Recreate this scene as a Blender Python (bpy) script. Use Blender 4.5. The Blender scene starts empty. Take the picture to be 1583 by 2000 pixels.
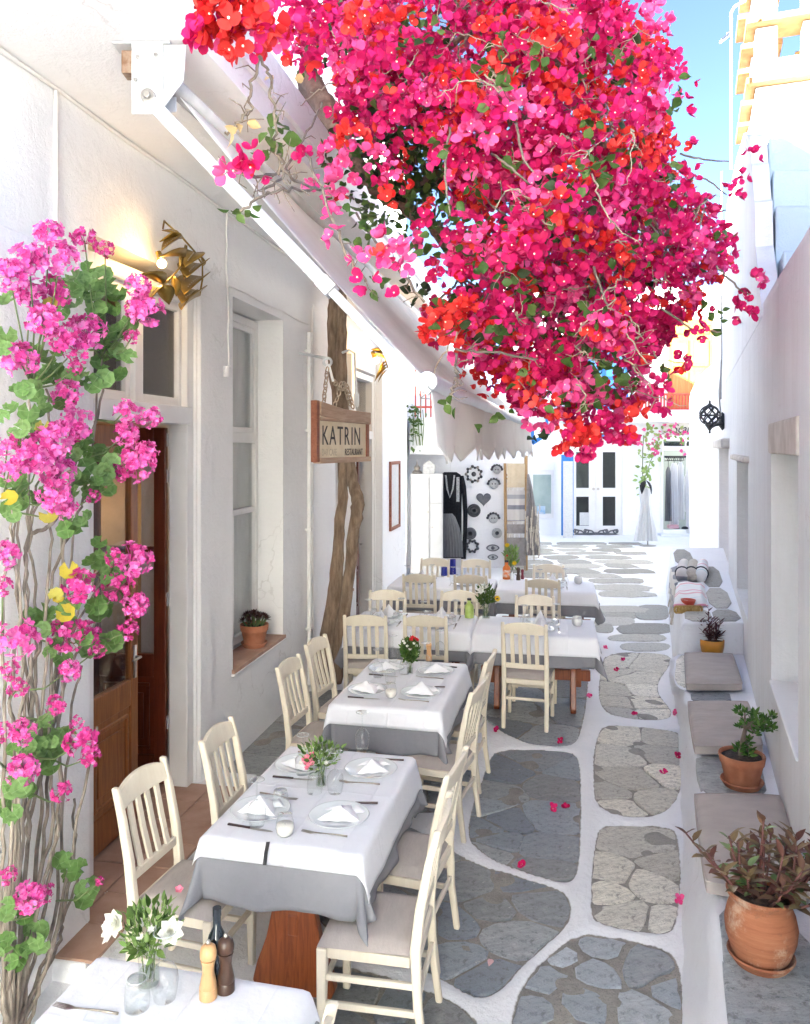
import bpy, bmesh, math, random
import numpy as np
from mathutils import Matrix, Vector
sc = bpy.context.scene
COL = sc.collection
R = math.radians
random.seed(7)
rng = np.random.default_rng(7)

# ------------------------------------------------------------------ camera
F = 1550.0; CX = 791.5; HY = 872.0; CZ = 2.45       # focal length and horizon in photograph pixels, eye height
cam_d = bpy.data.cameras.new('camera'); cam = bpy.data.objects.new('camera', cam_d); COL.objects.link(cam)
cam.location = (0, 0, CZ); cam.rotation_euler = (R(90), 0, 0)
cam_d.sensor_fit = 'HORIZONTAL'; cam_d.sensor_width = 36.0; cam_d.lens = 36.0 * F / 1583.0
cam_d.shift_y = -128.0 / 1583.0; cam_d.clip_start = 0.05; cam_d.clip_end = 600
sc.camera = cam
# ------------------------------------------------------------------ sky, sun, exposure
SUN_DIR = Vector((0.78, 0.50, -0.40)).normalized()     # the way the light travels
world = bpy.data.worlds.new('World'); sc.world = world; world.use_nodes = True
wn = world.node_tree.nodes; wl = world.node_tree.links
sky = wn.new('ShaderNodeTexSky'); sky.sky_type = 'NISHITA'; sky.sun_disc = False
sky.sun_elevation = math.asin(-SUN_DIR.z); sky.sun_rotation = math.atan2(-SUN_DIR.x, -SUN_DIR.y)
sky.air_density = 0.30; sky.dust_density = 0.2; sky.ozone_density = 1.0
wl.new(sky.outputs[0], wn['Background'].inputs[0]); wn['Background'].inputs[1].default_value = 0.05
sun_d = bpy.data.lights.new('sun', 'SUN'); sun_d.energy = 5.0; sun_d.angle = R(0.6); sun_d.color = (1.0, 0.955, 0.82)
sun = bpy.data.objects.new('sun', sun_d); COL.objects.link(sun); sun.location = (-10, -10, 20)
sun.rotation_euler = SUN_DIR.to_track_quat('-Z', 'Y').to_euler()
sc.view_settings.view_transform = 'Standard'; sc.view_settings.look = 'None'
sc.view_settings.exposure = 4.33; sc.view_settings.gamma = 1.0; sc.view_settings.use_curve_mapping = False
sc.cycles.max_bounces = 10; sc.cycles.diffuse_bounces = 6; sc.cycles.glossy_bounces = 4
sc.cycles.transmission_bounces = 8; sc.cycles.transparent_max_bounces = 24
sc.cycles.use_denoising = True
try: sc.cycles.denoiser = 'OPENIMAGEDENOISE'
except Exception: pass
sc.cycles.sample_clamp_indirect = 8.0

# ------------------------------------------------------------------ helpers
def at(px, py, Y): return Vector(((px - CX) / F * Y, Y, CZ - (py - HY) / F * Y))
def gp(px, py, z=0.0):
    Y = (CZ - z) * F / (py - HY); return Vector(((px - CX) / F * Y, Y, z))

class MB:
    def __init__(s, T=None): s.v = []; s.f = []; s.m = []; s.T = T; s.cur = 0
    def add(s, vs, fs, M=None):
        b = len(s.v)
        for p in vs:
            p = Vector(p)
            if M is not None: p = M @ p
            if s.T is not None: p = s.T @ p
            s.v.append(p)
        for f in fs: s.f.append([i + b for i in f]); s.m.append(s.cur)
        return s
    def box(s, x0, x1, y0, y1, z0, z1, M=None):
        vs = [(x, y, z) for z in (z0, z1) for y in (y0, y1) for x in (x0, x1)]
        return s.add(vs, [(0,2,3,1),(4,5,7,6),(0,1,5,4),(2,6,7,3),(0,4,6,2),(1,3,7,5)], M)
    def bar(s, p, q, w, h, up=(0,0,1), w2=None, h2=None):
        p = Vector(p); q = Vector(q); d = (q - p).normalized(); up = Vector(up)
        x = d.cross(up); x = x.normalized() if x.length > 1e-6 else Vector((1,0,0)); y = x.cross(d).normalized()
        w2 = w if w2 is None else w2; h2 = h if h2 is None else h2
        vs = [p + x*w/2*a + y*h/2*b for a, b in ((-1,-1),(1,-1),(1,1),(-1,1))] + [q + x*w2/2*a + y*h2/2*b for a, b in ((-1,-1),(1,-1),(1,1),(-1,1))]
        return s.add(vs, [(3,2,1,0),(4,5,6,7),(0,1,5,4),(1,2,6,5),(2,3,7,6),(3,0,4,7)])
    def tube(s, pts, rads, n=8, cap=True):
        pts = [Vector(p) for p in pts]
        if not hasattr(rads, '__len__'): rads = [rads] * len(pts)
        vs = []; fs = []; ref = None
        for i, p in enumerate(pts):
            d = (pts[min(i+1, len(pts)-1)] - pts[max(i-1, 0)]).normalized()
            if ref is None: ref = d.orthogonal().normalized()
            ref = (ref - d * ref.dot(d)); ref = ref.normalized() if ref.length > 1e-6 else d.orthogonal().normalized()
            b = d.cross(ref)
            for k in range(n):
                a = 2*math.pi*k/n; vs.append(p + (ref*math.cos(a) + b*math.sin(a)) * rads[i])
        for i in range(len(pts)-1):
            for k in range(n):
                k2 = (k+1) % n; fs.append((i*n+k, i*n+k2, (i+1)*n+k2, (i+1)*n+k))
        if cap: fs.append(tuple(range(n))[::-1]); fs.append(tuple((len(pts)-1)*n + k for k in range(n)))
        return s.add(vs, fs)
    def lathe(s, prof, n=24, o=(0,0,0), M=None, wob=None):
        vs = []; fs = []; o = Vector(o)
        for r, z in prof:
            for k in range(n):
                a = 2*math.pi*k/n; rr = r * (1 + (wob(a, z) if wob else 0)); vs.append(o + Vector((rr*math.cos(a), rr*math.sin(a), z)))
        for i in range(len(prof)-1):
            for k in range(n):
                k2 = (k+1) % n; fs.append((i*n+k, i*n+k2, (i+1)*n+k2, (i+1)*n+k))
        if prof[0][0] > 1e-4: fs.append(tuple(range(n))[::-1])
        if prof[-1][0] > 1e-4: fs.append(tuple((len(prof)-1)*n + k for k in range(n)))
        return s.add(vs, fs, M)
    def prism(s, poly, z0, z1, inset=0.0, M=None):
        n = len(poly); c = Vector((sum(p[0] for p in poly)/n, sum(p[1] for p in poly)/n))
        vs = [(p[0], p[1], z0) for p in poly]
        if inset:
            zt = z1 - inset*0.7; vs += [(p[0], p[1], zt) for p in poly]
            for p in poly:
                d = Vector((p[0], p[1])) - c; L = max(d.length, 1e-6); q = c + d * max(0.3, (L - inset)/L); vs.append((q.x, q.y, z1))
            rows = 3
        else:
            vs += [(p[0], p[1], z1) for p in poly]; rows = 2
        fs = [tuple(range(n))[::-1], tuple((rows-1)*n + k for k in range(n))]
        for i in range(rows-1):
            for k in range(n): fs.append((i*n+k, i*n+(k+1) % n, (i+1)*n+(k+1) % n, (i+1)*n+k))
        return s.add(vs, fs, M)
    def sphere(s, c, r, n=12, m=8, sz=1.0):
        prof = [(max(1e-5, r*math.sin(math.pi*i/m)), -r*sz*math.cos(math.pi*i/m)) for i in range(m+1)]
        return s.lathe(prof, n, c)
    def build(s, name, mats, parent=None, smooth=False, bevel=0.0, segs=2, top=False, recalc=True, angle=None):
        mats = mats if isinstance(mats, (list, tuple)) else [mats]
        me = bpy.data.meshes.new(name)
        off = Vector((0,0,0))
        if top and s.v:
            A = np.array([tuple(p) for p in s.v]); lo = A.min(0); hi = A.max(0); off = Vector(((lo[0]+hi[0])/2, (lo[1]+hi[1])/2, lo[2]))
        me.from_pydata([tuple(p - off) for p in s.v], [], s.f)
        for m in mats: me.materials.append(m)
        if len(mats) > 1: me.polygons.foreach_set('material_index', s.m)
        if recalc or bevel:
            bm = bmesh.new(); bm.from_mesh(me)
            if recalc: bmesh.ops.recalc_face_normals(bm, faces=bm.faces)
            if bevel:
                es = [e for e in bm.edges if len(e.link_faces) == 2 and e.calc_face_angle(0) > 0.6]
                bmesh.ops.bevel(bm, geom=es, offset=bevel, segments=segs, profile=0.5, affect='EDGES', clamp_overlap=True)
            bm.to_mesh(me); bm.free()
        if smooth: me.polygons.foreach_set('use_smooth', [True]*len(me.polygons))
        if smooth and angle: me.set_sharp_from_angle(angle=R(angle))
        o = bpy.data.objects.new(name, me); COL.objects.link(o); o.location = off
        if parent is not None: attach(o, parent)
        return o

def attach(o, parent):
    """parent o, whose mesh is written in world space (parent roots unrotated when this is used) """
    o.parent = parent
    if parent.get('_world'): o.matrix_parent_inverse = Matrix.Translation(-Vector(parent['_world']))
def root(name, loc, label, cat, group=None, rz=0, world=False):
    o = bpy.data.objects.new(name, None); COL.objects.link(o); o.location = loc; o.rotation_euler = (0, 0, rz); o.empty_display_size = 0.1
    tag(o, label, cat, group)
    if world: o['_world'] = tuple(loc)
    return o
def tag(o, label, cat, group=None):
    o['label'] = label; o['category'] = cat
    if group: o['group'] = group
    return o
def struct(o): o['kind'] = 'structure'; return o
def stuff(o): o['kind'] = 'stuff'; return o
def link(name, me, parent, M):
    o = bpy.data.objects.new(name, me); COL.objects.link(o); o.parent = parent
    if parent.get('_world'): M = Matrix.Translation(-Vector(parent['_world'])) @ M
    o.matrix_basis = M; return o
def copy_tree(o, parent=None):
    c = o.copy(); COL.objects.link(c)
    if parent is not None: c.parent = parent
    for ch in KIDS.get(o.name, ()): copy_tree(ch, c)
    return c
KIDS = {}
def kids_of(o): 
    KIDS[o.name] = list(o.children)
    for c in o.children: kids_of(c)
def place(proto, loc, rz, label, group=None, sc_=None):
    """first use moves the prototype, later uses copy it with its parts"""
    if proto.get('_used'): c = copy_tree(proto)
    else: kids_of(proto); c = proto; proto['_used'] = 1
    c.location = loc; c.rotation_euler = (0, 0, rz); c['label'] = label
    if group: c['group'] = group
    if sc_: c.scale = (sc_,)*3
    return c

# ------------------------------------------------------------------ materials
def nm(name):
    m = bpy.data.materials.new(name); m.use_nodes = True; nt = m.node_tree
    return m, nt, nt.nodes, nt.links, nt.nodes['Principled BSDF']
def coords(n, l, kind='Object', scale=(1,1,1)):
    tc = n.new('ShaderNodeTexCoord'); mp = n.new('ShaderNodeMapping'); mp.inputs['Scale'].default_value = scale
    l.new(tc.outputs[kind], mp.inputs[0]); return mp.outputs[0]
def noise(n, l, vec, scale, detail=4, rough=0.6, dist=0.0):
    t = n.new('ShaderNodeTexNoise'); t.inputs['Scale'].default_value = scale; t.inputs['Detail'].default_value = detail
    t.inputs['Roughness'].default_value = rough; t.inputs['Distortion'].default_value = dist; l.new(vec, t.inputs['Vector']); return t.outputs['Fac']
def ramp(n, l, fac, stops):
    r = n.new('ShaderNodeValToRGB'); e = r.color_ramp.elements
    while len(e) < len(stops): e.new(0.5)
    for i, (p, c) in enumerate(stops): e[i].position = p; e[i].color = (*c, 1) if len(c) == 3 else c
    l.new(fac, r.inputs[0]); return r.outputs[0]
def bump(n, l, p, fac, strength, dist=0.01):
    b = n.new('ShaderNodeBump'); b.inputs['Strength'].default_value = strength; b.inputs['Distance'].default_value = dist
    l.new(fac, b.inputs['Height']); l.new(b.outputs[0], p.inputs['Normal']); return b
def mix(n, l, fac, a, b, mode='MIX'):
    m = n.new('ShaderNodeMix'); m.data_type = 'RGBA'; m.blend_type = mode
    if isinstance(fac, (int, float)): m.inputs[0].default_value = fac
    else: l.new(fac, m.inputs[0])
    for i, x in ((6, a), (7, b)):
        if isinstance(x, (tuple, list)): m.inputs[i].default_value = (*x, 1)
        else: l.new(x, m.inputs[i])
    return m.outputs[2]
def simple(name, c, rough=0.6, c2=None, scale=8, detail=5, bs=0.0, bscale=None, metal=0.0, stretch=(1,1,1), kind='Object', bd=0.01, lo=0.35, hi=0.65, spec=None, coat=0):
    m, nt, n, l, p = nm(name); p.inputs['Roughness'].default_value = rough; p.inputs['Metallic'].default_value = metal
    if spec is not None: p.inputs['Specular IOR Level'].default_value = spec
    if coat: p.inputs['Coat Weight'].default_value = coat
    v = coords(n, l, kind, stretch)
    if c2: l.new(ramp(n, l, noise(n, l, v, scale, detail), [(lo, c), (hi, c2)]), p.inputs['Base Color'])
    else: p.inputs['Base Color'].default_value = (*c, 1)
    if bs: bump(n, l, p, noise(n, l, v, bscale or scale*2, 6), bs, bd)
    return m
def plaster(name, c, c2, dirt=(0.5, 0.47, 0.42), dirt_amt=0.25, streak=0.0, bs=0.55):
    m, nt, n, l, p = nm(name); p.inputs['Roughness'].default_value = 0.85
    v = coords(n, l, 'Object'); big = noise(n, l, v, 1.3, 6); col = ramp(n, l, big, [(0.3, c), (0.7, c2)])
    d = noise(n, l, coords(n, l, 'Object', (3, 3, 3)), 2.2, 10, 0.72)
    col = mix(n, l, ramp(n, l, d, [(0.60, (0,0,0)), (0.72, (dirt_amt,)*3)]), col, dirt)
    if streak:
        s = noise(n, l, coords(n, l, 'Object', (2.6, 2.6, 0.28)), 2.0, 8, 0.7)
        col = mix(n, l, ramp(n, l, s, [(0.48, (0,0,0)), (0.66, (streak,)*3)]), col, (0.50, 0.46, 0.42))
    br = noise(n, l, coords(n, l, 'Object', (1.2, 1.2, 5)), 6, 8, 0.7, 1.0); col = mix(n, l, ramp(n, l, br, [(0.40, (0.10,)*3), (0.62, (0,0,0))]), col, tuple(x*0.80 for x in c))
    vo = n.new('ShaderNodeTexVoronoi'); vo.feature = 'DISTANCE_TO_EDGE'; vo.inputs['Scale'].default_value = 0.9
    dv = n.new('ShaderNodeVectorMath'); dv.operation = 'MULTIPLY_ADD'; nz3 = n.new('ShaderNodeTexNoise'); nz3.inputs['Scale'].default_value = 3.0; nz3.inputs['Detail'].default_value = 8; l.new(v, nz3.inputs['Vector']); l.new(nz3.outputs['Color'], dv.inputs[0]); dv.inputs[1].default_value = (0.55,)*3; l.new(v, dv.inputs[2]); l.new(dv.outputs[0], vo.inputs['Vector'])
    ck = ramp(n, l, vo.outputs['Distance'], [(0.0, (1,1,1)), (0.006, (0,0,0))]); mk = ramp(n, l, noise(n, l, v, 0.9, 3), [(0.50, (0,0,0)), (0.62, (0.35,)*3)]); cm = mix(n, l, 1.0, ck, mk, 'MULTIPLY'); col = mix(n, l, cm, col, (0.42, 0.39, 0.36))
    l.new(col, p.inputs['Base Color'])
    f1 = noise(n, l, v, 4.5, 12, 0.66, 0.4); f2 = noise(n, l, v, 70, 4)
    a = n.new('ShaderNodeMath'); a.operation = 'MULTIPLY_ADD'; a.inputs[1].default_value = 0.18; l.new(f2, a.inputs[0]); l.new(f1, a.inputs[2])
    bump(n, l, p, a.outputs[0], bs, 0.035); return m
def wood(name, c, c2, rough=0.45, axis='z', sc_=18, bs=0.12):
    st = {'z': (6, 6, 0.5), 'x': (0.5, 6, 6), 'y': (6, 0.5, 6)}[axis]
    m, nt, n, l, p = nm(name); p.inputs['Roughness'].default_value = rough
    v = coords(n, l, 'Object', st); f = noise(n, l, v, sc_/4, 8, 0.65, 1.2)
    w = noise(n, l, coords(n, l), 2.5, 4)
    col = ramp(n, l, f, [(0.3, c), (0.7, c2)]); col = mix(n, l, ramp(n, l, w, [(0.35, (0,0,0)), (0.8, (0.5,)*3)]), col, c)
    oi = n.new('ShaderNodeObjectInfo'); hs = n.new('ShaderNodeHueSaturation'); mr = n.new('ShaderNodeMapRange'); mr.inputs[3].default_value = 0.92; mr.inputs[4].default_value = 1.05; l.new(oi.outputs['Random'], mr.inputs[0]); l.new(mr.outputs[0], hs.inputs['Value']); l.new(col, hs.inputs['Color'])
    wn_ = noise(n, l, coords(n, l), 17, 9, 0.75); col = mix(n, l, ramp(n, l, wn_, [(0.60, (0,0,0)), (0.68, (0.35,)*3)]), hs.outputs[0], tuple(x*0.62 for x in c))
    l.new(col, p.inputs['Base Color']); bump(n, l, p, f, bs, 0.004); return m
def glassy(name, tint=(1,1,1), refl=0.10, rough=0.0, milk=0.0):
    m, nt, n, l, p = nm(name); n.remove(p); out = n['Material Output']
    t = n.new('ShaderNodeBsdfTransparent'); t.inputs[0].default_value = (*tint, 1)
    g = n.new('ShaderNodeBsdfGlossy'); g.inputs['Roughness'].default_value = rough
    lw = n.new('ShaderNodeLayerWeight'); lw.inputs[0].default_value = 0.5; pw = n.new('ShaderNodeMath'); pw.operation = 'POWER'; pw.inputs[1].default_value = 3.2; l.new(lw.outputs['Facing'], pw.inputs[0])
    mr = n.new('ShaderNodeMapRange'); mr.inputs[3].default_value = refl*0.35; mr.inputs[4].default_value = min(1, refl*5); l.new(pw.outputs[0], mr.inputs[0])
    x = n.new('ShaderNodeMixShader'); l.new(mr.outputs[0], x.inputs[0]); l.new(t.outputs[0], x.inputs[1]); l.new(g.outputs[0], x.inputs[2])
    if milk:
        df = n.new('ShaderNodeBsdfDiffuse'); df.inputs[0].default_value = (0.85, 0.85, 0.83, 1)
        y = n.new('ShaderNodeMixShader'); y.inputs[0].default_value = milk; l.new(x.outputs[0], y.inputs[1]); l.new(df.outputs[0], y.inputs[2]); x = y
    l.new(x.outputs[0], out.inputs[0]); return m
def petal(name, c, c2, trans=0.24, rough=0.55, vein=0.0):
    """thin leaf or bract: diffuse + translucent, each island its own tone"""
    m, nt, n, l, p = nm(name); p.inputs['Roughness'].default_value = rough; p.inputs['Specular IOR Level'].default_value = 0.25
    g = n.new('ShaderNodeNewGeometry'); oi = n.new('ShaderNodeObjectInfo')
    ad = n.new('ShaderNodeMath'); ad.operation = 'ADD'; l.new(g.outputs['Random Per Island'], ad.inputs[0]); l.new(oi.outputs['Random'], ad.inputs[1])
    fr = n.new('ShaderNodeMath'); fr.operation = 'FRACT'; l.new(ad.outputs[0], fr.inputs[0])
    col = ramp(n, l, fr.outputs[0], [(0.05, c), (0.95, c2)])
    nz = noise(n, l, coords(n, l), 60, 3); col = mix(n, l, ramp(n, l, nz, [(0.4, (0,0,0)), (0.75, (0.35,)*3)]), col, tuple(x*0.55 for x in c))
    l.new(col, p.inputs['Base Color'])
    tr = n.new('ShaderNodeBsdfTranslucent'); l.new(col, tr.inputs[0]); x = n.new('ShaderNodeMixShader'); x.inputs[0].default_value = trans
    l.new(p.outputs[0], x.inputs[1]); l.new(tr.outputs[0], x.inputs[2]); l.new(x.outputs[0], n['Material Output'].inputs[0]); return m
def emit(name, c, s):
    m, nt, n, l, p = nm(name); p.inputs['Emission Color'].default_value = (*c, 1); p.inputs['Emission Strength'].default_value = s; p.inputs['Base Color'].default_value = (*c, 1); return m
def stripes(name, cols, period, axis=1, rough=0.9):
    m, nt, n, l, p = nm(name); p.inputs['Roughness'].default_value = rough
    tc = n.new('ShaderNodeTexCoord'); sp = n.new('ShaderNodeSeparateXYZ'); l.new(tc.outputs['Object'], sp.inputs[0])
    a = n.new('ShaderNodeMath'); a.operation = 'DIVIDE'; a.inputs[1].default_value = period; l.new(sp.outputs[axis], a.inputs[0])
    f = n.new('ShaderNodeMath'); f.operation = 'FRACT'; l.new(a.outputs[0], f.inputs[0])
    r = n.new('ShaderNodeValToRGB'); r.color_ramp.interpolation = 'CONSTANT'; e = r.color_ramp.elements
    while len(e) < len(cols): e.new(0.5)
    for i, c in enumerate(cols): e[i].position = i/len(cols); e[i].color = (*c, 1)
    l.new(f.outputs[0], r.inputs[0]); l.new(r.outputs[0], p.inputs['Base Color'])
    bump(n, l, p, noise(n, l, tc.outputs['Object'], 60, 3), 0.3, 0.004); return m

M = {}
M['wall'] = plaster('white_plaster', (0.90, 0.895, 0.885), (0.87, 0.862, 0.85), dirt_amt=0.10)
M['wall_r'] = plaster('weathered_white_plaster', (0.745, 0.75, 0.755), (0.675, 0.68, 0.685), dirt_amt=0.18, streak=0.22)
M['white'] = plaster('limewash', (0.90, 0.90, 0.89), (0.86, 0.86, 0.86), dirt_amt=0.06)
M['bench'] = plaster('bench_limewash', (0.85, 0.86, 0.87), (0.80, 0.81, 0.83), dirt_amt=0.25, bs=0.6)
M['paint'] = simple('white_gloss_paint', (0.82, 0.81, 0.79), 0.4, (0.78, 0.76, 0.73), 3, bs=0.06, bscale=30)
M['metal_w'] = simple('white_powder_coat', (0.64, 0.66, 0.665), 0.38, (0.57, 0.58, 0.575), 6, bs=0.04)
M['rust'] = simple('rusty_metal', (0.20, 0.10, 0.05), 0.8, (0.42, 0.32, 0.24), 14, bs=0.3)
M['steel'] = simple('dull_steel', (0.45, 0.43, 0.40), 0.3, metal=1.0)
M['dsteel'] = simple('worn_steel', (0.30, 0.27, 0.23), 0.4, (0.45, 0.40, 0.33), 30, metal=0.8)
M['black'] = simple('black_iron', (0.015, 0.015, 0.017), 0.5, (0.03, 0.03, 0.03), 20)
M['chair'] = wood('cream_painted_wood', (0.72, 0.64, 0.50), (0.78, 0.71, 0.57), 0.42, 'z', 14, 0.05)
M['cushion'] = simple('grey_beige_cushion_cloth', (0.40, 0.355, 0.32), 0.95, (0.46, 0.41, 0.37), 5, bs=0.35, bscale=9, bd=0.02, stretch=(1,2.2,1))
M['door'] = wood('varnished_door_wood', (0.19, 0.055, 0.013), (0.42, 0.155, 0.042), 0.33, 'z', 26, 0.2)
M['door_red'] = wood('dark_red_door_wood', (0.085, 0.014, 0.006), (0.17, 0.036, 0.012), 0.3, 'z', 22, 0.1)
M['trestle'] = wood('red_brown_trestle_wood', (0.14, 0.026, 0.007), (0.40, 0.11, 0.028), 0.33, 'z', 30, 0.35)
M['sign_wood'] = wood('sign_wood', (0.20, 0.055, 0.025), (0.34, 0.13, 0.07), 0.6, 'x', 20, 0.3)
M['sign_top'] = wood('weathered_sign_wood', (0.34, 0.20, 0.13), (0.55, 0.40, 0.29), 0.7, 'x', 20, 0.35)
M['sign_face'] = simple('aged_cream_board', (0.62, 0.50, 0.34), 0.7, (0.74, 0.64, 0.48), 5, bs=0.15, bscale=20)
M['sign_ink'] = simple('black_lettering', (0.02, 0.015, 0.012), 0.6, (0.05, 0.03, 0.02), 30)
M['sign_faded'] = simple('faded_lettering', (0.42, 0.36, 0.27), 0.7, (0.58, 0.48, 0.35), 30)
M['chain'] = simple('pale_chain', (0.55, 0.45, 0.35), 0.5, (0.35, 0.26, 0.18), 60, metal=0.4)
M['cloth_w'] = simple('white_tablecloth', (0.80, 0.81, 0.84), 0.9, (0.76, 0.77, 0.81), 3, bs=0.35, bscale=7, bd=0.03)
M['cloth_g'] = simple('grey_tablecloth', (0.225, 0.225, 0.245), 0.95, (0.265, 0.265, 0.285), 4, bs=0.35, bscale=8, bd=0.03)
M['napkin'] = simple('white_napkin', (0.84, 0.84, 0.85), 0.9, (0.80, 0.80, 0.81), 12, bs=0.3, bscale=25, bd=0.01)
M['plate'] = simple('white_porcelain', (0.74, 0.78, 0.79), 0.12, coat=0.3)
M['glass'] = glassy('clear_glass', (0.97, 0.98, 0.98), 0.16)
M['pane'] = glassy('window_glass', (0.90, 0.91, 0.91), 0.10)
M['pane_mid'] = glassy('transom_glass', (0.62, 0.63, 0.63), 0.10)
M['pane_dark'] = glassy('dark_shop_glass', (0.35, 0.38, 0.38), 0.10)
M['wax'] = simple('candle_wax', (0.82, 0.79, 0.70), 0.5)
M['milk'] = glassy('frosted_glass', (0.9, 0.9, 0.9), 0.1, 0.2, 0.55)
M['terra'] = simple('terracotta', (0.36, 0.125, 0.06), 0.85, (0.47, 0.20, 0.11), 7, bs=0.25, bscale=40, bd=0.004)
M['terra_old'] = simple('weathered_terracotta', (0.29, 0.105, 0.050), 0.9, (0.46, 0.24, 0.14), 5, bs=0.35, bscale=22, bd=0.006, stretch=(1,1,3))
def old_pot(m):
    nt = m.node_tree; n = nt.nodes; l = nt.links; p = n['Principled BSDF']; v = coords(n, l, 'Object', (1, 1, 1)); vz = coords(n, l, 'Object', (0.6, 0.6, 7))
    col = ramp(n, l, noise(n, l, vz, 5, 8, 0.7), [(0.3, (0.20, 0.062, 0.026)), (0.55, (0.30, 0.112, 0.052)), (0.75, (0.37, 0.17, 0.09))])
    col = mix(n, l, ramp(n, l, noise(n, l, v, 7, 10, 0.75), [(0.52, (0,0,0)), (0.66, (0.7,)*3)]), col, (0.52, 0.40, 0.30))
    col = mix(n, l, ramp(n, l, noise(n, l, coords(n, l, 'Object', (1,1,0.8)), 9.7, 10, 0.8), [(0.58, (0,0,0)), (0.70, (0.75,)*3)]), col, (0.10, 0.055, 0.035))
    l.new(col, p.inputs['Base Color'])
old_pot(M['terra_old'])
M['orange_pot'] = simple('orange_glaze', (0.52, 0.21, 0.02), 0.35, (0.60, 0.27, 0.03), 4)
M['soil'] = simple('potting_soil', (0.03, 0.02, 0.014), 0.95, (0.09, 0.06, 0.045), 40, bs=1.0, bscale=50)
M['tile'] = simple('clay_floor_tile', (0.38, 0.22, 0.15), 0.7, (0.47, 0.30, 0.22), 6, bs=0.15)
M['bark'] = simple('bark', (0.145, 0.095, 0.06), 0.95, (0.315, 0.225, 0.155), 7, bs=0.9, bscale=16, bd=0.02, stretch=(3,3,0.6))
M['bark_red'] = simple('reddish_bark', (0.12, 0.065, 0.045), 0.95, (0.25, 0.16, 0.115), 9, bs=0.9, bscale=20, bd=0.02)
M['twig'] = simple('twig', (0.16, 0.12, 0.09), 0.9, (0.28, 0.23, 0.17), 20)
M['stem_g'] = simple('woody_geranium_stem', (0.15, 0.12, 0.095), 0.9, (0.36, 0.31, 0.255), 14, bs=0.5, stretch=(2,2,0.6))
M['green_stem'] = simple('green_stem', (0.10, 0.17, 0.05), 0.7, (0.16, 0.20, 0.08), 20)
M['b_mag'] = petal('magenta_bract', (0.62, 0.009, 0.105), (0.80, 0.028, 0.215))
M['b_pink'] = petal('pink_bract', (0.84, 0.06, 0.26), (0.92, 0.17, 0.40))
M['b_red'] = petal('red_bract', (0.70, 0.014, 0.022), (0.88, 0.075, 0.055))
M['b_deep'] = petal('deep_magenta_bract', (0.44, 0.005, 0.065), (0.66, 0.012, 0.135))
M['b_eye'] = simple('cream_flower_eye', (0.85, 0.80, 0.60), 0.6)
M['b_dry'] = petal('dry_bract', (0.62, 0.42, 0.18), (0.75, 0.58, 0.30))
M['leaf'] = petal('bougainvillea_leaf', (0.05, 0.11, 0.018), (0.12, 0.19, 0.045), 0.3, 0.45)
M['leaf_d'] = petal('dark_leaf', (0.02, 0.035, 0.012), (0.05, 0.075, 0.025), 0.2, 0.45)
M['g_leaf'] = petal('geranium_leaf', (0.115, 0.23, 0.055), (0.21, 0.35, 0.12), 0.25, 0.6)
M['g_yel'] = petal('yellowing_geranium_leaf', (0.50, 0.40, 0.04), (0.46, 0.42, 0.09), 0.3, 0.6)
M['g_pet'] = petal('geranium_petal', (0.86, 0.10, 0.46), (0.95, 0.32, 0.66), 0.3)
M['g_bud'] = petal('geranium_bud', (0.52, 0.03, 0.20), (0.72, 0.07, 0.32), 0.2)
M['herb'] = petal('herb_leaf', (0.17, 0.30, 0.07), (0.32, 0.45, 0.16), 0.3)
M['rose'] = petal('white_petal', (0.84, 0.84, 0.74), (0.88, 0.88, 0.82), 0.3)
M['pink'] = petal('pink_petal', (0.84, 0.20, 0.30), (0.90, 0.40, 0.48), 0.3)
M['redp'] = petal('red_petal', (0.75, 0.03, 0.05), (0.85, 0.08, 0.08), 0.3)
M['yellow'] = petal('yellow_petal', (0.85, 0.55, 0.02), (0.90, 0.66, 0.05), 0.3)
M['succ'] = petal('dark_succulent_leaf', (0.035, 0.012, 0.014), (0.10, 0.04, 0.03), 0.05, 0.4)
M['jade'] = petal('jade_leaf', (0.05, 0.13, 0.02), (0.12, 0.24, 0.05), 0.1, 0.35)
M['kal'] = petal('red_green_leaf', (0.13, 0.05, 0.038), (0.24, 0.18, 0.085), 0.15, 0.4)
M['kal_g'] = petal('green_succulent_leaf', (0.12, 0.22, 0.06), (0.20, 0.28, 0.12), 0.15, 0.4)
M['burg'] = petal('burgundy_leaf', (0.045, 0.008, 0.012), (0.12, 0.03, 0.03), 0.1, 0.4)
M['mill_l'] = wood('pale_mill_wood', (0.55, 0.30, 0.13), (0.66, 0.41, 0.20), 0.35, 'z', 20, 0.03)
M['mill_d'] = wood('dark_mill_wood', (0.045, 0.022, 0.014), (0.085, 0.045, 0.028), 0.3, 'z', 20, 0.03)
M['bottle_d'] = simple('dark_bottle_glass', (0.006, 0.012, 0.02), 0.05, coat=0.5)
M['bottle_g'] = simple('green_label', (0.38, 0.52, 0.10), 0.3, (0.50, 0.62, 0.20), 20)
M['bottle_o'] = simple('orange_label', (0.70, 0.14, 0.02), 0.3, (0.80, 0.24, 0.04), 20)
M['blueglass'] = simple('cobalt_glass', (0.012, 0.02, 0.25), 0.08, coat=0.5)
M['knife_h'] = simple('dark_knife_handle', (0.06, 0.035, 0.03), 0.4)
M['fabric'] = simple('awning_canvas', (0.92, 0.91, 0.88), 0.9, (0.87, 0.85, 0.82), 3, bs=0.12, bscale=7, bd=0.02)
M['gold'] = simple('aged_brass', (0.25, 0.16, 0.035), 0.36, (0.38, 0.26, 0.07), 9, metal=0.85)
M['curtain'] = simple('sheer_curtain', (0.86, 0.85, 0.82), 0.95, (0.90, 0.89, 0.86), 6, stretch=(8,8,0.4), bs=0.3)
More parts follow.
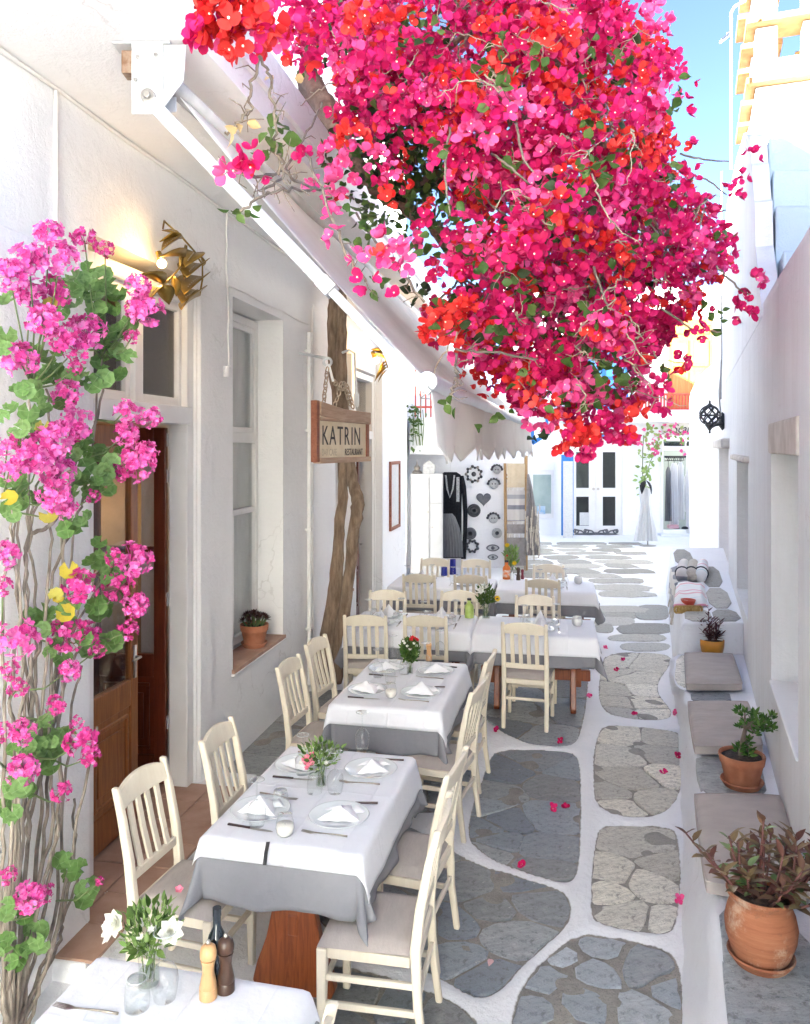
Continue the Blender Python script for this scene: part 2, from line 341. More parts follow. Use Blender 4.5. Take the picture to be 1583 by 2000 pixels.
M['roomdark'] = simple('interior_wall', (0.30, 0.25, 0.20), 0.9, (0.50, 0.44, 0.36), 2.2, bs=0.5, bscale=4)
M['roomwhite'] = simple('interior_paint', (0.62, 0.60, 0.57), 0.9)
M['blue'] = simple('blue_paint', (0.012, 0.16, 0.50), 0.45, (0.02, 0.20, 0.56), 8)
M['blue_dk'] = simple('deep_blue_paint', (0.025, 0.12, 0.48), 0.45, (0.04, 0.16, 0.52), 8)
M['orange'] = wood('orange_painted_wood', (0.44, 0.17, 0.03), (0.56, 0.25, 0.06), 0.5, 'z', 12, 0.05)
M['red'] = simple('red_paint', (0.55, 0.06, 0.03), 0.5, (0.62, 0.10, 0.05), 10)
M['tan'] = simple('sandstone', (0.22, 0.115, 0.04), 0.9, (0.32, 0.19, 0.075), 6, bs=0.4)
M['greydeco'] = simple('grey_enamel', (0.10, 0.105, 0.11), 0.5, (0.15, 0.15, 0.16), 20)
M['deco_b'] = simple('black_glazed_ceramic', (0.03, 0.03, 0.033), 0.35, (0.08, 0.08, 0.08), 14)
M['deco_w'] = simple('white_glazed_ceramic', (0.60, 0.60, 0.58), 0.3, (0.42, 0.42, 0.41), 18)
M['dress_k'] = simple('black_knit', (0.008, 0.008, 0.009), 0.95, (0.02, 0.02, 0.022), 30, bs=0.4, bscale=50)
M['dress_g'] = simple('grey_knit', (0.13, 0.13, 0.135), 0.95, (0.20, 0.20, 0.20), 9, stretch=(6,6,0.5), bs=0.4)
M['dress_w'] = simple('white_linen', (0.76, 0.76, 0.75), 0.95, (0.66, 0.66, 0.66), 7, stretch=(7,7,0.4), bs=0.5)
M['lace'] = simple('grey_embroidery', (0.25, 0.25, 0.25), 0.9, (0.62, 0.62, 0.60), 60)
M['towel'] = stripes('striped_towel', [(0.62,0.58,0.53)]*5 + [(0.25,0.25,0.27)]*2 + [(0.62,0.58,0.53)]*3 + [(0.36,0.35,0.35)]*2, 0.5, 2)
M['towel_t'] = simple('beige_towel', (0.62, 0.50, 0.33), 0.95, (0.68, 0.57, 0.40), 10, bs=0.3)
M['towel_g'] = simple('grey_brown_throw', (0.26, 0.23, 0.215), 0.95, (0.36, 0.33, 0.31), 8, bs=0.5, bscale=40)
M['fringe'] = simple('cream_fringe', (0.60, 0.54, 0.44), 0.95, (0.46, 0.41, 0.34), 30)
M['blanket'] = stripes('striped_blanket', [(0.80,0.79,0.76)]*4 + [(0.72,0.30,0.36)] + [(0.80,0.79,0.76)]*4 + [(0.50,0.66,0.66)] + [(0.80,0.79,0.76)]*3 + [(0.76,0.45,0.45)], 0.7, 1)
M['wicker'] = simple('wicker', (0.35, 0.20, 0.05), 0.8, (0.55, 0.38, 0.14), 30, bs=0.6)
M['rib'] = wood('ladder_wood', (0.40, 0.23, 0.09), (0.52, 0.33, 0.15), 0.6, 'z')
M['paper'] = simple('paper', (0.72, 0.72, 0.70), 0.9, (0.62, 0.62, 0.60), 25)
def translucent(m, amt):
    nt = m.node_tree; n = nt.nodes; l = nt.links; p = n['Principled BSDF']; tr = n.new('ShaderNodeBsdfTranslucent'); x = n.new('ShaderNodeMixShader'); x.inputs[0].default_value = amt
    src = p.inputs['Base Color'].links[0].from_socket; l.new(src, tr.inputs[0]); l.new(p.outputs[0], x.inputs[1]); l.new(tr.outputs[0], x.inputs[2]); l.new(x.outputs[0], n['Material Output'].inputs[0])
def crease(m):
    nt = m.node_tree; n = nt.nodes; l = nt.links; p = n['Principled BSDF']; tc = n.new('ShaderNodeTexCoord'); sp = n.new('ShaderNodeSeparateXYZ'); l.new(tc.outputs['Object'], sp.inputs[0])
    def f(op, a, b):
        q = n.new('ShaderNodeMath'); q.operation = op
        for i, x in enumerate((a, b)):
            if isinstance(x, (int, float)): q.inputs[i].default_value = x
            elif x is not None: l.new(x, q.inputs[i])
        return q.outputs[0]
    tot = None
    for ax, o in ((0, 0.03), (0, 0.27), (0, -0.24), (1, 0.02), (1, 0.30), (1, -0.29)):
        d = f('ABSOLUTE', f('SUBTRACT', sp.outputs[ax], o), None); e = f('POWER', 2.718, f('MULTIPLY', d, -160.0)); e = f('MULTIPLY', e, 1.0 if o in (0.03, 0.02) else 0.6); tot = e if tot is None else f('ADD', tot, e)
    b = n.new('ShaderNodeBump'); b.inputs['Strength'].default_value = 0.5; b.inputs['Distance'].default_value = 0.006; l.new(tot, b.inputs['Height']); old = p.inputs['Normal'].links[0].from_node; l.new(old.outputs[0], b.inputs['Normal']); l.new(b.outputs[0], p.inputs['Normal'])
crease(M['cloth_w'])
def zonal(m):
    nt = m.node_tree; n = nt.nodes; l = nt.links; p = n['Principled BSDF']; tc = n.new('ShaderNodeTexCoord'); mp = n.new('ShaderNodeMapping'); mp.inputs['Location'].default_value = (0, -0.15, 0); l.new(tc.outputs['Object'], mp.inputs[0]); sp = n.new('ShaderNodeSeparateXYZ'); l.new(mp.outputs[0], sp.inputs[0])
    at2 = n.new('ShaderNodeMath'); at2.operation = 'ARCTAN2'; l.new(sp.outputs[0], at2.inputs[0]); l.new(sp.outputs[1], at2.inputs[1]); mu = n.new('ShaderNodeMath'); mu.operation = 'MULTIPLY'; mu.inputs[1].default_value = 4.0; l.new(at2.outputs[0], mu.inputs[0]); co = n.new('ShaderNodeMath'); co.operation = 'COSINE'; l.new(mu.outputs[0], co.inputs[0])
    vl = n.new('ShaderNodeVectorMath'); vl.operation = 'LENGTH'; l.new(mp.outputs[0], vl.inputs[0])
    old = p.inputs['Base Color'].links[0].from_socket
    c1 = mix(n, l, ramp(n, l, vl.outputs['Value'], [(0.40, (0,0,0)), (0.52, (0.45,)*3), (0.66, (0.45,)*3), (0.76, (0,0,0))]), old, (0.07, 0.13, 0.03))
    c2 = mix(n, l, ramp(n, l, co.outputs[0], [(0.955, (0,0,0)), (0.995, (0.55,)*3)]), c1, (0.30, 0.42, 0.20))
    for k in list(old.links):
        if k.to_node not in (c1.node, c2.node): l.new(c2, k.to_socket)
zonal(M['g_leaf'])
translucent(M['fabric'], 0.6); pass
M['bulb'] = emit('warm_bulb', (1.0, 0.72, 0.30), 1.2)
# ================================================================== GROUND: painted street with stone panels
PANELS = {  # outline of each cement panel and a seed for every stone, traced on the photograph and laid on the ground plane
 'p1': ([(975,1462),(1110,1465),(1133,1480),(1131,1600),(1129,1700),(1105,1720),(1040,1702),(985,1685),(935,1655),(918,1635),(922,1590),(942,1530),(958,1480)],
        [(1076,1592),(988,1598),(945,1615),(950,1572),(1066,1655),(1060,1693),(970,1640),(950,1660),(992,1505),(1062,1484),(1108,1500),(1081,1533),(965,1545)], 0.009),
 'p2': ([(1182,1412),(1318,1425),(1331,1440),(1329,1590),(1165,1592),(1161,1500),(1168,1440)],
        [(1208,1475),(1295,1470),(1233,1518),(1292,1562),(1200,1572),(1315,1512),(1212,1432),(1295,1440),(1180,1545)], 0.014),
 'p3': ([(1178,1610),(1308,1614),(1323,1630),(1326,1700),(1319,1800),(1308,1818),(1240,1812),(1168,1797),(1157,1782),(1161,1720),(1167,1630)],
        [(1240,1640),(1192,1700),(1272,1722),(1312,1692),(1182,1738),(1228,1785),(1298,1802)], 0.012),
 'p4': ([(640,1600),(780,1600),(875,1655),(935,1690),(1010,1712),(1095,1735),(1112,1760),(1108,1800),(1080,1822),(1035,1860),(1000,1900),(970,1930),(940,1940),(900,1925),(840,1890),(740,1850),(600,1800)],
        [(915,1725),(1040,1756),(1020,1722),(886,1800),(995,1822),(893,1868),(945,1908),(800,1700),(820,1800),(720,1740),(730,1650),(830,1650),(790,1850),(960,1770)], 0.014),
 'p5': ([(1135,1825),(1200,1830),(1298,1850),(1324,1880),(1331,2000),(1335,2120),(985,2120),(1003,2000),(1015,1940),(1050,1890),(1098,1845)],
        [(1064,1908),(1163,1846),(1160,1888),(1262,1888),(1050,1970),(1140,1960),(1255,1975),(1318,1930),(1100,1860),(1180,2050),(1060,2060),(1290,2070),(1105,2020)], 0.032),
 'p6': ([(500,1890),(660,1880),(840,1935),(898,1962),(935,2000),(945,2120),(500,2120)],
        [(870,1980),(780,1950),(700,1930),(800,2040),(900,2060),(650,2000),(580,1950),(700,2080)], 0.02),
 'p7': ([(955,1405),(1000,1438),(1060,1455),(1115,1453),(1133,1435),(1147,1340),(1152,1285),(900,1270),(880,1330)],
        [(1000,1345),(1095,1335),(1030,1395),(1105,1390),(1060,1432),(960,1305),(1110,1300),(1000,1420),(1045,1310),(930,1360)], 0.014),
 'p8': ([(1185,1274),(1310,1274),(1309,1300),(1290,1320),(1279,1345),(1298,1370),(1316,1392),(1290,1406),(1220,1400),(1182,1387),(1171,1360),(1177,1300)],
        [(1203,1288),(1268,1296),(1192,1313),(1238,1325),(1200,1345),(1255,1345),(1205,1370),(1262,1372),(1200,1390),(1285,1392)], 0.010),
 'p9': ([(470,1400),(640,1330),(840,1400),(900,1440),(930,1480),(900,1560),(840,1590),(640,1560),(430,1580)],
        [(560,1450),(660,1400),(760,1430),(700,1500),(830,1480),(880,1500),(600,1530),(500,1500),(800,1560),(870,1560)], 0.02),
}
def smooth_poly(P, it=2, jit=0.0):
    P = [Vector(p[:2]) for p in P]
    for _ in range(it):
        Q = []
        for i in range(len(P)):
            a, b = P[i], P[(i+1) % len(P)]; Q += [a*0.75 + b*0.25, a*0.25 + b*0.75]
        P = Q
    if jit: P = [p + Vector((random.uniform(-jit, jit), random.uniform(-jit, jit))) for p in P]
    return P
def clip_half(P, m, d):
    out = []
    for i in range(len(P)):
        a, b = P[i], P[(i+1) % len(P)]; da, db = (a-m).dot(d), (b-m).dot(d)
        if da <= 0: out.append(a)
        if (da < 0 < db) or (db < 0 < da): out.append(a + (b-a) * (da/(da-db)))
    return out
def thin(P, dmin):
    out = []
    for p in P:
        if not out or (p - out[-1]).length > dmin: out.append(p)
    return out
def inset_poly(P, g):
    c = sum(P, Vector((0,0))) / len(P)
    return [c + (p-c) * max(0.2, ((p-c).length - g)/max((p-c).length, 1e-6)) for p in P]
def rough_edge(P):
    out = []
    for i in range(len(P)):
        a, b = P[i], P[(i+1) % len(P)]; L = (b-a).length; out.append(a)
        if L > 0.16:
            d = (b-a).normalized(); nn = Vector((-d.y, d.x)); k = int(L/0.11)
            for j in range(1, k): out.append(a.lerp(b, j/k + random.uniform(-.06,.06)/k) + nn*random.uniform(-.012, .012))
    return out
panel_polys = []; stones = []
for key, (out, seeds, gap) in PANELS.items():
    P = [gp(x, y).xy for x, y in out]; P = inset_poly(smooth_poly(P, 2), -0.016); panel_polys.append(P)
    Q = inset_poly(P, gap*0.6); S = [gp(x, y).xy for x, y in seeds]
    for i, s in enumerate(S):
        C = Q
        for j, t in enumerate(S):
            if i == j: continue
            d = (t - s); L = d.length
            if L > 2.2: continue
            d = d.normalized(); C = clip_half(C, s + d*(L/2 - gap*random.uniform(0.3, 0.7)), d)
            if len(C) < 3: break
        if len(C) < 3: continue
        C = smooth_poly(rough_edge(thin(C, 0.02)), 1, 0.005 if gap < 0.03 else 0.010); C = thin(C, 0.03)
        if len(C) >= 4: stones.append((C, key))
# farther on the joints are painted white right up to the stones: rounded slabs set in white
far_stones = []
row_px = [ [(1213,1197,70,26),(1275,1197,70,30)], [(1200,1214,80,17)], [(1180,1228,38,18),(1260,1228,110,22)], [(1245,1247,115,14)], [(1262,1264,100,16)] ]
for row in row_px:
    for cx, cy, w, h in row:
        n = 14; P = []
        for k in range(n):
            a = 2*math.pi*k/n; ca, sa = math.cos(a), math.sin(a)
            P.append(gp(cx + w/2*math.copysign(abs(ca)**0.55, ca) + random.uniform(-2,2), cy + h/2*math.copysign(abs(sa)**0.7, sa) + random.uniform(-.6,.6)).xy)
        far_stones.append(P)
rs = random.Random(3)
def right_edge(Y): return 0.318*Y + 0.10
y = 11.9; k = 0
while y < 20.3:
    dy = 0.62 + rs.uniform(-0.08, 0.1)
    x = (0.235*y if y < 14.5 else 0.15*y - 0.2) + rs.uniform(-0.2, 0.2)
    while x < right_edge(y) - 0.35:
        w = rs.uniform(0.6, 1.3); cxx = x + w/2
        if cxx + w/2 < right_edge(y) + 0.1:
            n = 12; P = []
            for q in range(n):
                a = 2*math.pi*q/n; rr = 1 + rs.uniform(-0.12, 0.12)
                ca, sa = math.cos(a), math.sin(a)
                P.append(Vector((cxx + w*0.50*rr*math.copysign(abs(ca)**0.62, ca), y + dy*0.47*rr*math.copysign(abs(sa)**0.65, sa) + rs.uniform(-.03,.03))))
            far_stones.append(P)
        x += w + rs.uniform(0.04, 0.14)
    y += dy
# --- the sheet of the street: height field with the painted raised borders, cement inside the panels
def sdist(px, py, P):
    A = np.array([tuple(p) for p in P]); B = np.roll(A, -1, 0); d = np.full(px.shape, 1e9); ins = np.zeros(px.shape, bool)
    for (ax, ay), (bx, by) in zip(A, B):
        ex, ey = bx-ax, by-ay; t = np.clip(((px-ax)*ex + (py-ay)*ey)/(ex*ex+ey*ey+1e-12), 0, 1)
        d = np.minimum(d, np.hypot(px-ax-t*ex, py-ay-t*ey))
        c = ((ay > py) != (by > py)) & (px < ex*(py-ay)/(ey if abs(ey) > 1e-12 else 1e-12) + ax); ins ^= c
    return np.where(ins, -d, d)
xs = np.concatenate([np.arange(-2.6, 3.2, 0.026), np.arange(3.2, 9.4, 0.12)])
ys = np.concatenate([np.arange(0.4, 2.6, 0.12), np.arange(2.6, 8.6, 0.026), np.arange(8.6, 25, 0.10)])
GX, GY = np.meshgrid(xs, ys); SD = np.full(GX.shape, 9.0)
for P in panel_polys:
    A = np.array([tuple(p) for p in P]); lo = A.min(0) - 0.3; hi = A.max(0) + 0.3
    m = (GX > lo[0]) & (GX < hi[0]) & (GY > lo[1]) & (GY < hi[1]); SD[m] = np.minimum(SD[m], sdist(GX[m], GY[m], P))
wob = (np.sin(GX*7.1 + 1.3*np.sin(GY*3.3)) * np.sin(GY*6.3 + 1.7*np.sin(GX*2.9)) + 0.6*np.sin(GX*19+GY*7) * np.sin(GY*17-GX*5)) * 0.0042
edge = np.clip((SD + 0.004)/0.028, 0, 1); edge = edge*edge*(3-2*edge)
dome = np.clip(SD/0.09, 0, 1)
GZ = -0.016 + edge*0.014 + np.where(SD < 5, dome*0.005, 0.003) + wob + np.where(SD < 0, wob*0.8, 0)
nr, nc = GX.shape; co = np.stack([GX, GY, GZ], -1).reshape(-1, 3)
idx = np.arange(nr*nc).reshape(nr, nc); q = np.stack([idx[:-1,:-1], idx[:-1,1:], idx[1:,1:], idx[1:,:-1]], -1).reshape(-1, 4)
me = bpy.data.meshes.new('street'); me.vertices.add(len(co)); me.vertices.foreach_set('co', co.ravel())
me.loops.add(q.size); me.loops.foreach_set('vertex_index', q.ravel()); me.polygons.add(len(q))
me.polygons.foreach_set('loop_start', np.arange(len(q))*4); me.polygons.foreach_set('loop_total', np.full(len(q), 4))
me.update(calc_edges=True); me.polygons.foreach_set('use_smooth', [True]*len(q))
at_ = me.attributes.new('panel_distance', 'FLOAT', 'POINT'); at_.data.foreach_set('value', SD.ravel().astype(np.float32))
m, nt, n, l, p = nm('painted_street'); p.inputs['Roughness'].default_value = 0.8
a = n.new('ShaderNodeAttribute'); a.attribute_name = 'panel_distance'
v = coords(n, l); nz = noise(n, l, v, 22, 5)
ad = n.new('ShaderNodeMath'); ad.operation = 'MULTIPLY_ADD'; ad.inputs[1].default_value = 0.022; l.new(nz, ad.inputs[0]); l.new(a.outputs['Fac'], ad.inputs[2])
fac = ramp(n, l, ad.outputs[0], [(0.0085, (0,0,0)), (0.0125, (1,1,1))])
cem = ramp(n, l, noise(n, l, v, 5, 8, 0.7), [(0.3, (0.20, 0.19, 0.165)), (0.5, (0.31, 0.29, 0.25)), (0.72, (0.40, 0.37, 0.31))])
spk = noise(n, l, v, 120, 3); cem = mix(n, l, ramp(n, l, spk, [(0.55, (0,0,0)), (0.65, (0.6,)*3)]), cem, (0.12, 0.115, 0.10))
wht = ramp(n, l, noise(n, l, v, 3, 8, 0.7), [(0.3, (0.84, 0.845, 0.85)), (0.62, (0.90, 0.90, 0.90))])
wht = mix(n, l, ramp(n, l, noise(n, l, v, 9, 9, 0.75), [(0.60, (0,0,0)), (0.74, (0.40,)*3)]), wht, (0.48, 0.47, 0.45))
l.new(mix(n, l, fac, cem, wht), p.inputs['Base Color']); bump(n, l, p, noise(n, l, v, 24, 10, 0.7), 0.8, 0.02)
me.materials.append(m); street = bpy.data.objects.new('street', me); COL.objects.link(street); struct(street)
# --- stones
def stone_mat(name, cs, vein=0.0, rough=0.5):
    m, nt, n, l, p = nm(name)
    v = coords(n, l); f = noise(n, l, coords(n, l, 'Object', (1, 2.4, 1)), 3.6, 12, 0.72, 1.6)
    col = ramp(n, l, f, [(0.28, cs[0]), (0.5, cs[1]), (0.72, cs[2])])
    oi = n.new('ShaderNodeObjectInfo'); col = mix(n, l, ramp(n, l, oi.outputs['Random'], [(0.0, (0.0,)*3), (0.55, (0.15,)*3), (1.0, (0.75,)*3)]), col, cs[3])
    hs = n.new('ShaderNodeHueSaturation'); sb_ = n.new('ShaderNodeMapRange'); sb_.inputs[3].default_value = 0.70; sb_.inputs[4].default_value = 1.32
    rf = n.new('ShaderNodeMath'); rf.operation = 'MULTIPLY'; rf.inputs[1].default_value = 7.31; l.new(oi.outputs['Random'], rf.inputs[0]); rg = n.new('ShaderNodeMath'); rg.operation = 'FRACT'; l.new(rf.outputs[0], rg.inputs[0]); l.new(rg.outputs[0], sb_.inputs[0]); l.new(sb_.outputs[0], hs.inputs['Value']); l.new(col, hs.inputs['Color']); col = hs.outputs[0]
    fl = noise(n, l, v, 26, 9, 0.72); col = mix(n, l, ramp(n, l, fl, [(0.52, (0,0,0)), (0.64, (0.7,)*3)]), col, tuple(x*0.42 for x in cs[0]))
    if vein:
        w = noise(n, l, coords(n, l, 'Object', (1, 2.6, 1)), 5.0, 14, 0.78, 2.2)
        col = mix(n, l, ramp(n, l, w, [(0.49, (0,0,0)), (0.505, (vein,)*3), (0.52, (0,0,0))]), col, (0.10, 0.09, 0.075))
    ws = noise(n, l, v, 13, 10, 0.8); col = mix(n, l, ramp(n, l, ws, [(0.60, (0,0,0)), (0.66, (0.75,)*3)]), col, (0.66, 0.66, 0.64))
    l.new(col, p.inputs['Base Color']); l.new(ramp(n, l, f, [(0.3, (rough-0.12,)*3), (0.7, (rough+0.22,)*3)]), p.inputs['Roughness'])
    bump(n, l, p, noise(n, l, coords(n, l, 'Object', (1, 1.5, 1)), 9, 12, 0.76), 0.85, 0.03); return m
M['slate'] = stone_mat('blue_grey_slate', [(0.16, 0.17, 0.165), (0.32, 0.33, 0.32), (0.52, 0.52, 0.49), (0.23, 0.29, 0.36)], 0.5, 0.36)
M['lime'] = stone_mat('pale_limestone', [(0.52, 0.48, 0.39), (0.78, 0.74, 0.62), (0.88, 0.85, 0.75), (0.70, 0.69, 0.64)], 0.9, 0.6)
M['pslate'] = stone_mat('pale_blue_slate', [(0.26, 0.29, 0.31), (0.44, 0.47, 0.49), (0.62, 0.64, 0.63), (0.36, 0.41, 0.46)], 0.5, 0.4)
M['farst'] = stone_mat('sandy_grey_stone', [(0.34, 0.33, 0.29), (0.46, 0.445, 0.39), (0.54, 0.52, 0.465), (0.42, 0.42, 0.39)], 0.3, 0.7)
def add_stone(P, mat, z1, inset):
    if abs(sum(P[i].x*P[(i+1)%len(P)].y - P[(i+1)%len(P)].x*P[i].y for i in range(len(P)))) < 0.004: return
    c = sum(P, Vector((0,0)))/len(P); b = MB(); b.prism([(p.x-c.x, p.y-c.y) for p in P], -0.03, 0.0, inset)
    o = b.build('paving_stone', mat, smooth=False); o.parent = street; o.location = (c.x, c.y, z1); o.rotation_euler = (random.uniform(-.004,.004), random.uniform(-.004,.004), 0)
for C, key in stones: add_stone(C, M['lime'] if key in ('p2', 'p3', 'p8') else (M['pslate'] if key == 'p5' else M['slate']), random.uniform(-0.011, -0.006), 0.007)
for P in far_stones: add_stone(P, M['farst'], random.uniform(0.006, 0.011), 0.012)
# --- the ground beyond, out to the horizon
g = MB(); g.box(-300, 300, -300, 300, -0.4, -0.06); struct(g.build('ground', M['white']))
# ================================================================== LEFT: restaurant building
EL = Vector((0.187, 1, 0)).normalized(); NL = Vector((EL.y, -EL.x, 0)); OL = Vector((-2.497, 0, 0))
TL = Matrix(((EL.x, NL.x, 0, OL.x), (EL.y, NL.y, 0, OL.y), (0, 0, 1, 0), (0, 0, 0, 1)))
def LY(px, d=0.0): return (2.497 - 1.0173*d) / (0.187 - (px-CX)/F)
def LA(px, d=0.0):
    Y = LY(px, d); X = (px-CX)/F*Y; return (Vector((X, Y, 0)) - OL).dot(EL)
def LP(px, py, d=0.0): return at(px, py, LY(px, d))
def lp(a, d, z): return TL @ Vector((a, d, z))
bl = root('restaurant_building', (-2.5, 6, 0), 'long white plastered restaurant building with deep flat eaves on the left of the alley', 'building', world=True)
A_END = 13.7; A_ST = -7.5
a1, a2 = LA(172), LA(384); w1, w2 = LA(455), LA(553); w3, w4 = 9.25, 10.0; d1, d2 = 10.22, 11.3
b = MB(TL)
segs = [(A_ST, a1), (a2, w1), (w2, w3), (w4, d1), (d2, A_END)]
for x0, x1 in segs: b.box(x0, x1, -0.42, 0, -0.05, 4.25)
for x0, x1, zt, zb in ((a1, a2, 3.60, None), (w1, w2, 3.62, 0.68), (w3, w4, 3.60, 0.66), (d1, d2, 3.45, None)):
    b.box(x0, x1, -0.42, -0.0, zt, 4.25)
    if zb: b.box(x0, x1, -0.42, -0.0, -0.05, zb)
b.box(A_ST, A_END, -6.3, -6.0, -0.05, 4.25); b.box(A_ST, A_ST+0.3, -6, -0.42, -0.05, 4.25); b.box(A_END-0.3, A_END, -6, -0.42, -0.05, 4.25)
b.build('wall', M['wall'], bl)
b = MB(TL); b.box(A_ST, LA(178, 0.2), 0.003, 0.2, -0.05, 3.38); b.build('wall', M['wall'], bl, bevel=0.015)['label'] = 'thicker white wall behind the geranium'
b = MB(TL); b.box(A_ST-0.2, A_END+0.1, -6.3, 0.90, 4.25, 4.60); b.box(A_ST-0.2, A_END+0.12, 0.90, 0.93, 4.40, 4.62); b.build('roof_slab', M['wall'], bl)
b = MB(TL); b.box(A_ST, 11.2, -6.2, -0.12, 4.60, 8.0); b.build('shade_storey', M['wall'], bl)  # storey hidden from view, added to keep the alley in shade
# second raised face on the pilaster between door and window, slim trim lines under the eaves
b = MB(TL); b.box(a2+0.003, a2+0.20, 0.0, 0.03, 0.0, 3.52); b.build('pilaster', M['wall'], bl, bevel=0.008)
b = MB(TL); b.box(11.34, 11.60, 0.0, 0.10, 0.0, 4.24); b.build('pilaster', M['wall'], bl, bevel=0.012)
cable = MB(TL)
cable.tube([(x, 0.012, 4.235+0.006*math.sin(x*5)) for x in np.linspace(-0.5, 11.4, 40)], 0.011, 6)
cable.tube([(LA(440, 0)+0.01*math.sin(i*2.1), 0.012, z) for i, z in enumerate(np.linspace(3.66, 4.23, 8))], 0.008, 6)
cable.tube([(x, 0.012, 3.685+0.006*math.sin(x*7)) for x in np.linspace(LA(440), LA(600), 14)], 0.008, 6)
cable.tube([(LA(443)+0.012*math.sin(i*1.7), 0.014, z) for i, z in enumerate(np.linspace(3.05, 3.68, 8))], 0.008, 6)
cable.box(LA(440)-0.03, LA(440)+0.05, 0, 0.03, 2.98, 3.06)
cable.tube([(LA(106), 0.010, z) for z in np.linspace(3.4, 4.23, 5)], 0.012, 6)
cable.build('cable', M['paint'], bl, smooth=True)
pp = MB(TL); pp.tube([(LA(598), 0.035, z) for z in (0.05, 1.2, 2.5, 3.6)], 0.022, 10); pp.tube([(LA(606), 0.028, z) for z in (0.05, 1.2, 2.5, 3.9)], 0.012, 8)
for z in (0.6, 1.6, 2.6, 3.4): pp.box(LA(598)-0.035, LA(598)+0.035, 0, 0.062, z, z+0.025)
pp.build('drainpipe', M['paint'], bl, smooth=False)
# floor and step of clay tiles in front of the door
st = MB(TL); st.box(LA(165, 0.2)-0.25, a2+0.22, -0.05, 0.36, -0.05, 0.095); stp = st.build('doorstep', M['white'], bl, bevel=0.01)
tl_ = MB(); tw = 0.268
for i in range(8):
    for j in range(3):
        x0 = LA(165, 0.2) - 0.24 + i*tw; y0 = -0.40 + j*tw - (0.0)
        if x0 + tw > a2 + 0.22: continue
        t = MB(TL); t.box(x0+0.004, x0+tw-0.004, y0+0.004, y0+tw-0.004, 0.09, 0.106+random.uniform(-.001,.001)); t.build('tile', M['tile'], stp, bevel=0.003)
# ---- door: white frame, transom, two brown leaves
fr = MB(TL); zt = 3.52
for x0, x1 in ((a1, a1+0.09), (a2-0.10, a2)): fr.box(x0, x1, -0.16, -0.02, 0.10, zt)
fr.box(a1+0.09, a2-0.10, -0.16, -0.02, zt-0.09, zt); fr.box(a1+0.09, a2-0.10, -0.18, 0.02, 2.60, 2.72)
xm = LA(252, -0.1)
fr.box(xm-0.05, xm+0.05, -0.155, -0.03, 2.72, zt-0.09)
for x0, x1 in ((a1+0.09, xm-0.05), (xm+0.05, a2-0.10)):
    for q0, q1, r0, r1 in ((x0, x0+0.05, 2.72, zt-0.09), (x1-0.05, x1, 2.72, zt-0.09), (x0+0.05, x1-0.05, 2.72, 2.78), (x0+0.05, x1-0.05, zt-0.15, zt-0.09)):
        fr.box(q0, q1, -0.13, -0.06, r0, r1)
# ribbed jamb mouldings on the far side
for i, x in enumerate((0.0, 0.035, 0.07)): fr.box(a2+0.001+x, a2+0.026+x, -0.03, 0.012+0.006*i, 0.1, zt-0.1) if False else None
dfr = fr.build('door_frame', M['paint'], bl, bevel=0.008)
pn = MB(TL)
for x0, x1 in ((a1+0.14, xm-0.10), (xm+0.10, a2-0.15)): pn.box(x0, x1, -0.098, -0.092, 2.78, zt-0.15)
pn.build('pane', M['pane_mid'], dfr)
def leaf(width, name_parent, T, mat, label=None):
    """wooden door leaf in its own frame: x along the leaf, y depth, z up"""
    z0, z1 = 0.125, 2.58; s = 0.085
    b = MB(T); b.box(0, s, -0.022, 0.022, z0, z1); b.box(width-s, width, -0.022, 0.022, z0, z1)
    for za, zb in ((z0, z0+0.20), (0.86, 1.02), (1.72, 1.76), (z1-0.13, z1)): b.box(s, width-s, -0.0215, 0.0215, za, zb)
    d = b.build('door', mat, bl, bevel=0.006)
    if label: d['label'] = label
    q = MB(T); q.box(s+0.001, width-s-0.001, -0.009, 0.009, z0+0.2, 0.86)
    for k, yy in enumerate((0.026,)):
        for m_, (x0, x1, za, zb) in enumerate(((s+.03, width-s-.03, z0+.24, z0+.26), (s+.03, width-s-.03, .80, .82), (s+.03, s+.05, z0+.26, .80), (width-s-.05, width-s-.03, z0+.26, .80))):
            q.box(x0, x1, -yy, yy, za, zb)
    q.box(s+0.075, width-s-0.075, -0.020, 0.020, z0+0.31, 0.75)
    q.build('door_panel', mat, d, bevel=0.004)
    g_ = MB(T)
    for za, zb in ((1.02, 1.72), (1.76, z1-0.13)): g_.box(s+0.001, width-s-0.001, -0.003, 0.003, za, zb)
    g_.build('pane', M['pane'], d)
    k = MB(T); k.box(width-0.06, width-0.03, 0.022, 0.03, 1.02, 1.22); k.tube([(width-0.045, 0.03, 1.15), (width-0.045, 0.065, 1.15), (width-0.14, 0.068, 1.15)], 0.008, 8)
    k.build('handle', M['steel'], d, smooth=True)
wl_ = LA(262, -0.12) - (a1+0.09)
leaf(wl_, 'door', TL @ Matrix.Translation((a1+0.092, -0.115, 0)), M['door'], 'closed brown door leaf with glass over a moulded panel')
hinge = Vector(lp(a2-0.105, -0.17, 0))
leaf(0.56, 'door', Matrix.Translation(hinge + Vector((0.0, 0, 0))) @ Matrix.Rotation(R(180-4), 4, 'Z'), M['door_red'], 'open dark red door leaf swung into the room')
# hinges and lock plates at the open jamb
hg = MB(TL)
for z in (0.5, 1.35, 2.2, 2.45): hg.box(a2-0.106, a2-0.098, -0.19, -0.16, z, z+0.09)
hg.build('hinge', M['metal_w'], dfr)
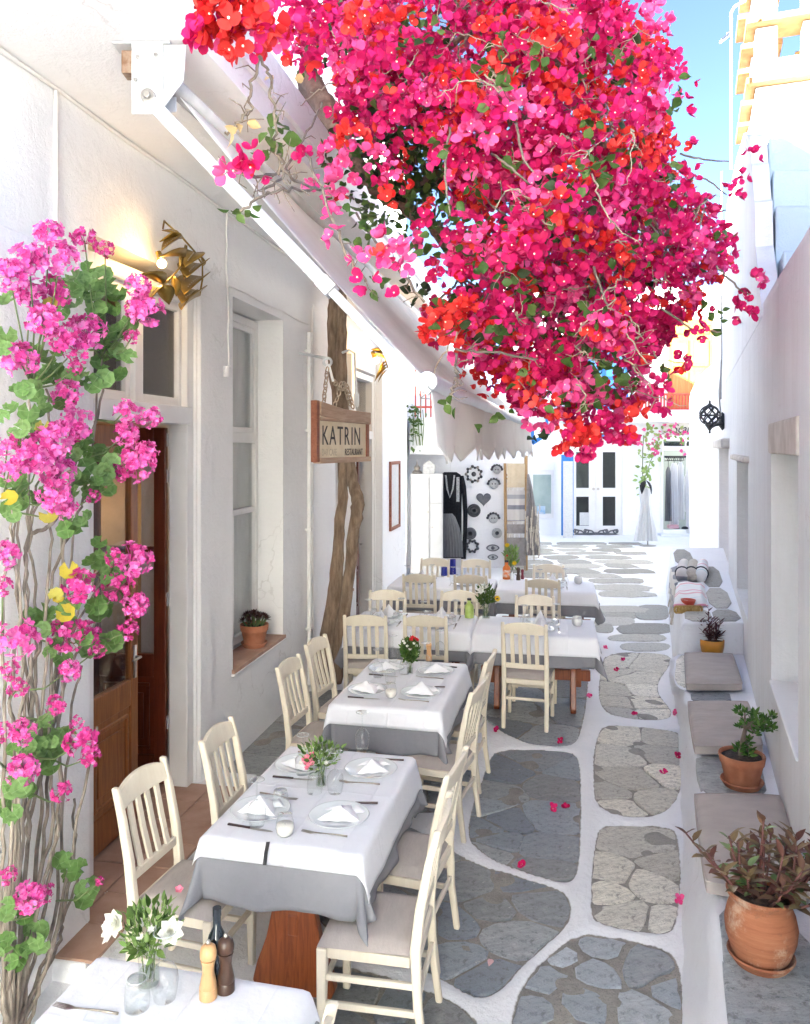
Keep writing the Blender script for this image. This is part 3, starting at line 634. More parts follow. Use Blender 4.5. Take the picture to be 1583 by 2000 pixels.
# ---- windows: white frames with middle rails, curtains behind, tiled sills
def window(x0, x1, zb, zt, d, label):
    f = MB(TL); t = 0.07; mid = zb + (zt-zb)*0.61; low = zb + (zt-zb)*0.39
    f.box(x0, x0+t, d-0.07, d, zb, zt); f.box(x1-t, x1, d-0.07, d, zb, zt)
    for za, zz in ((zb, zb+t), (zt-t, zt), (mid, mid+0.09), (low, low+0.05)): f.box(x0+t, x1-t, d-0.069, d-0.001, za, zz)
    xc = (x0+x1)/2
    f.box(xc-0.03, xc+0.03, d-0.066, d-0.004, zb+t, low)
    for xa, xb in ((x0+t, x0+t+.045), (x1-t-.045, x1-t)): f.box(xa, xb, d-0.05, d-0.015, mid+.09, zt-t)
    f.box(x0+t+.045, x1-t-.045, d-0.05, d-0.015, mid+.09, mid+.14); f.box(x0+t+.045, x1-t-.045, d-0.05, d-0.015, zt-t-.05, zt-t)
    w = f.build('window', M['paint'], bl, bevel=0.006); w['label'] = label
    p_ = MB(TL); p_.box(x0+t, x1-t, d-0.038, d-0.033, zb+t, zt-t); p_.build('pane', M['pane'], w)
    c = MB(TL); n_ = 60; 
    vs = []; 
    for i in range(n_+1):
        x = x0 + 0.03 + (x1-x0-0.06)*i/n_; y_ = d-0.095 + 0.022*math.sin(i*0.75) + 0.01*math.sin(i*1.9)
        vs += [(x, y_, zb+0.03), (x, y_*1.0, (zb+zt)/2), (x, y_, zt-0.05)]
    c.add(vs, [(3*i+k, 3*i+3+k, 3*i+4+k, 3*i+1+k) for i in range(n_) for k in (0, 1)])
    co = c.build('curtain', M['curtain'], w, smooth=True, recalc=False)
    return w
wn1 = window(w1+0.002, w2-0.002, 0.735, 3.60, -0.24, 'tall white sash window over the clay sill')
wn2 = window(w3+0.002, w4-0.002, 0.72, 3.58, -0.24, 'tall white sash window behind the tree trunk')
for x0, x1, z in ((w1, w2, 0.68), (w3, w4, 0.66)):
    s = MB(TL); k = 4; ww = (x1-x0+0.04)/k
    for i in range(k): s.box(x0-0.02+i*ww+0.002, x0-0.02+(i+1)*ww-0.002, -0.238, 0.025, z+0.002, z+0.032)
    s.build('window_sill', M['tile'], bl, bevel=0.004)
    s = MB(TL); s.box(x0-0.03, x1+0.03, -0.1, 0.03, z-0.018, z+0.0015); s.build('sill_bed', M['paint'], bl, bevel=0.006)
# ---- second door farther on
f2 = MB(TL)
for x0, x1 in ((d1, d1+0.08), (d2-0.08, d2)): f2.box(x0, x1, -0.2, -0.02, 0.0, 3.42)
f2.box(d1+0.08, d2-0.08, -0.2, -0.02, 3.34, 3.42); f2.box(d1+0.08, d2-0.08, -0.2, -0.01, 2.55, 2.66)
d2f = f2.build('door_frame', M['paint'], bl, bevel=0.006)
g_ = MB(TL); g_.box(d1+.08, d2-.08, -0.12, -0.115, 2.66, 3.34); g_.build('pane', M['pane'], d2f)
leaf(0.50, 'door', TL @ Matrix.Translation((d1+0.085, -0.12, 0)), M['door_red'], 'dark red door leaf beside the tree trunk')
# ---- the room behind
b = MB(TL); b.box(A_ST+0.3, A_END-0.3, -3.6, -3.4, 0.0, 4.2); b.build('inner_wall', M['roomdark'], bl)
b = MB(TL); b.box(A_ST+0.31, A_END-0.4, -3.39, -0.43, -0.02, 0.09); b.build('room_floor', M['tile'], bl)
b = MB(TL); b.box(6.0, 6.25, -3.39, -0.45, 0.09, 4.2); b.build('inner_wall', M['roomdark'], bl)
lampI = root('room_lamp', lp(5.62, -0.95, 2.15), 'warm glowing lamp inside the restaurant seen through the open door', 'lamp', world=True)
b = MB(); b.sphere(lp(5.62, -0.95, 2.15), 0.13, 16, 10); b.build('lamp_shade', emit('amber_shade', (1.0, 0.42, 0.05), 0.35), lampI, smooth=True)
b = MB(); b.tube([lp(5.62, -0.95, 2.28), lp(5.62, -0.95, 4.2)], 0.006, 6); b.build('cord', M['black'], lampI)
ld = bpy.data.lights.new('room_light', 'POINT'); ld.energy = 0.3; ld.color = (1, 0.72, 0.42); ld.shadow_soft_size = 0.13
lo = bpy.data.objects.new('room_light', ld); COL.objects.link(lo); lo.parent = lampI; lo.location = (0, 0, -0.3)
# ---- framed menu near the far end
fm = root('framed_menu', lp(12.75, 0, 1.1), 'tall framed menu with dark wooden frame at the far end of the restaurant wall', 'frame', world=True)
x0, x1 = LA(760), LA(779); zb = 1.16; zt_ = 2.22
b = MB(TL); 
for q in ((x0, x0+.06, zb, zt_), (x1-.06, x1, zb, zt_), (x0+.06, x1-.06, zb, zb+.05), (x0+.06, x1-.06, zt_-.05, zt_)): b.box(q[0], q[1], 0.002, 0.035, q[2], q[3])
b.build('frame', M['sign_wood'], fm, bevel=0.004)
b = MB(TL); b.box(x0+.06, x1-.06, 0.002, 0.012, zb+.05, zt_-.05); b.build('sheet', M['paper'], fm)

# ================================================================== awning
aw = root('awning', (-1.0, 5, 4.0), 'white folding arm awning with scalloped valance stretched over the restaurant tables', 'awning', world=True)
RN, RF = Vector((-1.04, 3.62, 4.06)), Vector((0.30, 10.45, 4.06))        # roller ends
BN, BF = Vector((0.095, 3.42, 2.73)), Vector((1.60, 10.15, 2.72))       # front bar ends
b = MB(); N = 60; K = 14; vs = []; fs = []
for i in range(N+1):
    t = i/N
    for k in range(K+1):
        s = k/K; p = RN.lerp(RF, t).lerp(BN.lerp(BF, t), s)
        p.z += -0.05*math.sin(math.pi*s)*(0.8+0.3*math.sin(t*9)) + 0.008*math.sin(t*40+s*3); vs.append(p)
W = K+1; fs = [(i*W+k, (i+1)*W+k, (i+1)*W+k+1, i*W+k+1) for i in range(N) for k in range(K)]
b.add(vs, fs); o = b.build('canopy', M['fabric'], aw, smooth=True, recalc=False); md = o.modifiers.new('thick', 'SOLIDIFY'); md.thickness = 0.004; md.offset = 0
b = MB(); vs = []; N = 240; K = 10
for i in range(N+1):
    t = i/N; p0 = BN.lerp(BF, t); out = Vector((0.98, -0.2, 0))
    sc_n = 17; ph = (t*sc_n) % 1.0; hgt = 0.30 + 0.05*t + 0.085*(1-abs(2*ph-1)**0.9) - 0.05
    for k in range(K+1):
        s = k/K; vs.append(p0 + out*(0.015 + 0.03*s*math.sin(t*34+1.0) + 0.015*math.sin(t*80)*s) + Vector((0, 0, -0.02 - hgt*s)))
W = K+1; b.add(vs, [(i*W+k, (i+1)*W+k, (i+1)*W+k+1, i*W+k+1) for i in range(N) for k in range(K)])
o = b.build('valance', M['fabric'], aw, smooth=True, recalc=False); md = o.modifiers.new('thick', 'SOLIDIFY'); md.thickness = 0.004; md.offset = 0
b = MB(); b.tube([vs[i*W+K] + Vector((0, 0, 0)) for i in range(N+1)], 0.006, 5); b.build('valance_trim', M['fabric'], aw, smooth=True)
b = MB(); b.tube([BN, BF], 0.045, 12); b.box(-0.03,0.03,-0.02,0.02,-0.03,0.03, Matrix.Translation(BN)); b.build('front_bar', M['metal_w'], aw, smooth=True, angle=40)
b = MB(); b.tube([RN + Vector((-0.02, -0.1, 0.02)), RF], 0.042, 12); b.build('roller', simple('grey_roller', (0.42, 0.40, 0.37), 0.6, (0.5, 0.48, 0.45), 8), aw, smooth=True)
def arm(Pn, Pb, nlabel):
    el = Pn.lerp(Pb, 0.64); 
    b = MB(); b.bar(Pn, el, 0.085, 0.060, up=(0.2,0,1)); b.build('arm', M['metal_w'], aw, bevel=0.01)
    b = MB(); b.bar(el + (el-Pn).normalized()*-0.06, Pb, 0.055, 0.042, up=(0.2,0,1)); 
    b.build('arm', M['metal_w'], aw, bevel=0.006)
    b = MB(); d = (Pb-Pn).normalized(); s = d.cross(Vector((0,0,1))).normalized()
    b.tube([el - s*0.05, el + s*0.05], 0.03, 12); b.bar(el - d*0.02, el + d*0.05, 0.10, 0.066, up=(0.2,0,1)); b.build('elbow', M['metal_w'], aw, bevel=0.004)
    b = MB(); b.tube([Pb - s*0.035 - d*0.02, Pb + s*0.035 - d*0.02], 0.018, 10); b.bar(Pb - d*0.06, Pb + d*0.02, 0.075, 0.02); b.build('end_clip', M['steel'], aw)
arm(Vector((-1.13, 3.52, 3.98)), at(833, 762, 3.40), 1)
arm(RF + Vector((-0.09, -0.1, -0.08)), BF + Vector((-0.05, -0.05, -0.04)), 2)
# bracket cluster on the soffit
b = MB(); b0 = Vector((-1.14, 3.56, 4.09))
b.box(-0.16, 0.10, -0.05, 0.05, 0.145, 0.158, Matrix.Translation(b0)); b.box(-0.07, 0.07, -0.055, -0.045, -0.17, 0.145, Matrix.Translation(b0)); b.box(-0.07, 0.10, 0.045, 0.055, -0.12, 0.145, Matrix.Translation(b0))
b.add([b0 + Vector(p) for p in ((0.07,-0.05,0.14),(0.17,-0.05,0.14),(0.16,-0.05,-0.02),(0.07,-0.05,-0.14),(0.07,-0.04,0.14),(0.17,-0.04,0.14),(0.16,-0.04,-0.02),(0.07,-0.04,-0.14))], [(0,1,2,3),(7,6,5,4),(0,4,5,1),(1,5,6,2),(2,6,7,3),(3,7,4,0)])
b.build('bracket', M['metal_w'], aw, bevel=0.005)
b = MB(); b.box(-0.12, 0.03, -0.04, 0.04, 0.02, 0.12, Matrix.Translation(b0)); b.build('bracket_core', M['rust'], aw, bevel=0.004)
b = MB(); b.tube([b0 + Vector((0.01, -0.05, -0.10)), b0 + Vector((0.01, -0.085, -0.10))], 0.032, 14); b.tube([b0 + Vector((0.01, -0.085, -0.10)), b0 + Vector((0.01, -0.10, -0.10))], 0.018, 6)
for dx, dz in ((-0.04,0.08),(0.04,0.09),(-0.05,-0.02)): b.tube([b0 + Vector((dx,-0.055,dz)), b0 + Vector((dx,-0.066,dz))], 0.010, 6)
b.build('bolt', M['steel'], aw, bevel=0.003)
b = MB(); b.tube([at(222, 52, 3.5), at(262, 58, 3.46), at(300, 52, 3.44), at(335, 30, 3.44), at(360, -15, 3.46)], 0.016, 8); b.build('cable', M['paint'], aw, smooth=True)

# ================================================================== KATRIN sign on its rod and chains
PA, PB = at(613, 845, 6.5), at(717, 845, 7.6); u = (PB - PA); u.z = 0; Wd = u.length; u.normalize()
rzs = math.atan2(u.y, u.x); 
sg = root('restaurant_sign', (PA.x, PA.y, 2.32), 'weathered wooden sign reading KATRIN hanging on chains in front of the tree trunk', 'sign', rz=rzs)
H = 0.50
def sbox(name, mat, x0, x1, y0, y1, z0, z1, bv=0.006):
    b = MB(); b.box(x0, x1, y0, y1, z0, z1); o = b.build(name, mat, bevel=bv); o.parent = sg; return o
# local frame: x along the board, -y towards the tables, z up from the lower edge
sbox('board', M['sign_face'], 0.05, Wd-0.05, -0.012, 0.012, 0.02, H-0.08, 0.003)
sbox('side_post', M['sign_wood'], 0, 0.06, -0.028, 0.028, 0.0, H+0.01); sbox('side_post', M['sign_wood'], Wd-0.06, Wd, -0.027, 0.027, 0.0, H-0.11)
sbox('bottom_rail', M['sign_top'], 0.06, Wd+0.02, -0.036, 0.036, -0.012, 0.035)
b = MB(); b.add([(x, y, z) for x, zt0 in ((0.07, H+0.005), (Wd*0.5, H-0.04), (Wd+0.02, H-0.045)) for y in (-0.036, 0.036) for z in (zt0-0.115, zt0)],
      [(0,1,3,2),(8,10,11,9),(0,4,5,1),(4,8,9,5),(2,3,7,6),(6,7,11,10),(1,5,7,3),(5,9,11,7),(0,2,6,4),(4,6,10,8)])
o = b.build('top_rail', M['sign_top'], bevel=0.008); o.parent = sg
sbox('lip', M['sign_top'], 0.07, Wd-0.01, -0.034, 0.0, H-0.155, H-0.125, 0.004)
def text(body, name, mat, parent, loc, rot, size, sx=1.0, depth=0.002, shear=0.0, align='LEFT', bold=0.0):
    cu = bpy.data.curves.new(name, 'FONT'); cu.body = body; cu.size = size; cu.extrude = depth; cu.shear = shear; cu.align_x = align; cu.resolution_u = 3; cu.offset = bold
    t = bpy.data.objects.new(name, cu); COL.objects.link(t); bpy.context.view_layer.update()
    me = bpy.data.meshes.new_from_object(t.evaluated_get(bpy.context.evaluated_depsgraph_get())); bpy.data.objects.remove(t)
    me.name = name; me.materials.clear(); me.materials.append(mat)
    o = bpy.data.objects.new(name, me); COL.objects.link(o); o.parent = parent; o.location = loc; o.rotation_euler = rot; o.scale = (sx, 1, 1)
    return o
for ch, lx in zip('KATRIN', (0.125, 0.280, 0.445, 0.590, 0.745, 0.815)):
    text(ch, 'letter', M['sign_ink'], sg, (lx, -0.0135, 0.145), (R(90), 0, 0), 0.235, 0.88 if ch != 'I' else 0.9, 0.001)
text('RESTAURANT', 'lettering', M['sign_ink'], sg, (Wd*0.52, -0.0135, 0.052), (R(90), 0, 0), 0.085, 0.80, 0.001)
text('BAR CAFE', 'lettering', M['sign_faded'], sg, (0.13, -0.0135, 0.052), (R(90), 0, 0), 0.085, 0.80, 0.001)
# rod and chains
rod = root('sign_rod', lp(7.7, 0, 3.3), 'white iron rod with a ring end reaching out from the wall above the wooden sign', 'bracket', world=True)
zr = 3.2; ra = at(586, 690, LY(586)); rb = at(640, 700, 6.95)
b = MB(); b.tube([ra, rb], 0.014, 8)
for k in range(1): b.tube([rb + Vector((0.035*math.cos(t), 0.0, 0.035*math.sin(t)-0.03)) for t in np.linspace(-1.2, 4.4, 14)], 0.011, 6)
b.bar(rb + Vector((0.01,0,-0.05)), rb + Vector((0.05,0,-0.20)), 0.03, 0.02); b.build('rod', M['metal_w'], rod, smooth=False)
ch = root('sign_chain', rb, 'pale twisted chain holding up the wooden sign', 'chain', world=True)
def chain(p0, p1, n_, sag, r=0.028, th=0.006):
    for i in range(n_):
        t = (i+0.5)/n_; c = Vector(p0).lerp(Vector(p1), t); c.z -= sag*4*t*(1-t)
        t2 = min(1, t+0.02); c2 = Vector(p0).lerp(Vector(p1), t2); c2.z -= sag*4*t2*(1-t2); d = (c2-c).normalized() if (c2-c).length > 1e-6 else Vector((0,0,-1))
        s = d.orthogonal().normalized(); s = s if i % 2 else d.cross(s); L = (Vector(p1)-Vector(p0)).length/n_*0.72
        b = MB(); b.tube([c + d*math.sin(a)*L + s*math.cos(a)*r*0.7 for a in np.linspace(0, 2*math.pi, 11)], th, 5, cap=False); b.build('link', M['chain'], ch, smooth=True)
cA = at(632, 790, 6.72); cB = at(690, 798, 7.2)
chain(rb + Vector((0,0,-0.08)), cA, 7, 0.0); chain(rb + Vector((0.05,0,-0.18)), at(676, 760, 7.1), 7, 0.03); chain(cA, at(668, 742, 7.0), 9, 0.14); chain(at(676, 750, 7.1), cB, 7, -0.02); chain(at(672,745,7.1), at(685,790,7.15), 6, 0.02)
hk = root('sign_hook', at(694, 690, 7.4), 'long white hook rod holding the far end of the wooden sign', 'hook', world=True)
b = MB(); hp = at(697, 798, 7.42); ht = at(693, 690, 7.42); ht.z = min(ht.z, 4.0)
b.tube([hp, hp.lerp(ht, 0.5), ht, ht + Vector((-0.05,0,0.03)), ht + Vector((-0.12, 0.1, 0.02))], 0.012, 6); b.bar(hp + Vector((0,0,0.02)), hp + Vector((0,0,0.14)), 0.045, 0.03); b.build('rod', M['metal_w'], hk)
# ================================================================== RIGHT: alley wall, bench, tower
ER = Vector((0.3597, 1, 0)).normalized(); NR = Vector((-ER.y, ER.x, 0)); OR = Vector((0.528, 0, 0))
TR = Matrix(((ER.x, NR.x, 0, OR.x), (ER.y, NR.y, 0, OR.y), (0, 0, 1, 0), (0, 0, 0, 1)))
def RY(px, d=0.0): return (0.528 - 1.0627*d) / ((px-CX)/F - 0.3597)
def RA(px, d=0.0):
    Y = RY(px, d); X = (px-CX)/F*Y; return (Vector((X, Y, 0)) - OR).dot(ER)
def RZ(px, py, d=0.0): return CZ - (py-HY)/F*RY(px, d)
def rp(a, d, z): return TR @ Vector((a, d, z))
br = root('alley_house', (5, 8, 0), 'tall streaked white house wall with small niches along the right side of the alley', 'building', world=True)
n1a, n1b = RA(1560), RA(1507); n2a, n2b = RA(1462), RA(1440); n3a, n3b = RA(1424), 16.2
aT = RA(1490)
b = MB(TR)
holes = [(n1a, n1b, 0.91, 2.41), (n2a, n2b, 0.84, 2.30), (n3a, n3b-0.7, 0.36, 2.42)]
AC = 2.3
segs = [(AC, n1a), (n1b, n2a), (n2b, n3a), (n3b-0.7, 15.6)]
def ztop(a): return 3.40
zt1 = 3.40
for x0, x1 in segs: b.box(x0, x1, -0.45, 0, -0.05, zt1)
b.box(-12, AC-0.003, -1.65, -1.2, -0.05, zt1); b.box(AC, AC+0.4, -1.65, -0.453, -0.05, zt1)
for x0, x1, za, zb in holes: b.box(x0, x1, -0.45, 0, -0.05, za); b.box(x0, x1, -0.45, 0, zb, zt1)
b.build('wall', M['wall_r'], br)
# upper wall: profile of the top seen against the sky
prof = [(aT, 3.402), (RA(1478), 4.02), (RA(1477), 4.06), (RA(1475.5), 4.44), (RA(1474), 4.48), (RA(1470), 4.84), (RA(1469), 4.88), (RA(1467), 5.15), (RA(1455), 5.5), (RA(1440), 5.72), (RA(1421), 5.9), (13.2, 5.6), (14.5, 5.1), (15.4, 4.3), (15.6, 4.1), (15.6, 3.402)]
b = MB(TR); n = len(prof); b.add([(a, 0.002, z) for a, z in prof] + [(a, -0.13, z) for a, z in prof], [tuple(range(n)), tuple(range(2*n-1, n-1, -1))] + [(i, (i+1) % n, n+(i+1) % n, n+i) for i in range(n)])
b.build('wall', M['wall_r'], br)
# parapet roll of the near wall, rounded
b = MB(TR); b.tube([(a, -0.22, 3.40 + 0.03*math.sin(a*1.3)) for a in np.linspace(AC+0.1, aT+0.03, 24)], 0.225, 12); b.build('parapet', M['wall_r'], br, smooth=True)
# the far end bends towards the square
b = MB(); 
fp = [rp(15.598, 0, 0), Vector((6.05, 16.4, 0)), Vector((6.55, 18.2, 0)), Vector((6.95, 19.4, 0))]; ztp = [4.15, 3.95, 3.75, 3.6]
bk = [p + Vector((2.2, 0.5, 0)) for p in fp]
vs = []; 
for p, q_, z in zip(fp, bk, ztp): vs += [(p.x, p.y, -0.05), (p.x, p.y, z), (q_.x, q_.y, z), (q_.x, q_.y, -0.05)]
fs = [(4*i+k, 4*i+4+k, 4*i+4+(k+1) % 4, 4*i+(k+1) % 4) for i in range(3) for k in range(4)] + [(0,1,2,3), (15,14,13,12)]
b.add(vs, fs); b.build('wall', M['white'], br, bevel=0.12, segs=4, smooth=True)
# back filling so niches and upper parts have mass; unseen roof made grey to cut bounced light
b = MB(TR); b.box(AC+0.41, 15.4, -4.6, -0.46, -0.05, 3.3); b.box(-12, AC+0.40, -4.6, -1.66, -0.05, 3.3); b.build('house_body', simple('low_bounce_roof', (0.26, 0.25, 0.24), 0.9, (0.33, 0.32, 0.30), 3), br)
# niche backs / reveals
for (x0, x1, za, zb) in holes[:2]:
    q = MB(TR); q.box(x0-0.02, x1+0.02, -0.459, -0.452, za-0.02, zb+0.02); q.build('niche_back', M['wall_r'], br)
# lintels and sills
def rough(name, x0, x1, d0, d1, z0, z1, mat, bv=0.02):
    q = MB(TR); q.box(x0, x1, d0, d1, z0, z1); return q.build(name, mat, br, bevel=bv)
M['lintel'] = simple('old_stone_lintel', (0.46, 0.42, 0.37), 0.95, (0.62, 0.58, 0.53), 5, bs=0.5, bscale=14)
rough('lintel', n1a-0.04, n1b+0.03, -0.25, 0.015, 2.405, 2.60, M['lintel'], 0.012); rough('lintel', n2a-0.15, n2b+0.25, -0.25, 0.06, 2.30, 2.36, M['lintel']); rough('lintel', n3a-0.25, n3b-0.5, -0.2, 0.11, 2.42, 2.56, M['lintel'], 0.03)
rough('sill', n1a, n1b, -0.45, 0.012, 0.905, 0.925, M['white'], 0.008)
# door in the third opening
q = MB(TR); q.box(n3a+0.02, n3b-0.72, -0.40, -0.34, 0.36, 2.42); q.build('door', simple('dusty_pink_paint', (0.45, 0.33, 0.29), 0.7, (0.55, 0.43, 0.38), 4), br)
q = MB(TR); q.box(n3a+0.02, n3a+0.5, -0.30, -0.2, 0.36, 2.2); q.build('shutter', simple('brown_shutter', (0.22, 0.13, 0.09), 0.7), br, bevel=0.01)
# small far door recess in the bent wall
q = MB(); q.add([(6.28, 17.0, 0.35), (6.36, 17.3, 0.35), (6.36, 17.3, 2.6), (6.28, 17.0, 2.6), (6.22, 17.02, 0.35), (6.30, 17.32, 0.35), (6.30, 17.32, 2.6), (6.22, 17.02, 2.6)], [(0,1,2,3),(7,6,5,4),(0,4,5,1),(1,5,6,2),(2,6,7,3),(3,7,4,0)])
q.build('drainpipe', M['paint'], br)
nb_ = root('light_bounce_house', (-2, -9, 0), 'tall white house out of view, added to bounce sunlight into the alley', 'building', world=True)  # added behind the viewer as a large sunlit surface that bounces light
b = MB(TR); b.box(-16, -4.6, -4.6, -1.196, 3.41, 9.5); b.box(-16, -12.003, -4.6, -1.2, -0.05, 3.40); b.build('wall', M['white'], nb_)
# ---- bench
bn = root('stone_bench', (2.2, 6, 0), 'long whitewashed masonry bench with slate seat slabs along the right hand wall', 'bench', world=True)
HB = 0.38
basep = [gp(1340, 2300), gp(1339, 2000), gp(1337, 1666), gp(1334, 1522), gp(1328, 1420), gp(1318, 1362), gp(1311, 1340), gp(1310, 1296), gp(1316, 1283)]
topp = [gp(1450, 2300, HB), gp(1418, 2000, HB), gp(1392, 1770, HB), gp(1366, 1540, HB), gp(1348, 1400, HB), gp(1334, 1352, HB), gp(1314, 1338, HB), gp(1313, 1296, HB), gp(1325, 1277, HB)]
def dense(P, k=6):
    out = []
    for i in range(len(P)-1):
        for j in range(k): out.append(P[i].lerp(P[i+1], j/k))
    return out + [P[-1]]
bp, tp = dense(basep), dense(topp)
b = MB(); vs = []; prof_n = 9
for i, (p, t) in enumerate(zip(bp, tp)):
    w = 0.012*math.sin(i*1.1) + 0.006*math.sin(i*2.7); w = Vector((w, 0, 0)); ya = t.y
    back = Vector((0.528 + 0.3597*ya + 0.05, ya, 0))
    vs += [p + Vector((-0.02, 0, -0.02)), p + w + Vector((0, 0, 0.02)), p.lerp(t, 0.5) + w, p.lerp(t, 0.9) + w + Vector((0, 0, 0.01)), t + w*0.6 + Vector((0.02, 0, 0.008)), t + Vector((0.055, 0, 0.006)), t + Vector((0.07, 0, 0)), Vector((back.x, ya, HB)), Vector((back.x, ya, -0.02))]
L_ = len(bp); K = prof_n
fs = [(i*K+k, (i+1)*K+k, (i+1)*K+(k+1) % K, i*K+(k+1) % K) for i in range(L_-1) for k in range(K)] + [tuple(range(K)), tuple((L_-1)*K + k for k in range(K))[::-1]]
b.add(vs, fs); b.build('bench_body', M['bench'], bn, smooth=True, angle=60)
# slabs let into the seat
def slab(pts, mat, z=HB, th=0.012):
    P = [gp(x, y, z).xy for x, y in pts]; c = sum(P, Vector((0,0)))/len(P); P = smooth_poly(P, 1, 0.004)
    q = MB(); q.prism([(p.x, p.y) for p in P], z-0.03, z+th, 0.01); q.build('slab', mat, bn)
slab([(1425,2060),(1410,1860),(1404,1770),(1480,1770),(1560,1810),(1640,1950),(1700,2100)], M['slate']); slab([(1362,1478),(1358,1500),(1372,1560),(1440,1562),(1500,1560),(1490,1500),(1470,1478)], M['slate'])
slab([(1376,1566),(1398,1765),(1560,1800),(1530,1660),(1500,1566)], M['lime']); slab([(1350,1352),(1352,1374),(1432,1374),(1424,1352)], M['slate']); slab([(1352,1378),(1360,1474),(1466,1474),(1434,1378)], M['lime'])
slab([(1319,1296),(1318,1338),(1345,1346),(1345,1282),(1328,1282)], M['lime']); slab([(1347,1281),(1347,1346),(1424,1348),(1412,1281)], M['slate'])
# higher far part of the bench
HB2 = 0.70; Ys = 7.95
b = MB(); far_l = [(1337, 1216), (1328, 1150), (1320, 1110), (1312, 1070)]
tl2 = [gp(x, y, HB2) for x, y in far_l]; vs = []
for i, t in enumerate(tl2):
    back = Vector((0.528 + 0.3597*t.y + 0.05, t.y, 0)); vs += [Vector((t.x - 0.10, t.y, -0.02)), Vector((t.x-0.03, t.y, HB2-0.05)), Vector((t.x, t.y, HB2)), Vector((back.x, t.y, HB2)), Vector((back.x, t.y, -0.02))]
K = 5; L_ = len(tl2)
b.add(vs, [(i*K+k, (i+1)*K+k, (i+1)*K+(k+1) % K, i*K+(k+1) % K) for i in range(L_-1) for k in range(K)] + [tuple(range(K)), tuple((L_-1)*K+k for k in range(K))[::-1]])
b.build('bench_end', M['bench'], bn, bevel=0.02)
for pts in ([(1340,1214),(1337,1192),(1386,1192),(1394,1214)], [(1397,1214),(1389,1192),(1436,1192),(1452,1214)], [(1336,1189),(1331,1150),(1374,1150),(1385,1189)], [(1388,1189),(1377,1150),(1418,1150),(1434,1189)], [(1330,1147),(1322,1108),(1366,1108),(1373,1147)], [(1376,1147),(1369,1108),(1402,1108),(1416,1147)], [(1321,1105),(1315,1074),(1345,1074),(1362,1105)]): slab(pts, M['farst'], HB2)

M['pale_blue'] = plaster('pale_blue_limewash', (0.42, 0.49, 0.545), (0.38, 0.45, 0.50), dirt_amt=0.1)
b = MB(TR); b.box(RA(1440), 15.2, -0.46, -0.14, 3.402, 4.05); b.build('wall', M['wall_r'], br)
# ---- blue white stepped block behind the near wall, then the tower
sb = root('stepped_parapet', rp(aT+0.3, -0.6, 3.3), 'pale whitewashed stepped parapet rising behind the near right hand wall', 'parapet', world=True)
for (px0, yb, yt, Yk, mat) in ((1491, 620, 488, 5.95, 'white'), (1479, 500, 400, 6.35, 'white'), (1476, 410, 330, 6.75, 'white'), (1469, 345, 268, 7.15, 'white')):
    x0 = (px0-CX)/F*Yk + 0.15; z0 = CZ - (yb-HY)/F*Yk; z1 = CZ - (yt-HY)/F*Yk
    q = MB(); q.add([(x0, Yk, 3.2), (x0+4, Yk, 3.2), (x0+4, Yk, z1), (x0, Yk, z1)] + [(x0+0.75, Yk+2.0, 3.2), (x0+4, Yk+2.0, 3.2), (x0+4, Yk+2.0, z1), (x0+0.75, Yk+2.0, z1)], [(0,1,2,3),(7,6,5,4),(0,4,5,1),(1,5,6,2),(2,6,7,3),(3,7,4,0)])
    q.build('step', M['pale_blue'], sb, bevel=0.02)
tw = root('tower', (5.2, 9.8, 5.0), 'sunlit white Cycladic tower with sandstone cornice slabs above the right hand wall', 'tower', world=True)
YT = 9.3; zz = lambda py, Y=YT: CZ - (py-HY)/F*Y
# the tower stands square to the alley: local x away from the alley (front face), local y along it
TT = Matrix(((-NR.x, ER.x, 0, (1477-CX)/F*YT), (-NR.y, ER.y, 0, YT), (0, 0, 1, 0), (0, 0, 0, 1)))
def tb(name, xa, xb, ya, yb, za, zb, mat, bv=0.015):
    q = MB(TT); q.box(xa, xb, ya, yb, za, zb); return q.build(name, mat, tw, bevel=bv)
wX, oX, SL = 0.235, 0.50, zz(0)-zz(13)
levels = [zz(170), zz(54), zz(-66)]           # underside of each cornice
tb('tower_base', 0, 1.9, 0, 1.7, 4.4, levels[0]-0.003, M['white'])
for k in (0.30, 0.62, 0.98): tb('pilaster', k, k+0.02, -0.012, -0.001, zz(270), levels[0]-0.02, M['white'], 0.004)
for i, zb in enumerate(levels):
    if i:
        za = levels[i-1] + SL + 0.003
        for xa, xb in ((0, wX), (oX, oX+0.42), (1.2, 1.9)): tb('pier', xa, xb, 0, 0.26, za, zb-0.003, M['white'])
        for ya in (0.72, 1.44): tb('pier', 0.001, 0.26, ya, ya+0.26, za, zb-0.003, M['white'])
        tb('pier', 1.6, 1.9, 1.4, 1.7, za, zb-0.003, M['white'])
    tb('cornice', -0.11, 2.0, -0.13, 0.36, zb, zb+SL, M['tan'], 0.012); tb('cornice', -0.13, 0.34, 0.50, 1.05, zb+0.002, zb+SL-0.004, M['tan'], 0.012); tb('cornice', -0.13, 0.34, 1.20, 1.85, zb+0.002, zb+SL-0.004, M['tan'], 0.012)
tb('parapet_panel', wX+0.003, oX-0.003, 0.06, 0.2, levels[0]+SL+0.003, levels[0]+SL+0.26, M['white'])
tb('inner_core', 0.50, 1.15, 0.75, 1.25, levels[0]+SL+0.003, levels[1]-0.003, M['tan'])
tb('cornice', -0.13, -0.003, 0.55, 1.3, zz(272), zz(260), M['tan'], 0.012)
pl = root('lamp_pole', rp(9.0, -0.1, 5.5), 'thin white pole with a small floodlight beside the tower', 'pole', world=True)
Yp = 9.0; b = MB(); b.tube([at(1429, 330, Yp), at(1429, 24, Yp), at(1436, 12, Yp), at(1457, 0, Yp)], 0.014, 8); b.build('pole', M['metal_w'], pl, smooth=True)
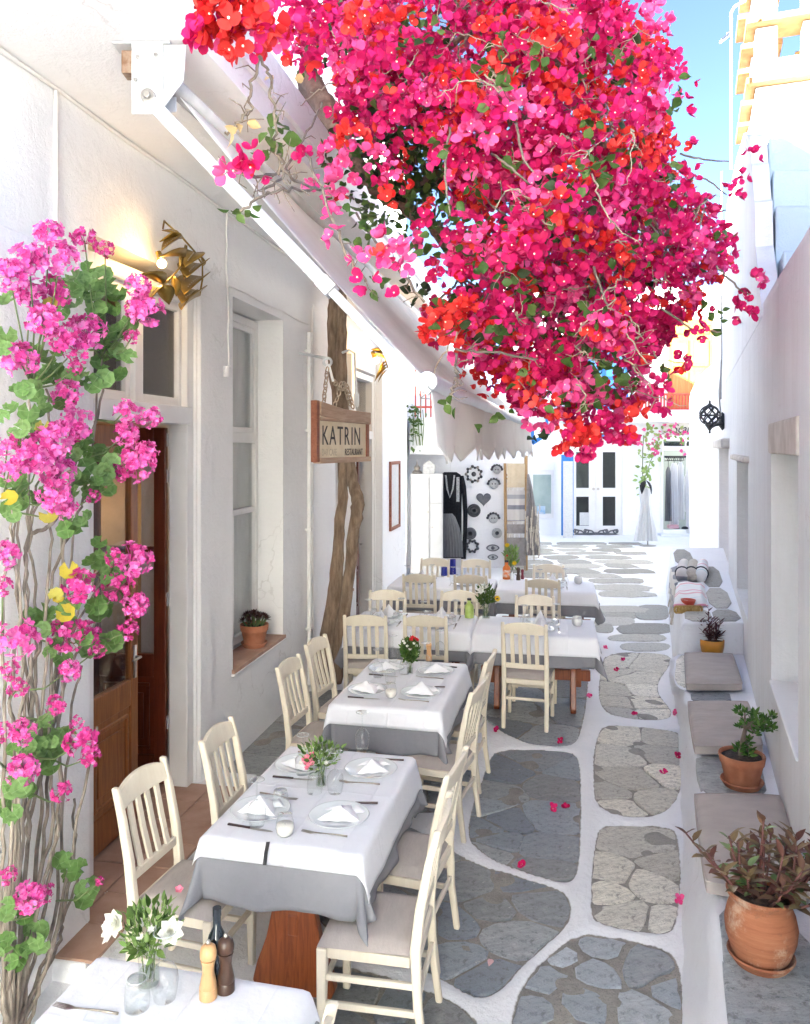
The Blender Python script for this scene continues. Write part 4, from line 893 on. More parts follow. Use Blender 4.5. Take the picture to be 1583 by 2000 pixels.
b = MB(); b.box(-0.06, 0.06, -0.04, 0.04, -0.015, 0.015, Matrix.Translation(at(1416, 74, Yp)) @ Matrix.Rotation(R(-40), 4, 'Y')); b.tube([at(1420, 66, Yp), at(1429, 58, Yp)], 0.012, 6); b.build('floodlight', M['steel'], pl, bevel=0.004)
# ---- globe lantern and its cables
YL = RY(1424, 0) ; Yg = 12.05
wallpt = rp(RA(1417, 0.0), 0, 0)
lg = root('globe_lantern', at(1410, 835, Yg), 'black openwork globe lantern on a bracket on the right hand wall', 'lantern', world=True)
gc = at(1387, 811, Yg); r = 0.148
b = MB()
for k in range(7):
    for sgn in (1, -1): b.tube([gc + Vector((r*math.sin(t)*math.cos(k*2*math.pi/7 + sgn*t*0.85), r*math.sin(t)*math.sin(k*2*math.pi/7 + sgn*t*0.85), r*math.cos(t))) for t in np.linspace(0.1, math.pi-0.1, 15)], 0.011, 5)
for t in (0.5, math.pi/2, 2.64): b.tube([gc + Vector((r*math.sin(t)*math.cos(a), r*math.sin(t)*math.sin(a), r*math.cos(t))) for a in np.linspace(0, 2*math.pi, 25)], 0.010, 5)
b.build('globe', M['black'], lg, smooth=True)
b = MB(); b.lathe([(0.001,-0.02),(0.05,-0.01),(0.055,0.01),(0.03,0.03),(0.012,0.05),(0.022,0.065),(0.008,0.085),(0.0,0.10)], 12, gc + Vector((0,0,r-0.01))); b.lathe([(0.0,-0.13),(0.018,-0.12),(0.012,-0.09),(0.03,-0.06),(0.07,0.0),(0.06,0.01),(0.0,0.012)], 12, gc + Vector((0,0,-r+0.0))); b.build('finial', M['black'], lg, smooth=True)
wp = at(1415, 822, Yg+0.25); wp = Vector((0.528+0.3597*wp.y-0.03, wp.y, wp.z)); b = MB(); p0 = gc + Vector((0,0,-r-0.05))
b.tube([p0, p0.lerp(wp, 0.4)+Vector((0,0,0.0)), wp + Vector((0,0,-0.03))], [0.02, 0.02, 0.04], 8); b.lathe([(0.0,-0.15),(0.02,-0.13),(0.055,-0.08),(0.06,0.06),(0.03,0.11),(0.0,0.14)], 10, wp); b.build('bracket', M['black'], lg, smooth=True)
cb = root('wall_cable', wp + Vector((0,0,1)), 'grey electric cable looping down the right hand wall to the globe lantern', 'cable', world=True)
def wallat(px, py, out=0.025):
    Y = RY(px, out); return at(px, py, Y)
wy = lambda px, py: Vector((0.528 + 0.3597*(Yg+0.25) - 0.05 + (px-1416)*0.0062, Yg + 0.25 + (px-1416)*0.012, CZ - (py-HY)/F*(Yg+0.25)))
for pts in ([(1421,620),(1422,660),(1423,705),(1417,725),(1404,745),(1394,765),(1399,785),(1408,800),(1413,812)], [(1419,700),(1409,735),(1415,775),(1410,740),(1417,705),(1413,780)], [(1421,620),(1419,500),(1420,400),(1425,330)]):
    b = MB(); b.tube([wy(x, y) for x, y in pts], 0.012, 6); b.build('cable', simple('grey_cable', (0.36,0.35,0.34), 0.7), cb, smooth=True)
# ================================================================== FAR: shops round the little square
# ---- souvenir shop wall with ceramics, facing the camera
YS = 16.0
X_ = lambda px, Y: (px-CX)/F*Y
Z_ = lambda py, Y: CZ - (py-HY)/F*Y
sh = root('souvenir_shop', (1, YS+1, 0), 'white souvenir shop at the end of the left side hung with ceramics', 'building', world=True)
def wb(par, name, px0, px1, py0, py1, Y, th, mat, bv=0.0, zmin=None):
    b = MB(); z0 = Z_(py1, Y) if zmin is None else zmin; b.box(X_(px0, Y), X_(px1, Y), Y, Y+th, z0, Z_(py0, Y)); return b.build(name, mat, par, bevel=bv)
wb(sh, 'wall', 795, 1000, 770, 0, YS, 2.6, M['wall'], 0.02, -0.05)
wb(sh, 'wall', 700, 794, 250, 0, YS-1.5, 4.0, M['wall'], 0.02, -0.05)  # raised far above the shop, out of view, to block the sun
hs_ = root('sun_block_house', (0.0, 20.3, 0), 'hidden white house added behind the souvenir shop to shade the square', 'building', world=True)  # house out of view, added to keep sun off the far square
b = MB(); b.box(-5, 1.85, 18.9, 22.6, -0.05, 5.5); b.build('wall', M['white'], hs_); b = MB(); b.box(-5.1, 1.9, 18.85, 22.65, 5.5, 5.65); b.build('roof', M['white'], hs_)
wb(sh, 'balcony', 800, 880, 815, 888, YS-1.2, 1.19, M['wall'], 0.03)
b = MB()
for px in (812, 822, 832, 842): b.tube([at(px, 815, YS-1.15), at(px, 690, YS-1.15)], 0.014, 6)
b.tube([at(805, 795, YS-1.15), at(850, 795, YS-1.15)], 0.02, 6); b.tube([at(805, 702, YS-1.15), at(850, 702, YS-1.15)], 0.02, 6); b.build('railing', M['red'], sh)
# cabinet
cbn = root('white_cabinet', (X_(830, 14.6), 14.8, 0), 'tall plain white cabinet beside the black knitted dress', 'cabinet', world=True)
M['cab'] = simple('cabinet_paint', (0.58, 0.58, 0.575), 0.5, (0.54, 0.54, 0.53), 4)
wb(cbn, 'carcass', 802, 866, 926, 0, 14.6, 0.45, M['cab'], 0.012, 0.0); wb(cbn, 'cabinet_door', 804, 838, 932, 1105, 14.575, 0.022, M['cab'], 0.006)
wb(cbn, 'cabinet_door', 841, 864, 985, 1105, 14.575, 0.022, M['cab'], 0.006); wb(cbn, 'cabinet_door', 841, 864, 932, 982, 14.575, 0.022, M['cab'], 0.006)
for px, py in ((836, 1000), (845, 1030)):
    b = MB(); b.tube([at(px, py, 14.57), at(px, py, 14.53)], 0.02, 8); b.build('knob', M['steel'], cbn)
for px, h, lab in ((815, 0.20, 'small spired ornament on top of the white cabinet'), (838, 0.22, 'white ceramic house ornament on top of the white cabinet')):
    b = MB(); c = at(px, 925, 14.8); c.z = Z_(926, 14.6)
    if px == 815: b.lathe([(0.0,0),(0.09,0),(0.10,0.03),(0.05,0.07),(0.06,0.12),(0.02,0.17),(0.0,0.26)], 12, c)
    else: b.box(c.x-.11, c.x+.11, c.y-.07, c.y+.07, c.z, c.z+.15); b.add([c + Vector(p) for p in ((-.13,-.08,.152),(.13,-.08,.152),(.13,.08,.152),(-.13,.08,.152),(0,-.08,.25),(0,.08,.25))], [(0,1,4),(2,3,5),(1,2,5,4),(3,0,4,5),(3,2,1,0)])
    tag(b.build('ornament', M['dsteel'] if px == 815 else M['deco_w'], top=True, bevel=0.004), lab, 'ornament')
# black dress on a hanger
def garment(par, name, outline, Y, mat, th=0.10, folds=9, amp=0.02):
    """hanging cloth body: rows of (py, px_left, px_right), rounded front and back"""
    rows = outline; NX = 22; vs = []; fs = []
    for side in (0, 1):
        for (py, xl, xr) in rows:
            for i in range(NX+1):
                t = i/NX; px = xl + (xr-xl)*t; e = math.sqrt(max(0, 1-(2*t-1)**2))
                d = -th*0.5*e + amp*math.sin(t*folds*2*math.pi+py*0.03)*min(1, (py-rows[0][0])/60.0)*e if side == 0 else th*0.35*e
                vs.append(at(px, py, Y + d + (0.002 if side else 0)))
    W = NX+1; n = len(rows)
    for s in (0, 1):
        for j in range(n-1):
            for i in range(NX): a = s*n*W + j*W + i; fs.append((a, a+1, a+W+1, a+W) if s else (a, a+W, a+W+1, a+1))
    b = MB(); b.add(vs, fs); return b.build(name, mat, par, smooth=True, recalc=False)
dk = root('black_dress', at(885, 1000, YS-0.15), 'black knitted dress with grey embroidered bands hanging on the shop wall', 'dress', world=True)
YD = YS-0.16
garment(dk, 'body', [(922,868,892),(927,862,900),(938,859,904),(955,864,903),(985,865,902),(1010,866,902),(1040,867,902),(1090,866,905)], YD, M['dress_k'])
garment(dk, 'sleeve', [(928,856,864),(940,853,864),(984,851,863)], YD-0.05, M['dress_k'], 0.08, 2); garment(dk, 'sleeve', [(929,899,906),(950,902,911),(1000,905,914),(1040,905,913),(1092,901,911)], YD-0.05, M['dress_k'], 0.08, 2)
for x0, x1 in ((860, 866), (892, 898)): wb(dk, 'embroidered_band', x0, x1, 932, 980, YD-0.065, 0.012, M['lace'])
b = MB(); b.tube([at(871,928,YD-.07), at(874,955,YD-.075), at(879,972,YD-.075), at(885,955,YD-.075), at(888,928,YD-.07)], 0.018, 6); b.build('necklace', M['lace'], dk)
b = MB(); b.tube([at(868,930,YD-.02), at(880,918,YD-.02), at(892,930,YD-.02)], 0.012, 6); b.tube([at(880,918,YD), at(880,905,YD), at(878,902,YD)], 0.008, 6); b.build('hanger', M['paint'], dk)
gk = root('grey_poncho', at(880, 1045, YS-0.4), 'grey knitted poncho hanging in front of the black dress', 'poncho', world=True)
garment(gk, 'body', [(1003,866,884),(1010,864,890),(1030,864,898),(1060,864,904),(1088,865,905)], YS-0.42, M['dress_g'], 0.12, 7, 0.03)
# ceramics on the wall
GD = 'ceramics on the souvenir shop wall'
def disc(cx, cy, rpx, mat, label, rim=None, hole=False):
    Y = YS-0.012; c = at(cx, cy, Y); r = rpx/F*Y; Mx = Matrix.Translation(c) @ Matrix.Rotation(R(90), 4, 'X')
    o = root('wall_ceramic', c, label, 'ceramic', GD, world=True)
    b = MB(); b.lathe([(0.0,0.03),(r*0.45,0.028),(r*0.5,0.04),(r*0.72,0.03),(r*0.80,0.05),(r,0.03),(r,0.0),(0,0.0)], 24, M=Mx); b.build('dish', mat, o, smooth=True, angle=40)
    if rim: b = MB(); b.lathe([(r*0.28,0.042),(r*0.34,0.05),(r*0.40,0.042)], 20, M=Mx); b.build('ring', rim, o, smooth=True)
    return o
disc(926, 997, 13, M['deco_b'], 'round black plate with grey relief below the heart on the shop wall', M['greydeco']); disc(919, 1042, 12, M['greydeco'], 'round grey plate low on the shop wall beside the poncho', M['deco_b'])
disc(971, 1041, 10, M['deco_w'], 'round white button shaped ceramic low on the shop wall', M['greydeco'])
def wreath(cx, cy, rpx, n_, mat, mat2, label, centre=False):
    Y = YS-0.02; o = root('wall_ceramic', at(cx, cy, Y), label, 'ceramic', GD, world=True)
    for k in range(n_):
        a = 2*math.pi*k/n_; b = MB(); rr = rpx*(0.95 if k % 2 else 0.78); c = at(cx+rr*math.cos(a), cy-rr*math.sin(a), Y)
        b.sphere(c, 0.032 if k % 2 else 0.026, 8, 5); b.build('bead', mat if k % 3 else mat2, o, smooth=True)
    b = MB(); b.tube([at(cx+rpx*.85*math.cos(t), cy-rpx*.85*math.sin(t), Y+0.01) for t in np.linspace(0, 2*math.pi, 24)], 0.012, 5); b.build('wire', M['greydeco'], o)
    if centre: b = MB(); b.sphere(at(cx, cy, Y), 0.05, 10, 6); b.build('centre', M['deco_b'], o, smooth=True)
wreath(926, 926, 16, 18, M['deco_b'], M['dsteel'], 'black and rust beaded wreath with a dark centre high on the shop wall', True); wreath(923, 1067, 12, 16, M['deco_b'], M['greydeco'], 'small open black beaded wreath low on the shop wall')
def face(cx, cy, rpx, label, crown=True):
    o = disc(cx, cy, rpx, M['deco_w'], label)
    Y = YS-0.07
    for dx in (-0.3, 0.3): b = MB(); b.sphere(at(cx+dx*rpx, cy-0.1*rpx, Y), 0.014, 6, 4); b.build('eye', M['deco_b'], o)
    if crown:
        for k in range(7):
            a = math.pi*(0.05+0.9*k/6); b = MB(); b.sphere(at(cx+1.25*rpx*math.cos(a), cy-1.15*rpx*math.sin(a), YS-0.02), 0.03, 8, 5); b.build('leaf', M['deco_b'], o, smooth=True)
face(965, 946, 9, 'white ceramic face with black leaf crown right of the beaded wreath'); face(971, 918, 8, 'white ceramic face half hidden under the awning valance'); face(964, 1013, 9, 'pale ceramic face with leaf ears right of the black plate')
o = root('wall_ceramic', at(945, 974, YS), 'grey heart shaped ceramic on the shop wall', 'ceramic', GD, world=True)
hp = []
for t in np.linspace(0, 2*math.pi, 28, endpoint=False):
    hp.append((16*math.sin(t)**3*0.0093, (13*math.cos(t)-5*math.cos(2*t)-2*math.cos(3*t)-math.cos(4*t))*0.0093))
b = MB(); b.prism(hp, 0, 0.045, 0.025, Matrix.Translation(at(945, 974, YS-0.003)) @ Matrix.Rotation(R(90), 4, 'X')); b.build('heart', M['greydeco'], o, bevel=0.004)
for cy, s, lab in ((1070, 1.0, 'larger blue grey eye ornament on the shop wall'), (1088, 0.8, 'smaller eye ornament under the larger eye on the shop wall')):
    o = root('wall_ceramic', at(963, cy, YS), lab, 'ceramic', GD, world=True); w = 0.135*s
    P = [(w*math.cos(t), 0.52*w*math.copysign(abs(math.sin(t))**1.3, math.sin(t))) for t in np.linspace(0, 2*math.pi, 24, endpoint=False)]
    Mx = Matrix.Translation(at(963, cy, YS-0.003)) @ Matrix.Rotation(R(90), 4, 'X')
    b = MB(); b.prism(P, 0, 0.02, 0.004, Mx); b.build('rim', M['greydeco'], o); b = MB(); b.prism([(x*0.78, y*0.70) for x, y in P], 0.0202, 0.026, 0.003, Mx); b.build('white', M['deco_w'], o)
    b = MB(); b.lathe([(0.0,0.04),(w*0.24,0.036),(w*0.28,0.0262),(0,0.0262)], 14, M=Mx); b.build('iris', M['greydeco'], o, smooth=True)
# ladder rack with towels
ld_ = root('towel_ladder', at(1010, 1100, YS-0.3), 'wooden ladder rack leaning on the shop wall with towels over its rungs', 'rack', world=True); YLd = YS-0.35
b = MB(); b.tube([at(989, 1115, YLd), at(987, 905, YLd+.2)], 0.03, 8); b.build('rail', M['rib'], ld_); b = MB(); b.tube([at(1028, 1115, YLd), at(1028, 890, YLd+.2)], 0.035, 8); b.build('rail', M['rib'], ld_)
for py in (928, 935, 1018, 1040): b = MB(); b.tube([at(988, py, YLd+.12), at(1030, py-2, YLd+.12)], 0.016, 6); b.build('rung', M['rib'], ld_)
def towel(px0, px1, py0, py1, Y, mat, label, fr=True):
    o = root('hung_towel', at((px0+px1)/2, py0, Y), label, 'towel', 'towels on the ladder rack', world=True)
    garment(o, 'towel', [(py0, px0, px1), (py0+(py1-py0)*0.3, px0, px1), ((py0+py1)/2, px0+.5, px1-.5), (py1, px0, px1)], Y, mat, 0.05, 3, 0.012)
    if fr:
        b = MB()
        for k in range(14): x = px0 + (px1-px0)*(k+0.5)/14; b.tube([at(x, py1, Y-.02), at(x+random.uniform(-.6,.6), py1+8, Y-.02)], 0.011, 4)
        stuff(b.build('fringe', M['fringe'], o))
towel(991, 1026, 905, 952, YLd+.05, M['towel_t'], 'beige towel folded on the top rung of the ladder rack'); towel(991, 1026, 958, 1018, YLd+.02, M['towel'], 'pale towel with grey band on the ladder rack'); towel(990, 1026, 1024, 1042, YLd, M['towel_g'], 'short grey brown towel low on the ladder rack'); towel(990, 1028, 1050, 1105, YLd-.05, M['towel_g'], 'dark grey towel at the bottom of the ladder rack')
tg = root('hanging_throw', at(1040, 930, YLd-.1), 'long grey brown throw with cream tassels hanging from the right of the ladder rack', 'throw', world=True)
garment(tg, 'throw', [(926,1030,1034),(950,1029,1040),(1000,1028,1048),(1050,1027,1055),(1085,1028,1056)], YLd-.1, M['towel_g'], 0.14, 4, 0.04)
for k in range(34):
    b = MB(); x = 1027 + random.random()*28; y0 = random.uniform(985, 1080); b.tube([at(x, y0, YLd-.22), at(x+random.uniform(-2,2), y0+random.uniform(10,26), YLd-.22)], 0.014, 4); b.build('tassel', M['fringe'], tg)
# trailing plant on the balcony box
pv = root('trailing_plant', at(815, 800, YS-1.3), 'small trailing green plant spilling over the white shop balcony', 'plant', world=True)
def leaf_mesh(name, L, w, mat, bend=0.25, fold=0.2, n_=4):
    vs = []; fs = []
    for i in range(n_+1):
        t = i/n_; hw = w*math.sin(math.pi*min(0.999, max(0.001, t**0.8)))*0.5; z = -bend*L*t*t
        vs += [(-hw, L*t, z + fold*hw), (0, L*t, z), (hw, L*t, z + fold*hw)]
    for i in range(n_):
        a = 3*i; fs += [(a, a+1, a+4, a+3), (a+1, a+2, a+5, a+4)]
    me = bpy.data.meshes.new(name); me.from_pydata(vs, [], fs); me.materials.append(mat); me.polygons.foreach_set('use_smooth', [True]*len(fs)); return me
def orient(p, d, roll=0.0, s=1.0):
    d = Vector(d).normalized(); q = d.to_track_quat('Y', 'Z').to_matrix().to_4x4()
    return Matrix.Translation(p) @ q @ Matrix.Rotation(roll, 4, 'Y') @ Matrix.Scale(s, 4)
def rdir(zlo=-1, zhi=1):
    z = random.uniform(zlo, zhi); a = random.uniform(0, 2*math.pi); r_ = math.sqrt(max(0, 1-z*z)); return Vector((r_*math.cos(a), r_*math.sin(a), z))
lmsmall = leaf_mesh('leaf', 0.10, 0.05, M['leaf'])
for k in range(70):
    x = random.gauss(815, 10); y = random.uniform(790, 850) if random.random() < .6 else random.uniform(790, 885)
    x = 810 + (x-815)*(0.5 if y > 830 else 1); link('leaf', lmsmall, pv, orient(at(x, y, YS-1.25+random.uniform(-.1,.03)), rdir(-1, .6), random.random()*6))
b = MB()
for k in range(6): x = 806+k*4; b.tube([at(x, 800, YS-1.24), at(x+random.uniform(-4,4), 830, YS-1.26), at(x+random.uniform(-6,6), 870, YS-1.25)], 0.008, 5)
b.build('stem', M['green_stem'], pv)

# ---- white shop with double doors, straight ahead
YF = 21.9
ws = root('white_shop', (6, YF+2, 0), 'bright white shop with double doors and balcony at the end of the alley', 'building', world=True)
def fb(name, px0, px1, py0, py1, dY=0.0, th=0.1, mat='white', bv=0.0, par=None, zmin=None): return wb(par or ws, name, px0, px1, py0, py1, YF+dY, th, M[mat] if isinstance(mat, str) else mat, bv, zmin)
# wall with door openings (double door 1112..1217 x 868..1048 ; shop opening 1296..1352 x 880..1040)
for a, c, d, e in ((980,1112,560,0),(1217,1296,560,0),(1353,1460,560,0),(1112,1217,560,866),(1296,1353,560,852)):
    fb('wall', a, c, d, e, 0, 0.5, 'white', 0, None, -0.05 if e == 0 else None)
fb('wall', 980, 1460, 560, 0, 2.5, 0.3, 'white', 0, None, -0.05)
fb('balcony_slab', 1040, 1420, 800, 824, -0.9, 0.9, 'white', 0.03)
# double doors: two leaves, each with two glass panes
for x0, x1 in ((1113, 1164.3), (1165, 1216.3)):
    parts = MB(); Y = YF+0.05; gx0, gx1 = (1126, 1151) if x0 < 1150 else (1178, 1203)
    for a, c, d, e in ((x0, gx0, 868, 1048), (gx1, x1, 868, 1048), (gx0, gx1, 868, 883), (gx0, gx1, 953, 970), (gx0, gx1, 1027, 1048)):
        parts.box(X_(a, Y), X_(c, Y), Y, Y+0.06, Z_(e, Y), Z_(d, Y))
    dr = parts.build('door', M['paint'], ws)
    for d, e in ((883, 953), (970, 1027)):
        q = MB(); q.box(X_(gx0, Y), X_(gx1, Y), Y+0.02, Y+0.03, Z_(e, Y), Z_(d, Y)); q.build('pane', M['pane_dark'], dr)
    q = MB(); q.tube([at(1160 if x0 < 1150 else 1169, 955, Y-.05), at(1160 if x0 < 1150 else 1169, 955, Y)], 0.04, 8); q.build('knob', M['steel'], dr)
    # wave scroll ornament
    cx = (x0+x1)/2; s = -1 if x0 < 1150 else 1
    q = MB(); P = [(cx-26, 1046), (cx+26, 1046)]
    def scroll(bx, by, r, n_=16): return [at(bx + (r*(1-t/14))*math.cos(t)*1.0, by - (r*(1-t/14))*math.sin(t), Y-0.02) for t in np.linspace(0.2, 9.5, n_)]
    base = [(cx+s*27, 1046.5), (cx-s*26, 1046.5), (cx-s*26, 1039.5), (cx-s*10, 1041), (cx+s*8, 1041.5)]
    q.add([at(x, y, Y-0.022) for x, y in base] + [at(x, y, Y-0.002) for x, y in base], [(0,1,2,3,4), (9,8,7,6,5)] + [(i, (i+1) % 5, 5+(i+1) % 5, 5+i) for i in range(5)])
    for bx in (cx-s*8, cx+s*12):
        q.tube([at(bx - s*18, 1044, Y-.015), at(bx - s*10, 1037, Y-.015)] + [at(bx + s*5.5*(1-t/11)*math.cos(t+2.4)*-1, 1037.5 - 5*(1-t/11)*math.sin(t+2.4), Y-.015) for t in np.linspace(0, 8, 16)], 0.022, 5)
    q.build('wave_ornament', M['greydeco'], dr)
fb('blind', 1126, 1151, 884, 952, 0.35, 0.02, 'curtain'); 
fb('notice', 1133, 1151, 1001, 1026, 0.06, 0.01, 'paper')
fb('interior', 1112, 1217, 868, 1048, 1.4, 0.05, 'greydeco'); fb('shop_floor', 1112, 1217, 1046, 1052, 0.1, 1.3, 'tile') if False else None
fb('awning_bar', 1150, 1216, 848, 858, -0.35, 0.35, 'blue_dk', 0.01)
# boutique opening with dresses
Y = YF
fb('shop_frame', 1292, 1296.5, 866, 1048, -0.04, 0.14, 'paint'); fb('shop_frame', 1296.6, 1353, 866, 880, -0.04, 0.14, 'paint'); fb('pane', 1298, 1338, 862, 871, -0.06, 0.01, 'pane_dark') ; fb('pane', 1342, 1353, 862, 871, -0.06, 0.01, 'pane_dark')
fb('shop_interior', 1290, 1360, 860, 1050, 1.5, 0.05, simple('sage_interior', (0.40, 0.43, 0.37), 0.9)); fb('shop_step', 1292, 1352, 1043, 1050, -0.3, 0.3, 'white', 0.01, None, 0.0)
fb('sign_board', 1296, 1356, 826, 850, -0.05, 0.05, simple('cream_sign_board', (0.70, 0.67, 0.58), 0.8))
text('Scanty', 'lettering', M['black'], ws, Vector(at(1314, 845, YF-0.06)) - Vector(ws['_world']), (R(90), 0, 0), 0.34, 0.85, 0.004, 0.35)
for i, (a, c, d, e, nm_, mt) in enumerate(((1300,1312,912,1018,'long pale grey dress at the left end of the boutique rail','dress_g'),(1309,1326,904,1025,'long white linen dress in the middle of the boutique rail','dress_w'),(1323,1337,902,1015,'short sleeved white dress at the right of the boutique rail','dress_w'),(1336,1350,925,1000,'cream blouse at the back of the boutique','dress_w'))):
    o = root('hung_dress', at((a+c)/2, d, YF+0.4), nm_, 'dress', 'dresses on the boutique rail', world=True)
    garment(o, 'dress', [(d, a+4, c-4), (d+8, a+1, c-1), (d+30, a+1, c-1), ((d+e)/2, a, c), (e, a-1, c+1)], YF+0.35+0.12*i, M[mt], 0.16, 4, 0.04)
    b = MB(); b.tube([at((a+c)/2, d, YF+0.35+.12*i), at((a+c)/2, 893, YF+0.35+.12*i)], 0.008, 5); b.build('hanger', M['black'], o)
rl = root('clothes_rail', at(1325, 892, YF+0.5), 'black clothes rail with hangers inside the boutique', 'rail', world=True); b = MB(); b.tube([at(1299, 892, YF+.5), at(1353, 892, YF+.5)], 0.03, 8)
for k in range(9): x = 1302+k*4; b.tube([at(x, 892, YF+.5), at(x+3, 899, YF+.45), at(x-3, 900, YF+.55)], 0.012, 5)
b.build('rail', M['black'], rl)
for px, py, mt, lab in ((1315, 1032, 'pink', 'folded pink cloth on the boutique floor'), (1330, 1033, 'black', 'pair of black sandals on the boutique floor')):
    b = MB(); c = at(px, py, YF+0.3); b.box(-0.14, 0.14, -0.1, 0.1, 0, 0.10, Matrix.Translation(c)) if mt == 'pink' else [b.lathe([(0,0),(0.09,0),(0.10,0.03),(0.04,0.07),(0,0.07)], 10, c + Vector((dx,0,0))) for dx in (-.12,.12)]
    tag(b.build('folded_cloth' if mt == 'pink' else 'sandals', simple('pink_cloth', (0.62,0.36,0.38), 0.9) if mt == 'pink' else M['black'], top=True, bevel=0.02), lab, 'cloth' if mt == 'pink' else 'shoes')
# mannequin with a white dress and black bag
mq = root('mannequin', gp(1266, 1066), 'headless mannequin stand in a long white dress with a dark collar outside the shop', 'mannequin', world=True); Ym = gp(1266, 1066).y
garment(mq, 'dress', [(952,1254,1266),(958,1248,1274),(985,1252,1272),(1000,1250,1274),(1030,1243,1281),(1057,1238,1286)], Ym, M['dress_w'], 0.34, 6, 0.06)
b = MB(); b.tube([at(1266, 1066, Ym), at(1265, 1030, Ym)], 0.018, 8); b.lathe([(0.0,0),(0.20,0),(0.20,0.012),(0.03,0.03),(0,0.03)], 20, gp(1266, 1066)); b.build('stand', M['steel'], mq)
for dx, lean in ((-4, 0.5), (5, -0.5)):
    o = link('collar', leaf_mesh('collar', 0.34, 0.17, M['dress_k'], .3, .3), mq, orient(at(1262+dx*.3, 938, Ym-0.2), Vector((-lean*1.3, -.4, -1)), 0)); o.modifiers.new('t', 'SOLIDIFY').thickness = 0.015
# hanging basket plant with pink blooms in front of the shop
vp = root('flowering_vine', at(1262, 935, YF-0.5), 'slender pale green vine with pink blooms climbing beside the boutique', 'plant', world=True)
lf = leaf_mesh('leaf', 0.14, 0.09, petal('pale_leaf', (0.26, 0.40, 0.10), (0.40, 0.52, 0.18), 0.35)); bl_ = leaf_mesh('bloom', 0.12, 0.11, M['b_pink'])
path = [(1258,945),(1262,920),(1268,890),(1256,865),(1266,845),(1285,870),(1290,850),(1310,842),(1330,850)]
b = MB(); b.tube([at(x, y, YF-.5) for x, y in [(1258,1000),(1256,940),(1256,880),(1258,850)]], 0.012, 6); b.tube([at(x, y, YF-.5) for x, y in [(1258,940),(1272,900),(1284,872),(1288,850),(1310,840),(1336,850)]], 0.010, 6); b.build('stem', M['green_stem'], vp)
for k in range(190):
    j = random.randrange(len(path)); x = path[j][0] + random.gauss(0, 7); y = path[j][1] + random.gauss(0, 11)
    isb = (j in (3, 5, 6, 7, 8) and random.random() < 0.5); link('bloom' if isb else 'leaf', bl_ if isb else lf, vp, orient(at(x, y, YF-.5+random.gauss(0, .12)), rdir(), random.random()*6))
# window on the left, blue open door panel, upper storey
fb('window_frame', 1036, 1082, 918, 1012, -0.05, 0.05, 'paint', 0.01); fb('window_glass', 1042, 1077, 927, 1003, -0.062, 0.01, simple('teal_shop_window', (0.26, 0.36, 0.33), 0.15, (0.42, 0.50, 0.46), 1.2))
fb('window_display', 1050, 1066, 988, 1004, -0.10, 0.03, simple('display_blue_white', (0.60, 0.66, 0.70), 0.8, (0.15, 0.40, 0.62), 4), 0.01)
bd = MB(); Yb = gp(1098, 1057).y
od = fb('shop_door', 1089, 1112, 888, 1060, 0, 0.05, 'blue', 0.01, None, 0.06); od.location.y = 0; 
for o_ in (od,): o_['label'] = 'open blue framed glass door leaf'
od.data.transform(Matrix.Translation((0, -1.0, 0))) if False else None
od.matrix_basis = Matrix.Translation((0, -0.6, 0))
fb('pane', 1093, 1110, 899, 1050, -0.61, 0.01, 'milk', 0, od) if False else None
q = MB(); Yq = YF-0.612; q.box(X_(1092, YF), X_(1110.5, YF), Yq, Yq+0.009, Z_(1052, YF), Z_(900, YF)); q.build('pane', M['paper'], ws)
fb('balcony_window', 1130, 1228, 640, 800, -0.03, 0.06, 'blue', 0.01)
for a, c, d, e in ((1138,1176,650,735),(1184,1222,650,735),(1138,1176,742,798),(1184,1222,742,798)): fb('pane', a, c, d, e, -0.045, 0.012, simple('pale_blue_panel', (0.10, 0.38, 0.72), 0.4))
fb('balcony_rail', 1108, 1246, 788, 800, -0.9, 0.06, 'blue', 0.01); fb('balcony_rail', 1232, 1246, 770, 809, -0.95, 0.05, 'blue', 0.01); fb('balcony_rail', 1108, 1120, 740, 788, -0.9, 0.05, 'blue', 0.01)
b = MB(); b.bar(at(1040, 830, YF-.95), at(1040, 866, YF-.95), 0.10, 0.06, (0,1,0)); b.bar(at(1040, 866, YF-.95), at(1072, 845, YF-.95), 0.10, 0.06, (0,1,0)); b.bar(at(1066, 800, YF-.95), at(1072, 850, YF-.95), 0.06, 0.05, (0,1,0)); b.build('blue_bracket', M['blue'], ws)
# orange door and red railing on the balcony
fb('orange_door', 1306, 1393, 622, 800, -0.06, 0.06, 'orange', 0.012)
for a, c in ((1314, 1346), (1352, 1386)):
    for d, e in ((634, 652), (664, 716), (726, 796)): fb('door_panel', a, c, d, e, -0.085, 0.03, 'orange', 0.012)
    fb('door_light', a+6, c-6, 672, 706, -0.092, 0.01, 'paint')
b = MB()
for px in range(1262, 1400, 6): b.tube([at(px, 806, YF-.85), at(px, 770, YF-.85)], 0.022, 6)
b.tube([at(1258, 770, YF-.85), at(1402, 770, YF-.85)], 0.03, 6); b.build('railing', M['red'], ws); fb('railing_base', 1258, 1402, 796, 806, -0.84, 0.05, 'red', 0.01)
